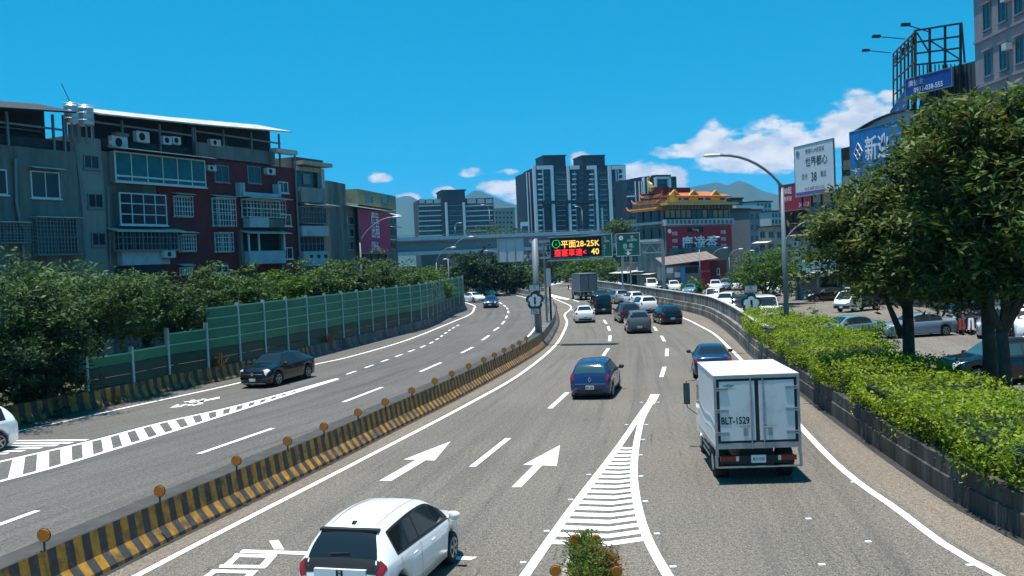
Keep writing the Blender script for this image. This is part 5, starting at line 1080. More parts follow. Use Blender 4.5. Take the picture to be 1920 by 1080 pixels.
# sheds and shop fronts at its foot
sa, sb2 = P(1247, 520, 141), P(1312, 520, 141); PSH = Plane((sa.x, sa.y), (sb2.x, sb2.y))
SH = Bld('shed', PSH, 1247, 1311, 499, 'low workshop with sloping brown roof and blue door post below the red sign', 8, 'plaster_light', cat='shed')
ua, ub = PSH.pt(1244, 495)[0], PSH.pt(1346, 495)[0]; mb = MB(); za, zb = PSH.pt(1247, 497)[1], PSH.pt(1340, 484)[1]
for k in range(9):
    a, b = k/9, (k+1)/9 - .006; mb = MB(); u, v = ua + (ub-ua)*a, ua + (ub-ua)*b; p_, q_ = za + (zb-za)*a, za + (zb-za)*b
    mb.hexa([PSH.w(u, p_-.1, .8), PSH.w(v, q_-.1, .8), PSH.w(v, q_+1.0, -8), PSH.w(u, p_+1.0, -8), PSH.w(u, p_, .8), PSH.w(v, q_, .8), PSH.w(v, q_+1.1, -8), PSH.w(u, p_+1.1, -8)]); mb.build('roof_sheet', 'roof_brown', SH.o)
SH.box(1276, 500, 1284, 545, 0, .3, 'wall_blue', 'door_post'); SH.box(1286, 500, 1308, 512, 0, .2, 'deep_dark', 'sign_board'); SH.box(1288, 516, 1308, 545, 0, .05, 'shutter_grey', 'shutter'); SH.box(1250, 502, 1262, 512, 0, .1, 'frame_white', 'window'); SH.box(1264, 510, 1275, 520, .0, .4, 'panel_pale', 'meter_box'); SH.box(1250, 520, 1274, 546, 0, .08, 'plaster_grey', 'shutter')
WS = Bld('shed', PSH, 1312, 1362, 488, 'dark wine-red metal shed with a small window beside the workshop', 9, 'wall_wine', cat='shed'); WS.win(1344, 503, 1349, 515, 1, 1); WS.box(1313, 507, 1330, 510, 0, .6, 'tile_orange', 'canopy'); WS.box(1312, 490, 1331, 546, 0, .25, 'sign_red', 'front_panel')
# shop row left of it (behind the green sign gantry)
ra, rb = P(1165, 520, 165), P(1247, 520, 150); PR = Plane((ra.x, ra.y), (rb.x, rb.y))
SR = Bld('shop_building', PR, 1166, 1247, 468, 'old grey shop row with pale awnings behind the green direction sign', 12, 'plaster_grey')
for x0, x1, y in ((1160, 1196, 509), (1205, 1238, 511), (1196, 1222, 506)): SR.awn(x0, y, x1, y + 3, 2.0)
for x in (1170, 1186, 1206, 1224): SR.box(x, 514, x + 12, 542, 0, .05, 'deep_dark', 'shop_opening'); SR.win(x, 478, x + 11, 492, 2, 1, 'frame_grey')
for x in (1166, 1184, 1202, 1220, 1243): SR.box(x, 500, x + 2.5, 545, 0, .8, 'plaster_light', 'pillar')
sa, sb2 = P(1160, 440, 190), P(1204, 440, 182); PX = Plane((sa.x, sa.y), (sb2.x, sb2.y)); X1 = Bld('apartment_building', PX, 1162, 1202, 412, 'plain grey house with rooftop greenery left of the temple roof', 10, 'plaster_grey')
for k in range(3):
    for x in (1167, 1179, 1190): X1.win(x, 420 + k*19, x + 8, 430 + k*19, 1, 1, 'frame_grey')
# grey blocks right of the red sign
def simple(name, x0, x1, Z0, Z1, ytop, label, wall, rows, cols, y0, dy, wh, frame='frame_grey', pane='pane_dark', roof='roof_dark', depth=10, nx=2, d=0):
    a, b = P(x0, 480, Z0), P(x1, 480, Z1); pl = Plane((a.x, a.y), (b.x, b.y)); bl = Bld(name, pl, x0, x1, ytop, label, depth, wall)
    bl.box(x0 - 1, ytop - 1.5, x1 + 1, ytop + 1, -depth, .4, roof, 'roof_slab'); n = cols; w_ = (x1 - x0) / n
    for r_ in range(rows):
        for c_ in range(n): bl.win(x0 + w_*c_ + w_*.2, y0 + dy*r_, x0 + w_*(c_+1) - w_*.2, y0 + dy*r_ + wh, nx, 1, frame, pane)
    return bl
g1 = simple('apartment_building', 1371, 1404, 168, 172, 392, 'dark grey block with many barred windows right of the red sign', 'plaster_grey', 5, 3, 398, 20, 11); g1.box(1371, 386, 1422, 391, -8, 1.0, 'frame_white', 'rooftop_canopy')
g2 = simple('apartment_building', 1405, 1424, 160, 162, 394, 'narrow slate-coloured block behind the leafy street trees', 'shutter_grey', 5, 2, 400, 21, 11)
g3 = simple('apartment_building', 1370, 1392, 260, 262, 372, 'far dark block peeping over the grey blocks', 'tower_brown', 4, 3, 376, 12, 7)
g4 = simple('apartment_building', 1418, 1446, 300, 305, 378, 'far white block with dark window columns below the hill', 'panel_pale', 5, 4, 382, 11, 7, depth=14)
g6 = simple('apartment_building', 1446, 1465, 280, 282, 396, 'far pale stepped block behind the lamp post', 'panel_pale', 4, 3, 400, 12, 7, depth=14)
g5 = simple('apartment_building', 1422, 1487, 128, 122, 424, 'low cream house with a flat roof behind the lamp post', 'cream', 3, 4, 434, 24, 12); g5.awn(1420, 452, 1450, 456, 1.0)
# ================================================================== right-hand street: billboard houses
h5 = simple('apartment_building', 1487, 1604, 112, 100, 432, 'cream and grey houses under the white billboard', 'cream', 2, 6, 443, 26, 13, frame='frame_white'); h5.awn(1490, 437, 1560, 441, 1.0, 'roof_brown'); h5.ac(1494, 452, 1504, 462)
h5.box(1464, 394, 1524, 440, -8, -.2, 'wall_wine', 'upper_wall'); h5.box(1521, 360, 1604, 432, -8, .2, 'plaster_grey', 'upper_wall')
for k in range(6): h5.win(1526 + k*12, 378, 1536 + k*12, 398, 2, 1, 'frame_grey', d0=.2)
h5.box(1581, 275, 1606, 432, -6, .1, 'deep_dark', 'stair_tower'); h5.box(1584, 330, 1602, 350, .1, .4, 'plaster_light', 'balcony'); h5.box(1584, 300, 1602, 318, .1, .2, 'plaster_grey', 'window')
p5 = h5.pl
o, q = banner(p5, 1465, 344, 1524, 393, .3, 'sign_red', 'small red roadside billboard with white figures above the cream houses', 'billboard', legs=p5.pt(1490, 432)[1])
write(o, p5, q, .3, '1800起', .06, .66, .30, 'ink_white', .012, .9, 'LEFT'); write(o, p5, q, .3, '預售新屋', .08, .38, .20, 'ink_white', .0, .95, 'LEFT'); write(o, p5, q, .3, '2434-128', .96, .08, .24, 'ink_white', .0, .8, 'RIGHT')
o, q = banner(p5, 1508, 268, 1582, 364, 1.2, 'sign_white', 'white housing billboard with black characters above the grey upper wall', 'billboard', legs=p5.pt(1545, 385)[1])
write(o, p5, q, 1.2, '雙捷CLM首富城', .54, .83, .10, 'ink', 0, .95); write(o, p5, q, 1.2, '世界都心', .57, .58, .20, 'ink', .012, .98); write(o, p5, q, 1.2, '38', .50, .27, .24, 'ink', .012, .85); write(o, p5, q, 1.2, '首付', .26, .33, .13, 'ink', 0, .8); write(o, p5, q, 1.2, '萬起', .74, .33, .13, 'ink', 0, .8); write(o, p5, q, 1.2, '18-22-36坪 2972-2223', .5, .10, .085, 'ink', 0, .9)
u0, u1, z0, z1 = q; MB().pbox(p5, u0 + .1, u1 - .1, z0 + .1, z0 + .45, 1.2, 1.22).build('sign_strip', 'ink_violet', o); MB().cyl(p5.w(u0 + .7, z1 - .8, 1.22), p5.n, .35, .03, 14).build('sign_emblem', 'frame_grey', o)
# shop with blue roof fence
ka, kb = P(1488, 540, 104), P(1604, 540, 99); PK = Plane((ka.x, ka.y), (kb.x, kb.y)); K_ = Bld('shop_building', PK, 1493, 1604, 508, 'single-storey shop with shutters and a blue sheet fence on its roof', 8, 'shutter_grey')
K_.box(1488, 510, 1578, 517, 0, 2.2, 'awning', 'canopy'); K_.box(1499, 521, 1532, 562, 0, .08, 'shutter_grey', 'shutter'); K_.box(1541, 523, 1576, 562, 0, .08, 'deep_dark', 'shop_opening'); K_.box(1493, 519, 1497, 566, 0, .3, 'panel_pale', 'pillar'); K_.box(1534, 519, 1539, 566, 0, .3, 'panel_pale', 'pillar'); K_.box(1572, 519, 1577, 566, 0, .3, 'panel_pale', 'pillar')
for k in range(9): K_.box(1491 + k*8.6, 491, 1499 + k*8.6, 507, -.4, -.25, 'sheet_blue', 'fence_sheet')
K_.box(1490, 488.5, 1569, 491, -.5, -.2, 'panel_pale', 'fence_rail')
# blue billboard house
ba, bb = P(1604, 400, 92), P(1700, 400, 84); PB = Plane((ba.x, ba.y), (bb.x, bb.y)); H7 = Bld('apartment_building', PB, 1604, 1712, 238, 'tall house with a low curved roof carrying the blue wall advert', 10, 'corrugated')
pts = []
u0, u1 = H7.u0 - .2, H7.u1 + .4; zr = H7.z1
for k in range(9): t = k/8; pts.append((u0 + (u1-u0)*t, zr - .2 + 1.1*math.sin(math.pi*min(t*.62 + .05, 1))))
mb = MB()
for (a, z), (b, z2) in zip(pts, pts[1:]): mb.hexa([PB.w(a, z, .5), PB.w(b, z2, .5), PB.w(b, z2, -9), PB.w(a, z, -9), PB.w(a, z+.12, .5), PB.w(b, z2+.12, .5), PB.w(b, z2+.12, -9), PB.w(a, z+.12, -9)])
mb.build('curved_roof', 'roof_dark', H7.o); mb = MB(); mb.poly([PB.w(a, z, .1) for a, z in pts] + [PB.w(u1, zr - .5, .1), PB.w(u0, zr - .5, .1)]); mb.build('gable_sheet', 'panel_pale', H7.o)
o, q = banner(PB, 1605, 236, 1702, 440, .5, 'sign_sky', 'tall blue wall advert with white and yellow characters on the curved-roof house', 'billboard', legs=None)
write(o, PB, q, .5, '新迎', .30, .72, .24, 'ink_white', .014, .85, 'LEFT'); write(o, PB, q, .5, '訂', .08, .56, .11, 'ink_white', .01, .8, 'LEFT'); write(o, PB, q, .5, '簽', .08, .455, .11, 'ink_white', .01, .8, 'LEFT'); write(o, PB, q, .5, '25', .28, .47, .22, 'ink_yellow', .014, .8, 'LEFT'); write(o, PB, q, .5, '湖城精工宅', .09, .36, .075, 'ink_yellow', 0, .8, 'LEFT'); write(o, PB, q, .5, '2981-6', .08, .10, .17, 'ink_white', .012, .75, 'LEFT')
u0, u1, z0, z1 = q; mb = MB(); c = (u0 + (u1-u0)*.17, z0 + (z1-z0)*.80); s_ = (u1-u0)*.085
for k in (-1, 0, 1):
    for (ax, az) in ((1, 1), (1, -1)):
        hx, hz2 = s_*.5, s_*.62; ox, oz = k*hx, -k*hz2*az; a = PB.w(c[0] - hx + ox, c[1] - hz2*az + oz, .53); b = PB.w(c[0] + hx + ox, c[1] + hz2*az + oz, .53); mb.bar(a, b, .1, .03)
mb.build('sign_emblem', 'ink_white', o)
# billboard frame house
ca, cb_ = P(1724, 300, 82), P(1834, 300, 76); PC = Plane((ca.x, ca.y), (cb_.x, cb_.y)); H8 = Bld('apartment_building', PC, 1724, 1829, 128, 'dark sheet-clad house with a rooftop billboard frame behind the tree', 9, 'corrugated')
for k in range(14): H8.box(1726 + k*7.4, 120, 1727.6 + k*7.4, 300, 0, .06, 'roof_dark', 'cladding_rib')
for (x0, y0, x1, y1) in ((1730, 190, 1746, 215), (1752, 188, 1768, 214), (1790, 182, 1812, 205)): H8.win(x0, y0, x1, y1, 2, 1, 'frame_grey')
H8.awn(1785, 176, 1832, 184, 1.0, 'corrugated')
la2, lb2 = P(1681, 300, 100), P(1724, 300, 82); PD = Plane((la2.x, la2.y), (lb2.x, lb2.y))
fr = thing('billboard_scaffold', PC.w(0, H8.z1, 0), 'rusty open steel billboard scaffold on the sheet-clad house', 'scaffold')
def g_(pl, x, y, d=.5): u, z = pl.pt(x, y); return pl.w(u, z, d)
mb = MB()
for x, yt in ((1724, 58), (1752, 53), (1781, 49), (1810, 44)): mb.bar(g_(PC, x, yt), g_(PC, x, 215), .16)
for y0_, y1_ in ((58, 44), (80, 68), (101, 90), (122, 113)): mb.bar(g_(PC, 1724, y0_), g_(PC, 1812, y1_), .14)
mb.bar(g_(PC, 1752, 76), g_(PC, 1810, 112), .1); mb.bar(g_(PC, 1728, 62), g_(PC, 1752, 100), .1); mb.bar(g_(PC, 1812, 44), g_(PC, 1818, 118), .12); mb.build('front_lattice', 'dark_metal', fr)
mb = MB()
for k in range(7): x = 1681 + k*7.2; yt = 100 - k*7; mb.bar(g_(PD, x, yt, .3), g_(PD, x, 260, .3), .13)
for f in range(7): mb.bar(g_(PD, 1681, 100 + f*26, .3), g_(PD, 1724, 58 + f*28, .3), .11)
mb.build('side_lattice', 'rust', fr)
for k in range(4): MB().hexa([g_(PD, 1682 + k*10.5, 112 - k*9.5 + j, .42 - e) for j in (22, 6) for e, k2 in ((0, 0), (0, 0))] if False else [g_(PD, 1682 + k*10.5 + a, 108 - (k*10.5 + a)*.98 + y, d) for y, d in ((14, .36), (0, .36)) for a in (0, 9.5)] + [g_(PD, 1682 + k*10.5 + a, 108 - (k*10.5 + a)*.98 + y, d) for y, d in ((14, .46), (0, .46)) for a in (0, 9.5)]).build('sheet', 'corrugated', fr)
for (x0, y0, x1, y1) in ((1708, 72, 1668, 80), (1680, 98, 1652, 108), (1750, 60, 1747, 46)):
    pl = PD if x0 < 1724 else PC; a, b = g_(pl, x0, y0), g_(pl, x0, y0) + pl.n * 2.4 + Vector((0, 0, .5)); lm = MB().bar(a, b, .07).build('floodlight_arm', 'dark_metal', fr); MB().hexa([b + Vector((sx*.35, sy*.18, sz*.12)) for sz in (-1, 1) for sx, sy in ((-1, -1), (1, -1), (1, 1), (-1, 1))]).build('floodlight', 'dark_metal', fr)
o, q = banner(PC, 1721, 139, 1808, 171, 1.3, 'sign_blue', 'blue banner with phone figures on the sheet-clad house', legs=PC.pt(1760, 200)[1])
write(o, PC, q, 1.3, '廣告洽', .06, .55, .40, 'ink_white', 0, 1.0, 'LEFT'); write(o, PC, q, 1.3, '0931-038-555', .5, .10, .42, 'ink_white', .012, .98)
o, q = banner(PD, 1684, 188, 1715, 222, .75, 'sign_blue', 'narrow blue banner hanging on the side of the billboard scaffold', legs=PD.pt(1700, 240)[1]); write(o, PD, q, .75, '0931-038', .5, .35, .4, 'ink_white', 0, .9)
# pink tiled block on the right edge
pa, pb = P(1834, 300, 69), (33.6, 20.0); PP = Plane((pa.x, pa.y), pb); H9 = Bld('apartment_building', PP, 1834, 2200, -160, 'pinkish tiled block with recessed dark windows at the right edge of the street', 12, 'tile_pink', ym=300)
u_, zz_ = PP.pt(1852, 50); u2_ = PP.pt(1878, 50)[0]; pit = (PP.pt(1912, 40)[0] - u_) / 2.0
for r_ in range(7):
    zt = PP.pt(1852, 8)[1] - r_*3.25 + 6.5 - .0
    for c_ in range(11):
        uc = u_ + c_*pit
        if uc > PP.len - 1: continue
        H9.win(0, 0, 0, 0, 2, 1, 'frame_grey', uz=(uc - .55, uc + .55, zt - 1.75, zt), d0=.0); MB().pbox(PP, uc - .62, uc + .62, zt + .02, zt + .14, 0, .25).build('lintel', 'tile_pink', H9.o)
        if c_ % 3 == 1: MB().pbox(PP, uc + .65, uc + 1.25, zt - .6, zt - .15, .05, .5).build('air_conditioner', 'ac_white', H9.o)
    MB().pbox(PP, 0, PP.len, zt - 2.4, zt - 2.2, 0, .12).build('floor_band', 'tile_pink', H9.o)
for k in range(14): MB().pbox(PP, .3, 9.5, .4 + k*.24, .4 + k*.24 + .2, 0, .06 + .01*(k % 2)).build('shutter_slat', 'shutter_grey', H9.o)
# street wall behind the parked cars
wa, wb_ = P(1660, 560, 92), P(1836, 560, 71); PW = Plane((wa.x, wa.y), (wb_.x, wb_.y)); H10 = Bld('apartment_building', PW, 1600, 1836, 430, 'shaded grey ground-floor frontage with barred windows behind the trees', 8, 'plaster_grey')
for k in range(7): H10.win(1615 + k*31, 500, 1637 + k*31, 530, 3, 2, 'frame_grey', cage=.2, bars=8, rows=3)
# ================================================================== flyover
fo = P(730, 460, 228), P(1190, 455, 262); PFO = Plane((fo[0].x - 60, fo[0].y - 4), (fo[1].x, fo[1].y)); mat('girder_grey', (.17, .20, .22), rough=.7, var=.08, scale=.3); fl = thing('flyover', PFO.w(60, 0, 0), 'grey concrete flyover crossing behind the trees below the far blocks', 'bridge')
zt = PFO.pt(870, 446)[1]; zb = PFO.pt(870, 468)[1]; Lf = PFO.len
MB().pbox(PFO, 0, Lf, zt - .2, zt + .7, -.3, 0).build('parapet', 'panel_pale', fl); MB().pbox(PFO, 0, Lf, zb, zt - .2, -8, -1.0).build('girder', 'girder_grey', fl); MB().pbox(PFO, 0, Lf, zt - .6, zt - .2, -8.6, -.05).build('deck', 'girder_grey', fl); MB().pbox(PFO, 0, Lf, zb - .9, zb, -8.2, -.4).build('lower_flange', 'panel_pale', fl)
MB().pbox(PFO, 0, Lf, zt + 1.0, zt + 1.12, -.2, -.1).build('rail', 'galv', fl)
for k in range(int(Lf / 6)): MB().pbox(PFO, k*6, k*6 + .12, zt + .7, zt + 1.0, -.2, -.1).build('rail_post', 'galv', fl)
for k in range(7): u = 12 + k*22; MB().pbox(PFO, u, u + 1.8, -.03, zb - .9, -6, -3).build('pier', 'concrete', fl); MB().pbox(PFO, u - 2, u + 3.8, zb - 2, zb - .9, -7.5, -1.5).build('pier_cap', 'concrete', fl)
# ================================================================== vegetation
leafmat('leaf_mango', (.020, .045, .014), (.13, .175, .045), .25, (.17, .13, .035)); leafmat('leaf_grove', (.022, .055, .020), (.10, .155, .05), .25); leafmat('leaf_grove_pale', (.03, .075, .012), (.10, .17, .03), .28)
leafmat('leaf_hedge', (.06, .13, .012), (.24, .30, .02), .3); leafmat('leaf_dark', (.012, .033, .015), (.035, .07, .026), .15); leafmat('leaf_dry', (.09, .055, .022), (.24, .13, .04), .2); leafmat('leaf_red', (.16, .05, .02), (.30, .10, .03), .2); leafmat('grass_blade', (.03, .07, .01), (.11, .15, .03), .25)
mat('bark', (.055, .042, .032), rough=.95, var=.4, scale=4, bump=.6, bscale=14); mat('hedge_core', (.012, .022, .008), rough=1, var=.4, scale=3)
rng = np.random.default_rng(11)
def leaf_mesh(name, C, l, w, m, parent, up=.35, fold=.25, droop=0.0):
    """C: leaf centres (n,3); one small folded diamond each"""
    n = len(C); d = rng.normal(size=(n, 3)); d[:, 2] = d[:, 2] * .6 - droop; d /= np.linalg.norm(d, axis=1)[:, None]
    nv = rng.normal(size=(n, 3)); nv[:, 2] = np.abs(nv[:, 2]) + up * 2; nv -= d * (nv * d).sum(1)[:, None]; nv /= np.linalg.norm(nv, axis=1)[:, None]; b = np.cross(d, nv)
    L = (l * (.6 + .8 * rng.random(n)))[:, None] / 2; Wd = (w * (.7 + .6 * rng.random(n)))[:, None] / 2
    V = np.empty((n, 4, 3)); V[:, 0] = C - d * L; V[:, 1] = C + b * Wd + nv * Wd * fold; V[:, 2] = C + d * L; V[:, 3] = C - b * Wd + nv * Wd * fold
    org = ORG.get(parent.name, Vector((0, 0, 0))) if parent else Vector((0, 0, 0)); V = (V - np.array(org)).reshape(-1, 3)
    me = bpy.data.meshes.new(name); me.vertices.add(4*n); me.vertices.foreach_set('co', V.ravel().astype(np.float32)); me.loops.add(4*n); me.loops.foreach_set('vertex_index', np.arange(4*n, dtype=np.int32)); me.polygons.add(n)
    me.polygons.foreach_set('loop_start', np.arange(0, 4*n, 4, dtype=np.int32)); me.materials.append(MATS[m]); me.update(calc_edges=True)
    o = bpy.data.objects.new(name, me); col.objects.link(o)
    if parent: o.parent = parent; ORG[o.name] = org
    return o
def crown_points(blobs, n, cl=.45, per=26, shell=.55):
    vol = np.array([b[3]*b[4]*b[5] for b in blobs]) ** .75; cnt = (vol / vol.sum() * n).astype(int); out = []
    for b, k in zip(blobs, cnt):
        nc = max(4, k // per); d = rng.normal(size=(nc, 3)); d /= np.linalg.norm(d, axis=1)[:, None]; r = shell + (1.06 - shell) * rng.random(nc) ** .7
        lump = 1 + .16 * np.sin(d[:, 0] * 5 + b[0]) + .13 * np.sin(d[:, 1] * 6 + b[1]) + .12 * np.sin(d[:, 2] * 7 + b[2])
        c = np.array(b[:3]) + d * (r * lump)[:, None] * np.array(b[3:6]); idx = rng.integers(0, nc, k); out.append(c[idx] + rng.normal(size=(k, 3)) * cl * np.array([1, 1, .42]))
    return np.concatenate(out)
def tree(name, base, blobs, n, leaf, m, label, trunk_r=.18, cl=.4, per=26, group=None, limbs=True, lean=None, cat='tree', droop=0.0, zmin=None, shell=.5):
    o = thing(name, (base[0], base[1], 0), label, cat, group); pts = crown_points(blobs, n, cl, per, shell)
    if zmin is not None: pts = pts[pts[:, 2] > zmin]
    leaf_mesh('crown', pts, leaf[0], leaf[1], m, o, droop=droop)
    if limbs:
        c = np.mean([b[:3] for b in blobs], axis=0); fork = Vector((base[0] + (c[0]-base[0])*.35, base[1] + (c[1]-base[1])*.35, max(1.2, (min(b[2]-b[5] for b in blobs)) * .95))) if lean is None else Vector(lean)
        MB().tube([(base[0], base[1], -.05), ((base[0]+fork.x)/2 + .06, (base[1]+fork.y)/2, fork.z*.5), tuple(fork)], [trunk_r*1.25, trunk_r, trunk_r*.85], 9).build('trunk', 'bark', o, smooth=True)
        for b in blobs:
            e = Vector(b[:3]); mid = fork.lerp(e, .5) + Vector((.15, -.1, .25)); MB().tube([fork - Vector((0, 0, .15)), mid, e + Vector((0, 0, b[5]*.4))], [trunk_r*.62, trunk_r*.4, trunk_r*.12], 7).build('limb', 'bark', o, smooth=True)
    return o
def zat(px, py, Z): return P(px, py, Z).z
def blob(px, py, Z, rx, rz, ry=None): p = P(px, py, Z); return (p.x, p.y, p.z, rx, ry or rx, rz)
# --- the big trees on the right
tree('mango_tree', P(1697, 640, 34), [blob(1640, 455, 34, 2.2, 1.9), blob(1720, 390, 34, 2.0, 2.0), blob(1700, 500, 33, 2.3, 1.5), blob(1612, 380, 35.5, 1.0, .9), blob(1575, 450, 34.5, 1.0, 1.1), blob(1760, 300, 34, 1.6, 1.5)], 30000, (.32, .10), 'leaf_mango', 'big mango tree with a slanting low limb behind the hedge', .22, cl=.34, per=52, lean=tuple(P(1702, 575, 34)), shell=.35)
MB().tube([P(1690, 628, 34), P(1672, 585, 33.8), P(1655, 545, 33.6)], [.13, .10, .06], 7).build('limb', 'bark', bpy.data.objects['mango_tree'], smooth=True)
tree('mango_tree', P(1856, 760, 30.5), [blob(1810, 280, 30.5, 1.9, 1.7), blob(1860, 350, 30, 2.0, 2.0), blob(1800, 430, 31, 2.0, 1.7), blob(1770, 540, 31, 1.1, .8), blob(1890, 250, 31, 1.4, 1.2), blob(1870, 480, 29.5, 1.5, 1.3)], 28000, (.32, .10), 'leaf_mango', 'tall straight-trunked mango tree in front of the tiled block', .21, cl=.34, per=52, lean=tuple(P(1848, 540, 30.5)), shell=.35)
tree('mango_tree', P(1886, 790, 29), [blob(1935, 300, 29.5, 2.2, 2.0), blob(1960, 430, 29, 2.3, 1.8), blob(1905, 215, 30, 1.2, .9), blob(2040, 350, 29, 2.2, 2.2)], 22000, (.32, .10), 'leaf_mango', 'fork-trunked mango tree nearest the black SUV', .20, cl=.34, per=52, lean=tuple(P(1878, 620, 29)), shell=.35)
MB().tube([P(1878, 625, 29), P(1858, 575, 29), P(1862, 520, 29)], [.13, .11, .08], 7).build('limb', 'bark', bpy.data.objects['mango_tree.002'], smooth=True); MB().tube([P(1880, 625, 29), P(1906, 570, 29), P(1912, 500, 29)], [.15, .13, .1], 7).build('limb', 'bark', bpy.data.objects['mango_tree.002'], smooth=True)
# --- grove on the left, behind the noise wall
grove = [  # px, py(centre), Z, rx, rz, leaves, mat, label
 (10, 545, 40, 2.6, 1.9, 9000, 'leaf_grove', 'spreading tree at the near end of the roadside grove'),
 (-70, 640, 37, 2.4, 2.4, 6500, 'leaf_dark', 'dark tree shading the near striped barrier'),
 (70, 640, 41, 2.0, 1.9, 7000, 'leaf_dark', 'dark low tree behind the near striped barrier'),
 (175, 560, 45, 2.3, 1.35, 8500, 'leaf_grove', 'tree hanging over the low end of the noise wall'),
 (265, 555, 48, 1.7, 1.4, 7000, 'leaf_grove', 'tree with drooping boughs over the noise wall step'),
 (318, 570, 50, 1.1, 1.2, 3500, 'leaf_dark', 'dark narrow tree at the step of the noise wall'),
 (385, 548, 58, 1.9, 1.7, 6000, 'leaf_grove', 'round tree below the barred windows of the wine-red block'),
 (455, 545, 62, 1.8, 1.6, 5500, 'leaf_grove', 'bushy tree below the white balcony of the wine-red block'),
 (525, 545, 66, 1.7, 1.4, 5000, 'leaf_grove_pale', 'yellow-green tree below the drain pipe of the wine-red block'),
 (592, 530, 71, 2.0, 1.7, 5500, 'leaf_grove', 'tree below the narrow block with pale balconies'),
 (655, 520, 76, 2.1, 1.9, 5500, 'leaf_grove', 'tall tree around the lamp post by the pink banner'),
 (712, 520, 82, 2.1, 1.9, 5000, 'leaf_grove', 'leafy tree in front of the pink banner'),
 (762, 524, 90, 2.2, 1.9, 4500, 'leaf_grove', 'tree before the flyover end of the noise wall'),
 (808, 530, 100, 1.9, 1.5, 3500, 'leaf_grove_pale', 'pale tree at the far end of the noise wall')]
for (x, y, Z, rx, rz, n, m, lb_) in grove:
    b = P(x, y, Z); bl = [(b.x, b.y, b.z, rx, rx, rz), (b.x - rx*.6, b.y + .4, b.z - rz*.35, rx*.7, rx*.7, rz*.75), (b.x + rx*.65, b.y - .2, b.z - rz*.3, rx*.65, rx*.65, rz*.7), (b.x + .2, b.y, b.z - rz*1.0, rx*.8, rx*.8, rz*.8)]
    tree('grove_tree', (b.x, b.y + .3), bl, n, (.26, .10) if Z < 60 else (.32, .13), m, lb_, .12, cl=.32, per=40, group='trees behind the noise wall', shell=.4)
# undergrowth
def shrub(px, py, r, h, n, m, label, leaf=(.14, .07), name='shrub', cat='shrub', group=None, base=None):
    b = base or gz(px, py); o = thing(name, (b.x, b.y, 0), label, cat, group); pts = crown_points([(b.x, b.y, h*.45, r, r, h*.55)], n, .12, 18, .3); pts = pts[pts[:, 2] > .02]; leaf_mesh('foliage', pts, *leaf, m, o)
    st_ = MB()
    for k in range(4): a = k*1.6; st_.tube([(b.x + .05*math.cos(a), b.y + .05*math.sin(a), 0), (b.x + r*.45*math.cos(a), b.y + r*.45*math.sin(a), h*.6)], [.03, .012], 5)
    st_.build('stem', 'bark', o); return o
shrub(0, 0, 1.3, 2.2, 2600, 'leaf_grove_pale', 'bright shrub in the shade before the end post of the noise wall', base=Vector((-20.4, 42.6, 0)))
shrub(0, 0, 1.6, 2.6, 2600, 'leaf_dark', 'dark undergrowth shrub behind the near striped barrier', base=Vector((-22.6, 39.6, 0))); shrub(0, 0, 1.8, 3.0, 2600, 'leaf_dark', 'dense dark shrub beside the leaving white car', base=Vector((-24.5, 37.0, 0)))
for k_, (x_, y_) in enumerate(((-21.2, 41.0), (-25.6, 34.6), (-22.8, 44.0))): shrub(0, 0, 1.7, 2.4, 2400, 'leaf_dark', ['dark shrub tucked beside the bright shrub at the noise wall end', 'dark shrub at the near end of the striped barrier', 'dark shrub behind the lowest noise wall panel'][k_], (.2, .09), base=Vector((x_, y_, 0)))
def grass_tuft(px, py, r, h, n, m, label, name='grass_tuft', z=0.0):
    b = G(px, py, z); o = thing(name, (b.x, b.y, z), label, 'weeds'); mb = MB()
    for k in range(n):
        a = rng.random()*6.28; q = r*rng.random()**.5; x, y = b.x + q*math.cos(a)*.6, b.y + q*math.sin(a); hh = h*(.5 + rng.random()); dx, dy = rng.normal()*hh*.3, rng.normal()*hh*.3; w = .012 + .012*rng.random()
        mb.poly([(x-w, y, z), (x+w, y, z), (x+dx, y+dy, z+hh)])
    mb.build('blades', m, o); return o
for (x, y, r, h, n, m, lb_) in ((411, 686, .45, .55, 100, 'leaf_dry', 'dry grass tuft on the striped barrier ahead of the black SUV'), (610, 641, .9, .5, 260, 'leaf_dry', 'orange dry weeds on the dark barrier top'), (648, 652, .3, .6, 90, 'leaf_dry', 'single dry weed at the foot of the dark barrier'), (668, 647, .25, .5, 70, 'grass_blade', 'green weed at the foot of the dark barrier'), (216, 758, .3, .5, 80, 'leaf_dry', 'dry weed at the foot of the near striped barrier'), (298, 735, .25, .5, 70, 'leaf_dry', 'dry weed beside a joint of the striped barrier'), (715, 618, .4, .45, 90, 'leaf_dry', 'small dry weeds far along the dark barrier')):
    grass_tuft(x, y, r, h, n, m, lb_, z=.8 if n in (100, 260) else 0.0)
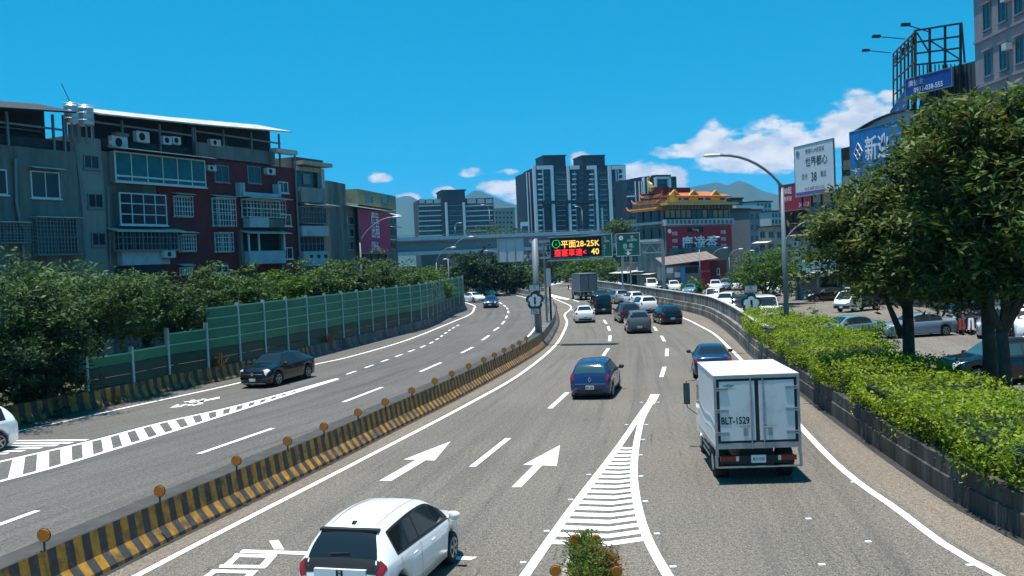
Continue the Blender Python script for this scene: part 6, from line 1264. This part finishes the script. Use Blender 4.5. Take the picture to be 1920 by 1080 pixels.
# --- hedge right of the wall
hd = [p for p in WALL_R if 10.5 < p.y < 60]; nn = normals(hd); sH = arclen(hd); ho = thing('hedge', (hd[0].x + 2, hd[0].y, 0), 'long clipped yellow-green hedge behind the right-hand wall', 'hedge')
def hz(s, f): return 1.70 + (.2 if s > sH[-1]*.62 else 0) + .14*math.sin(s*.7) + .10*math.sin(s*1.9 + 1) + .08*math.sin(s*3.7 + f*5) - (.35 if f > .95 else 0)
nH = 46000; ss = rng.random(nH)**1.25 * sH[-1]; C = []
kind_ = rng.random(nH)
for s, kd in zip(ss, kind_):
    i = min(int(s / sH[-1] * (len(hd)-1)), len(hd)-2); p = hd[i].lerp(hd[i+1], .5); n = nn[i]; f = rng.random(); wid = 3.6
    if s > sH[-1]*.8: wid = 3.6 - (s/sH[-1] - .8)*6
    if kd < .62: o_, z = .35 + f*wid, hz(s, f) + rng.normal()*.07
    elif kd < .93: z = .50 + (hz(s, 0) - .5)*rng.random()**.7; o_ = .30 - .14*math.sin(z*3 + s*1.3) + rng.normal()*.08 - .30*max(0, math.sin(s*.9) + .4)*max(0, z-.55)
    else: z = .3 + 1.2*rng.random(); o_ = .35 + wid + rng.normal()*.06
    t = Vector((-n.y, n.x, 0)); q = p + n*o_ + t*((rng.random()-.5)*1.0); C.append((q.x, q.y, z + (.25 if rng.random() < .02 else 0)))
leaf_mesh('foliage', np.array(C), .13, .065, 'leaf_hedge', ho, up=.5)
core = MB(); pr_ = []
for i in range(len(hd)-1):
    for j, (o0, z_) in enumerate(()): pass
sweep(core, hd[:-8], [(.45, .0), (.45, 1.42), (3.7, 1.42), (3.7, .0)]); core.build('inner_core', 'hedge_core', ho)  # solid dark filler added inside the leaves to block the view through
for k, (x, y, r, h, lb_) in enumerate(((1475, 612, 1.2, 2.2, 'tall shoots sprouting from the hedge by the lamp post'), (1535, 622, 1.1, 2.3, 'broad-leaved bush in front of the pale green saloon'), (1640, 640, 1.0, 2.3, 'bush at the foot of the slanting mango limb'), (1560, 650, .9, 2.0, 'low bush between hedge and street'))):
    b = gz(x, y + 46); shrub(0, 0, r, h, 1500, 'leaf_grove_pale' if k % 2 == 0 else 'leaf_grove', lb_, (.2, .09), base=b)
# --- gore nose: kerbed planter with weeds and reflectors
nb = G(1100, 1066); nose = [(nb.x - .16, nb.y + .15), (nb.x - .30, nb.y - .2), (nb.x - .50, nb.y - 1.2), (nb.x - .75, nb.y - 4.5), (nb.x + .80, nb.y - 4.5), (nb.x + .42, nb.y - 1.2), (nb.x + .24, nb.y - .2), (nb.x + .12, nb.y + .15)]
isl = thing('gore_planter', (nb.x, nb.y - 1, 0), 'weedy concrete nose planter where the lanes split', 'planter'); mb = MB(); k = len(nose)
mb.v = [(x, y, -.02) for x, y in nose] + [(x, y, .42) for x, y in nose]; mb.f = [tuple(range(k, 2*k))] + [(i, i+k, (i+1) % k + k, (i+1) % k) for i in range(k)]; mb.m = [0]*len(mb.f); mb.build('kerb', 'concrete', isl)
for m, n, zz in (('grass_blade', 900, .35), ('leaf_dry', 260, .3), ('leaf_red', 420, .3)):
    mb = MB()
    for q in range(n):
        t = rng.random()**.8; y = nb.y + .12 - t*4.0; w_ = .16 + .55*t*.8; x = nb.x - .02 + (rng.random()-.5)*2*w_*.95 + (.12 if m == 'leaf_red' else 0); hgt = zz*(.4 + .9*rng.random())*(1 - .4*abs(x-nb.x)/w_); dx, dy = rng.normal()*.10, rng.normal()*.10; ww = .014 + .02*rng.random()
        mb.poly([(x-ww, y, .40), (x+ww, y, .40), (x+dx+ww*.4, y+dy, .40+hgt*.7), (x+dx*1.6, y+dy*1.6, .40+hgt)])
    mb.build('weeds', m, isl)
tag(isl, kind=None)
pts = crown_points([(nb.x, nb.y - .5, .55, .3, .7, .28), (nb.x, nb.y - 1.6, .6, .45, .8, .3)], 2600, .07, 16, .3); leaf_mesh('weed_leaves', pts, .07, .03, 'grass_blade', isl); pts = crown_points([(nb.x + .22, nb.y - 1.5, .6, .25, .6, .25)], 600, .07, 16, .3); leaf_mesh('weed_leaves', pts, .07, .03, 'leaf_red', isl)
for (x, y, z) in ((1077, 1009, .62), (1117, 1009, .62), (1041, 1067, .62), (1156, 1068, .62)):
    p = G(x, y, .72); reflector(p, 'round orange reflector at the planted nose between the lanes', .085, 'orange reflectors on the gore nose', .40, .22)
# --- middle distance trees
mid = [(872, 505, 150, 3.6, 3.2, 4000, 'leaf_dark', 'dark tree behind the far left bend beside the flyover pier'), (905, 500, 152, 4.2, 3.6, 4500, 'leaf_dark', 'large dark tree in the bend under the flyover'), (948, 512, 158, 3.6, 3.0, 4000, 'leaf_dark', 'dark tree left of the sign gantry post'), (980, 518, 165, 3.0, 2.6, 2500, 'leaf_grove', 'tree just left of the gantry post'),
       (1085, 503, 190, 3.6, 2.4, 3200, 'leaf_grove_pale', 'bright tree below the electronic sign'), (1125, 500, 185, 3.4, 2.4, 3000, 'leaf_grove_pale', 'bright tree above the grey cargo truck'), (1152, 512, 172, 2.6, 2.2, 2200, 'leaf_grove', 'street tree by the shop row end'), (1048, 500, 215, 3.6, 3.4, 2600, 'leaf_dark', 'dark tree under the flyover beyond the gantry'), (1020, 498, 215, 4, 3.6, 2600, 'leaf_dark', 'dark tree behind the gantry post'),
       (1432, 500, 92, 2.4, 1.9, 4200, 'leaf_grove_pale', 'bright street tree behind the route sign'), (1470, 492, 96, 2.2, 1.8, 3600, 'leaf_grove_pale', 'bright street tree behind the lamp post'), (1396, 510, 110, 1.8, 1.7, 2400, 'leaf_grove', 'street tree beside the slate block'), (1160, 424, 178, 2.4, 1.6, 1400, 'leaf_grove', 'rooftop tree on the plain grey house'), (1300, 538, 128, 1.0, .9, 900, 'leaf_grove_pale', 'small potted palm-like bush before the wine-red shed'),
       (905, 437, 262, 5, 2.6, 1800, 'leaf_grove', 'tree crown rising behind the flyover rail'), (935, 440, 266, 5, 2.2, 1800, 'leaf_grove', 'second tree crown behind the flyover rail'), (965, 440, 268, 4, 1.8, 1200, 'leaf_dark', 'dark tree crown by the small white block')]
for (x, y, Z, rx, rz, n, m, lb_) in mid:
    b = P(x, y, Z); bl = [(b.x, b.y, b.z, rx, rx, rz), (b.x - rx*.6, b.y, b.z - rz*.4, rx*.7, rx*.7, rz*.7), (b.x + rx*.6, b.y, b.z - rz*.35, rx*.7, rx*.7, rz*.7)]
    if Z < 230 and b.z > 4 and y > 430: bl.append((b.x, b.y, max(1.6, b.z - rz*1.3), rx*.85, rx*.85, rz*.7))
    tree('street_tree', (b.x, b.y), bl, n, (.5, .24) if Z > 120 else (.3, .14), m, lb_, .16, cl=.42 if Z > 120 else .25, per=22, shell=.4)
b = G(968, 552); o = thing('clipped_bush', (b.x, b.y, 0), 'low bright clipped bush beyond the median of the left bend', 'shrub'); C = np.column_stack([b.x + (rng.random(2600)-.5)*7.5, b.y + 4 + (rng.random(2600)-.5)*4, .3 + 1.5*rng.random(2600)**.5]); leaf_mesh('foliage', C, .3, .15, 'leaf_hedge', o, up=.6)
# far wooded rise behind the flyover, dark mass on both sides of the road
o = bpy.data.objects.new('far_wood', None); bpy.data.objects.remove(o)
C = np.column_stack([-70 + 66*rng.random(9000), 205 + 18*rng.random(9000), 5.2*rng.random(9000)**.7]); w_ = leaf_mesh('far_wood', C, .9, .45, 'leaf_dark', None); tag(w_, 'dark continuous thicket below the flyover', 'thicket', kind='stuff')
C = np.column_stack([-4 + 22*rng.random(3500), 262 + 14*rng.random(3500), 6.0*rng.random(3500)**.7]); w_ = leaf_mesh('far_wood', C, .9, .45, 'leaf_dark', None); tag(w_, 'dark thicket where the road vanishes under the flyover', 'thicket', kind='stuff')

# ================================================================== poles, lamps, signs
mat('lamp_glass', (.62, .64, .64), rough=.35, var=.05, spec=.6); mat('sign_green', (.008, .11, .085), rough=.5, var=.08, scale=.8); mat('sign_teal', (.012, .05, .05), rough=.5, var=.08); mat('sign_back', (.46, .48, .50), rough=.5, metal=.3, var=.1); mat('screen_black', (.012, .012, .012), rough=.5, var=0)
mat('led_amber', (.3, .18, .02), rough=.5, var=0, emit=(1.0, .62, .12), es=.9); mat('led_red', (.3, .01, .01), rough=.5, var=0, emit=(1.0, .03, .03), es=.9); mat('led_green', (.02, .3, .08), rough=.5, var=0, emit=(.05, .9, .25), es=.7)
def lamp(base, pole_top, head, label, r=.09, rise=None, cat='street lamp', z0=0.0):
    """pole with a long swept arm ending in a cobra head"""
    b, t, h = Vector(base), Vector(pole_top), Vector(head); o = thing('street_lamp', (b.x, b.y, z0), label, cat); b = Vector((b.x, b.y, z0))
    MB().tube([b, b.lerp(t, .5), t], [r*1.25, r, r*.8], 10).build('pole', 'pole_grey', o, smooth=True); MB().tube([b, b + Vector((0, 0, .35))], [r*2, r*1.5], 10).build('base', 'pole_grey', o)
    up = Vector((0, 0, max(.4, h.z - t.z))); pts = [t]
    for k in range(1, 9): f = k/8; pts.append(t + Vector(((h.x-t.x)*f**1.3, (h.y-t.y)*f**1.3, (h.z-t.z)*math.sin(f*math.pi/2))))
    MB().tube(pts, [r*.8] + [r*.62]*8, 8).build('arm', 'pole_grey', o, smooth=True)
    d = (h - t); d.z = 0; d.normalize(); s = max(.75, r*8); n = Vector((-d.y, d.x, 0)); hd_ = MB(); pr = [(0, .05, .05), (.15, .10, .09), (.5, .16, .11), (.85, .13, .09), (1.0, .04, .03)]
    for (f, w, q) in pr:
        c = h + d*(f*s - .1)
        for a in range(8): an = a*math.pi/4; hd_.v.append(tuple(c + n*(w*math.cos(an)) + Vector((0, 0, q*math.sin(an)))))
    for i in range(4):
        for a in range(8): hd_.f.append((i*8+a, i*8+(a+1) % 8, (i+1)*8+(a+1) % 8, (i+1)*8+a)); hd_.m.append(0)
    hd_.f += [tuple(reversed(range(8))), tuple(32+a for a in range(8))]; hd_.m += [0, 0]; l = hd_.build('lamp_head', 'lamp_glass', o, smooth=True); return o
def lamp_px(bx, by, tx, ty, hx, hy, Z, label, r=.09, base_y=None, z0=0.0, dZ=0):
    t = P(tx, ty, Z); lamp((t.x, t.y, 0), t, P(hx, hy, Z + dZ), label, r, z0=z0)
lamp_px(0, 0, 1466, 352, 1350, 291, 52, 'tall grey street lamp with a long arm over the right lanes', .13)
lamp_px(0, 0, 1468, 462, 1522, 414, 74, 'shorter street lamp behind the tall one with its arm over the side street', .09)
lamp_px(0, 0, 675, 455, 738, 407, 79, 'street lamp in the grove by the pink banner', .08)
lamp_px(0, 0, 840, 485, 880, 444, 128, 'street lamp at the far end of the noise wall', .09); lamp_px(0, 0, 818, 492, 846, 464, 124, 'shorter lamp behind the far end of the noise wall', .08); lamp_px(0, 0, 852, 505, 838, 486, 150, 'thin lamp on the far left bend', .09); lamp_px(0, 0, 937, 480, 914, 470, 170, 'thin lamp beyond the median on the left bend', .1)
lamp_px(0, 0, 1311, 468, 1342, 445, 139, 'street lamp before the workshop roof', .09)
for k, (tx, ty, hx, hy, Z) in enumerate(((1334, 482, 1357, 465, 148), (1367, 482, 1386, 467, 150), (1390, 484, 1407, 470, 158), (1410, 486, 1420, 473, 166))):
    lamp_px(0, 0, tx, ty, hx, hy, Z, ['street lamp before the wine-red shed', 'street lamp at the right end of the wine-red shed', 'street lamp before the slate block', 'last lamp of the side-street row by the bright trees'][k], .08)
zd = PFO.pt(870, 446)[1]
for (x, ty, hx, hy, lb_) in ((917, 392, 907, 384, 'thin lamp on the flyover before the slab block'), (853, 425, 860, 418, 'short lamp on the flyover left of the trees'), (1091, 394, 1083, 387, 'thin lamp on the flyover before the twin towers'), (1181, 470, 1190, 462, 'thin lamp on the flyover end by the shop row')):
    u, _ = PFO.pt(x, 440); c = PFO.w(u, 0, -3); Z = c.y; t = P(x, ty, Z); lamp((t.x, t.y, 0), t, P(hx, hy, Z), lb_, .12, z0=zd)
# --- main gantry post with sign boards
gp = MED_R[k_pole] - normals(MED_R)[k_pole] * .56; gz0 = .85; e = Vector((.955, -.297, 0)); up = Vector((0, 0, 1))
gp = Vector((P(1009, 600, gp.y).x, gp.y, 0))
class GPl(Plane): pass
PG = Plane((gp.x - e.x*20, gp.y - e.y*20), (gp.x + e.x*20, gp.y + e.y*20))
ga = thing('sign_gantry', (gp.x, gp.y, gz0), 'thick grey gantry post on the median carrying sign boards on both sides', 'gantry'); ztop = P(1003, 446, gp.y).z
MB().tube([(gp.x, gp.y, gz0 - .02), (gp.x, gp.y, ztop)], [.24, .20], 18).build('post', 'pole_grey', ga, smooth=True); MB().cyl((gp.x, gp.y, gz0 + .04), (0, 0, 1), .38, .08, 16).build('base_plate', 'pole_grey', ga); MB().cyl((gp.x, gp.y, ztop + .02), (0, 0, 1), .22, .05, 14).build('cap', 'pole_grey', ga)
def gu(x, y): return PG.pt(x, y)
def beam(x0, x1, y, d, w, nm='arm', h=None):
    ua, z = gu(x0, y); ub, _ = gu(x1, y); z = gu((x0+x1)/2, y)[1]; MB().bar(PG.w(ua, z, d), PG.w(ub, z, d), w, h or w).build(nm, 'galv', ga)
for y in (450, 481): beam(1008, 1131, y, -.22, .13); beam(1008, 1131, y, -.55, .13)
ua, ub = gu(1012, 481)[0], gu(1131, 481)[0]; zl, zh = gu(1070, 481)[1], gu(1070, 450)[1]; mb = MB()
for k in range(9): a = ua + (ub-ua)*k/9; b = ua + (ub-ua)*(k+1)/9; mb.bar(PG.w(a, zl, -.22), PG.w(b, zl, -.55), .06); mb.bar(PG.w(a, zl if k % 2 else zh, -.55), PG.w(b, zh if k % 2 else zl, -.55), .06)
mb.build('lattice', 'galv', ga)
for y in (467, 487): beam(936, 1003, y, -.1, .10)
for y in (452, 480): MB().cyl(PG.w(gu(996, y)[0], gu(996, y)[1], -.1), PG.n, .16, .2, 12).build('clamp', 'galv', ga)
u0, u1, z0, z1 = PG.rect(1034, 445, 1130, 482); vm = thing('message_sign', PG.w((u0+u1)/2, z0, .2), 'black electronic message sign with amber and red characters on the gantry', 'message sign')
MB().pbox(PG, u0 - .05, u1 + .05, z0 - .05, z1 + .05, -.18, .25).build('cabinet', 'pole_grey', vm); MB().pbox(PG, u0 + .02, u1 - .02, z0 + .02, z1 - .02, .25, .27).build('screen', 'screen_black', vm); MB().pbox(PG, u0 - .12, u1 + .12, z1 + .05, z1 + .10, -.18, .45).build('hood', 'galv', vm); MB().pbox(PG, u0 - .15, u1 + .15, z0 - .2, z0 - .12, -.18, .6).build('walkway', 'galv', vm)
H_ = z1 - z0; W_ = u1 - u0
def vt(body, fx, fz, size, m, sx=1.0): text_mesh(body, size*H_, m, vm, PG.w(u0 + W_*fx, z0 + H_*fz, .275), PG.u, (0, 0, 1), 'LEFT', .012, 'lettering', sx)
vt('平面28-25K', .205, .53, .41, 'led_amber', .98); vt('壅塞車速<', .07, .10, .40, 'led_red', .92); vt('40', .79, .11, .42, 'led_amber', 1.0)
mb = MB(); c = PG.w(u0 + W_*.115, z0 + H_*.71, .28)
for k in range(5): a = math.pi/2 + k*1.2566; b = a + 1.2566; q = lambda an, r_: c + PG.u*(r_*math.cos(an)) + up*(r_*math.sin(an)); pts = [q(a + j*.2094, .24*(1 + .12*math.sin(j/6*math.pi))) for j in range(7)]; [mb.bar(p1, p2, .04, .02) for p1, p2 in zip(pts, pts[1:])]
mb.build('route_symbol', 'led_green', vm); text_mesh('1', .22, 'led_green', vm, c - up*.09, PG.u, up, 'CENTER', .01)
u0, u1, z0, z1 = PG.rect(934, 449, 982, 490); bs = thing('direction_sign', PG.w((u0+u1)/2, z0, 0), 'grey back of a direction sign held out left of the gantry post', 'sign'); mb = MB()
for i in range(3):
    for j in range(2): a, b = u0 + (u1-u0)*(.0 + i*.333), u0 + (u1-u0)*((i+1)*.333 - .012); zz0, zz1 = z0 + (z1-z0)*j/2, z0 + (z1-z0)*((j+1)/2) - .02; MB().pbox(PG, a, b, zz0, zz1, -.02, .04).build('sign_panel', 'sign_back', bs)
for i in (0, 1, 2, 3): u = u0 + (u1-u0)*i/3; MB().pbox(PG, u - .03, u + .03, z0 - .05, z1 + .05, .04, .10).build('stiffener', 'galv', bs)
for z in (z0 - .05, z1): MB().pbox(PG, u0 - .05, u1 + .05, z, z + .05, .04, .10).build('frame', 'galv', bs)
# twin thin masts further along the median
for k, x in enumerate((1019, 1027)):
    i = min(range(len(MED_R)), key=lambda q: abs(MED_R[q].y - (72 + k*1.2))); b = MED_R[i] - normals(MED_R)[i]*.56; t = P(x, 452, b.y); o = thing('mast', (t.x, t.y, .85), 'thin steel mast on the median %s' % ('just beyond the gantry post' if k == 0 else 'with a control box, behind the gantry post'), 'mast')
    MB().tube([(t.x, t.y, .84), (t.x, t.y, t.z)], .085, 10).build('mast_tube', 'pole_grey' if k == 0 else 'bark', o); MB().cyl((t.x, t.y, .9), (0, 0, 1), .18, .12, 10).build('base_plate', 'galv', o)
    if k == 1: MB().box(t.x - .35, t.x + .1, t.y - .3, t.y - .09, 3.6, 5.0).build('control_box', 'sign_back', o)
    for q in range(2): MB().bar((t.x, t.y, t.z - .3 - q*.6), (t.x + .8, t.y - .2, t.z - .3 - q*.6), .05).build('bracket', 'galv', o)
# --- route shields
def route_sign(c, wdt, label, post=None, arrow=True, f=1.0, u=Vector((1, 0, 0))):
    """plum-blossom route marker with its plates; c = centre of the blossom"""
    o = thing('route_sign', (c.x, c.y, (c.z - 1.6) if post is None else post), label, 'road sign'); n = Vector((u.y, -u.x, 0)); up = Vector((0, 0, 1)); r_ = wdt/2
    def flower(rad, d, nm, m):
        mb = MB(); pts = []
        for k in range(40): an = math.pi/2 + k*2*math.pi/40; q = rad*(.74 + .28*abs(math.cos(2.5*(an - math.pi/2)))**.55); pts.append((q*math.cos(an), q*math.sin(an)))
        P1 = [c + u*a + up*b + n*d for a, b in pts]; P0 = [p - n*.03 for p in P1]; mb.poly(P1); i = len(mb.v); mb.v += [tuple(p) for p in P0 + P1]
        for k in range(40): mb.f.append((i+k, i+(k+1) % 40, i+40+(k+1) % 40, i+40+k)); mb.m.append(0)
        return mb.build(nm, m, o)
    flower(r_*1.3, .0, 'backing_plate', 'sign_teal'); flower(r_*.92, .022, 'blossom', 'sign_white'); text_mesh('1', r_*1.35, 'ink', o, c - up*r_*.48 + n*.03, u, up, 'CENTER', .05)
    def plate(cz, hw, hh, nm, txt=None, arr=False):
        q = c + up*cz; mb = MB(); mb.hexa([q + u*(sx*hw) + up*(sz*hh) + n*d for d in (-.02, .01) for sx, sz in ((-1, -1), (1, -1), (1, 1), (-1, 1))]); p = mb.build(nm, 'sign_back', o)
        mb = MB()
        for sx0, sx1, sz0, sz1 in ((-1.12, -1, -1.15, 1.15), (1, 1.12, -1.15, 1.15), (-1, 1, -1.15, -1), (-1, 1, 1, 1.15)): mb.hexa([q + u*(a*hw) + up*(b*hh) + n*d for d in (-.02, .016) for a, b in ((sx0, sz0), (sx1, sz0), (sx1, sz1), (sx0, sz1))])
        mb.build('plate_border', 'sign_teal', o)
        if txt:
            for t, dz, s in txt: text_mesh(t, s, 'ink', o, q + up*dz + n*.02, u, up, 'CENTER', .0)
        if arr:
            mb = MB(); mb.bar(q - u*.15 + up*.08 + n*.02, q + u*.12 - up*.06 + n*.02, .07, .02); mb.bar(q + u*.15 + n*.02, q + u*.02 - up*.12 + n*.02, .06, .02); mb.build('arrow', 'ink', o)
    plate(r_*1.85, r_*.72, r_*.42, 'direction_plate', (('北', r_*.0, r_*.42), ('NORTH', -r_*.36, r_*.28)) if arrow != 'left' else (('北', -r_*.15, r_*.4),)); plate(-r_*1.55, r_*.55, r_*.38, 'arrow_plate', (('↑', -r_*.25, r_*.6),) if arrow == 'up' else None, arr=arrow == 'left')
    if post is not None: MB().tube([(c.x - n.x*.06, c.y - n.y*.06, post), tuple(c + up*(r_*2.3) - n*.06)], .045, 8).build('post', 'galv', o)
    else:
        for dz in (r_*1.8, -r_*1.5): MB().bar(c + up*dz - n*.02, c + up*dz - n*.36, .06).build('bracket', 'galv', o)
    return o
cc = P(1004, 563, gp.y) ; route_sign(Vector((cc.x - .05, gp.y - .36, cc.z)), .92, 'plum-blossom route sign number 1 strapped to the gantry post', None, 'left', .9)
i = min(range(len(WALL_R)), key=lambda q: abs(WALL_R[q].y - 60)); cc = P(1409, 570, 60); route_sign(Vector((cc.x, 60, cc.z)), 1.05, 'plum-blossom route sign number 1 on a post behind the right-hand wall', -.01, 'up', .9, Vector((.97, -.24, 0)))
# --- green sign gantry further on
za = 114; PGG = Plane((P(1040, 480, za).x, za + 1), (P(1250, 480, za - 4).x, za - 4)); g2o = thing('sign_gantry', PGG.w(PGG.len - .5, 0, 0), 'pale truss gantry with green direction signs before the shop row', 'gantry')
ur = PGG.pt(1243, 500)[0]; zt_ = PGG.pt(1243, 449)[1]; MB().bar(PGG.w(ur, -.03, -.3), PGG.w(ur, zt_, -.3), .34).build('leg', 'galv', g2o); ul = PGG.pt(1062, 470)[0]
zu, zl_ = PGG.pt(1150, 459)[1], PGG.pt(1150, 477)[1]
for z in (zu, zl_): MB().bar(PGG.w(ul, z, -.3), PGG.w(ur, z, -.3), .16).build('chord', 'galv', g2o)
mb = MB(); nb_ = 16
for k in range(nb_): a, b = ul + (ur-ul)*k/nb_, ul + (ur-ul)*(k+1)/nb_; mb.bar(PGG.w(a, zl_ if k % 2 else zu, -.3), PGG.w(b, zu if k % 2 else zl_, -.3), .08)
mb.build('lattice', 'galv', g2o)
for x in (1164, 1180): u = PGG.pt(x, 500)[0]; MB().bar(PGG.w(u, -.03, -.5), PGG.w(u, zl_, -.5), .16).build('leg', 'galv', g2o)
def green_sign(x0, y0, x1, y1, label, text=True):
    u0, u1, z0, z1 = PGG.rect(x0, y0, x1, y1); o = thing('direction_sign', PGG.w((u0+u1)/2, z0, 0), label, 'road sign'); w, h = u1-u0, z1-z0; MB().pbox(PGG, u0, u1, z0, z1, -.15, 0).build('sign_face', 'sign_green', o)
    b = MB(); t = .05
    for a0, a1, c0, c1 in ((0, w, 0, t), (0, w, h-t, h), (0, t, t, h-t), (w-t, w, t, h-t)): b.pbox(PGG, u0+a0, u0+a1, z0+c0, z0+c1, 0, .01)
    b.build('border', 'ink_white', o)
    if text:
        T_ = lambda s, fx, fz, sz, sx=1: text_mesh(s, sz*h, 'ink_white', o, PGG.w(u0 + w*fx, z0 + h*fz, .02), PGG.u, (0, 0, 1), 'CENTER', .005, 'lettering', sx)
        T_('北', .68, .76, .16); T_('NORTH', .68, .64, .12); T_('台 北', .5, .38, .21); T_('Taipei', .5, .23, .15)
        mb = MB(); mb.poly([PGG.w(u0 + w*a, z0 + h*b_, .02) for a, b_ in ((.36, .15), (.5, .03), (.64, .15), (.54, .13), (.54, .2), (.46, .2), (.46, .13))]); mb.build('arrow', 'ink_white', o)
        MB().cyl(PGG.w(u0 + w*.22, z0 + h*.80, .012), PGG.n, h*.10, .02, 14).build('route_symbol', 'ink_white', o); text_mesh('1', h*.15, 'ink', o, PGG.w(u0 + w*.22, z0 + h*.75, .03), PGG.u, (0, 0, 1), 'CENTER', .01)
green_sign(1155, 437, 1200, 480, 'green Taipei direction sign with down arrow on the truss gantry'); green_sign(1104, 439, 1148, 482, 'green direction sign half hidden behind the electronic sign')
u0, u1, z0, z1 = PGG.rect(1040, 440, 1086, 452)
o = thing('direction_sign', PGG.w((u0+u1)/2, z0, -.3), 'green sign whose top edge shows above the electronic sign', 'road sign'); MB().pbox(PGG, u0, u1, z0 - 2, z1, -.35, -.2).build('sign_face', 'sign_green', o); MB().pbox(PGG, u0, u1, z1, z1 + .05, -.36, -.19).build('border', 'ink_white', o); MB().bar(PGG.w(u1 - .2, zu - .1, -.4), PGG.w(ul + .2, zu - .1, -.4), .1).build('bracket', 'galv', o)

# ================================================================== hills
mat('hill_green', (.035, .062, .032), rough=1, var=.3, scale=.004, dirt=(.022, .042, .022), dscale=.002, dthr=.5)
def hill(name, sil, Z, depth, seed):
    """sil: ridge silhouette pixels; a real rise of ground with slopes in front and behind"""
    xs = [a for a, b in sil]; f = pchip(xs, [b for a, b in sil]); mb = MB(); nx, ny = 110, 26; r2 = np.random.default_rng(seed); ph = r2.random(12)*6.28
    for i in range(nx+1):
        px = xs[0] + (xs[-1]-xs[0])*i/nx; rd = P(px, f(px), Z); H_ = max(rd.z, 0)
        for j in range(ny+1):
            t = j/ny*2 - 1; Y = Z + t*depth; x = rd.x*Y/Z; g = max(0, 1 - abs(t)**1.25) ; rough = 0
            for k in range(6): q = 2**k; rough += math.sin(x*.0022*q + ph[k] + Y*.0017*q*math.cos(ph[k]))*math.sin(Y*.002*q + ph[k+6])/q**.9
            h = H_*g + rough*H_*.05*g*(1-g)*4; mb.v.append((x, Y, h - 30*(1-g)**4))
    for i in range(nx):
        for j in range(ny): a = i*(ny+1)+j; mb.f.append((a, a+ny+1, a+ny+2, a+1)); mb.m.append(0)
    o = mb.build(name, 'hill_green', smooth=True); tag(o, kind='structure'); return o
hill('hill', [(600, 470), (680, 400), (735, 374), (765, 367), (795, 382), (830, 390), (862, 376), (893, 357), (920, 366), (945, 377), (970, 384), (1000, 382), (1060, 392), (1120, 420), (1180, 460)], 5200, 1800, 3)
hill('hill', [(1130, 460), (1200, 395), (1260, 362), (1300, 350), (1322, 346), (1345, 342), (1362, 347), (1386, 339), (1405, 345), (1425, 356), (1450, 363), (1480, 372), (1540, 390), (1640, 420), (1760, 446)], 4600, 1600, 5)
HAZE = 9e-5
# ================================================================== haze
hm = bpy.data.materials.new('haze'); hm.use_nodes = True; nt = hm.node_tree; nt.nodes.clear(); ho_ = nt.nodes.new('ShaderNodeOutputMaterial'); hv = nt.nodes.new('ShaderNodeVolumePrincipled')
hv.inputs['Color'].default_value = (.20, .58, 1.0, 1); hv.inputs['Density'].default_value = HAZE; hv.inputs['Anisotropy'].default_value = .0; nt.links.new(hv.outputs[0], ho_.inputs['Volume']); MATS['haze'] = hm
hz_ = MB().box(-5000, 5000, -350, 7600, -33, 460).build('haze', 'haze'); tag(hz_, kind='stuff')
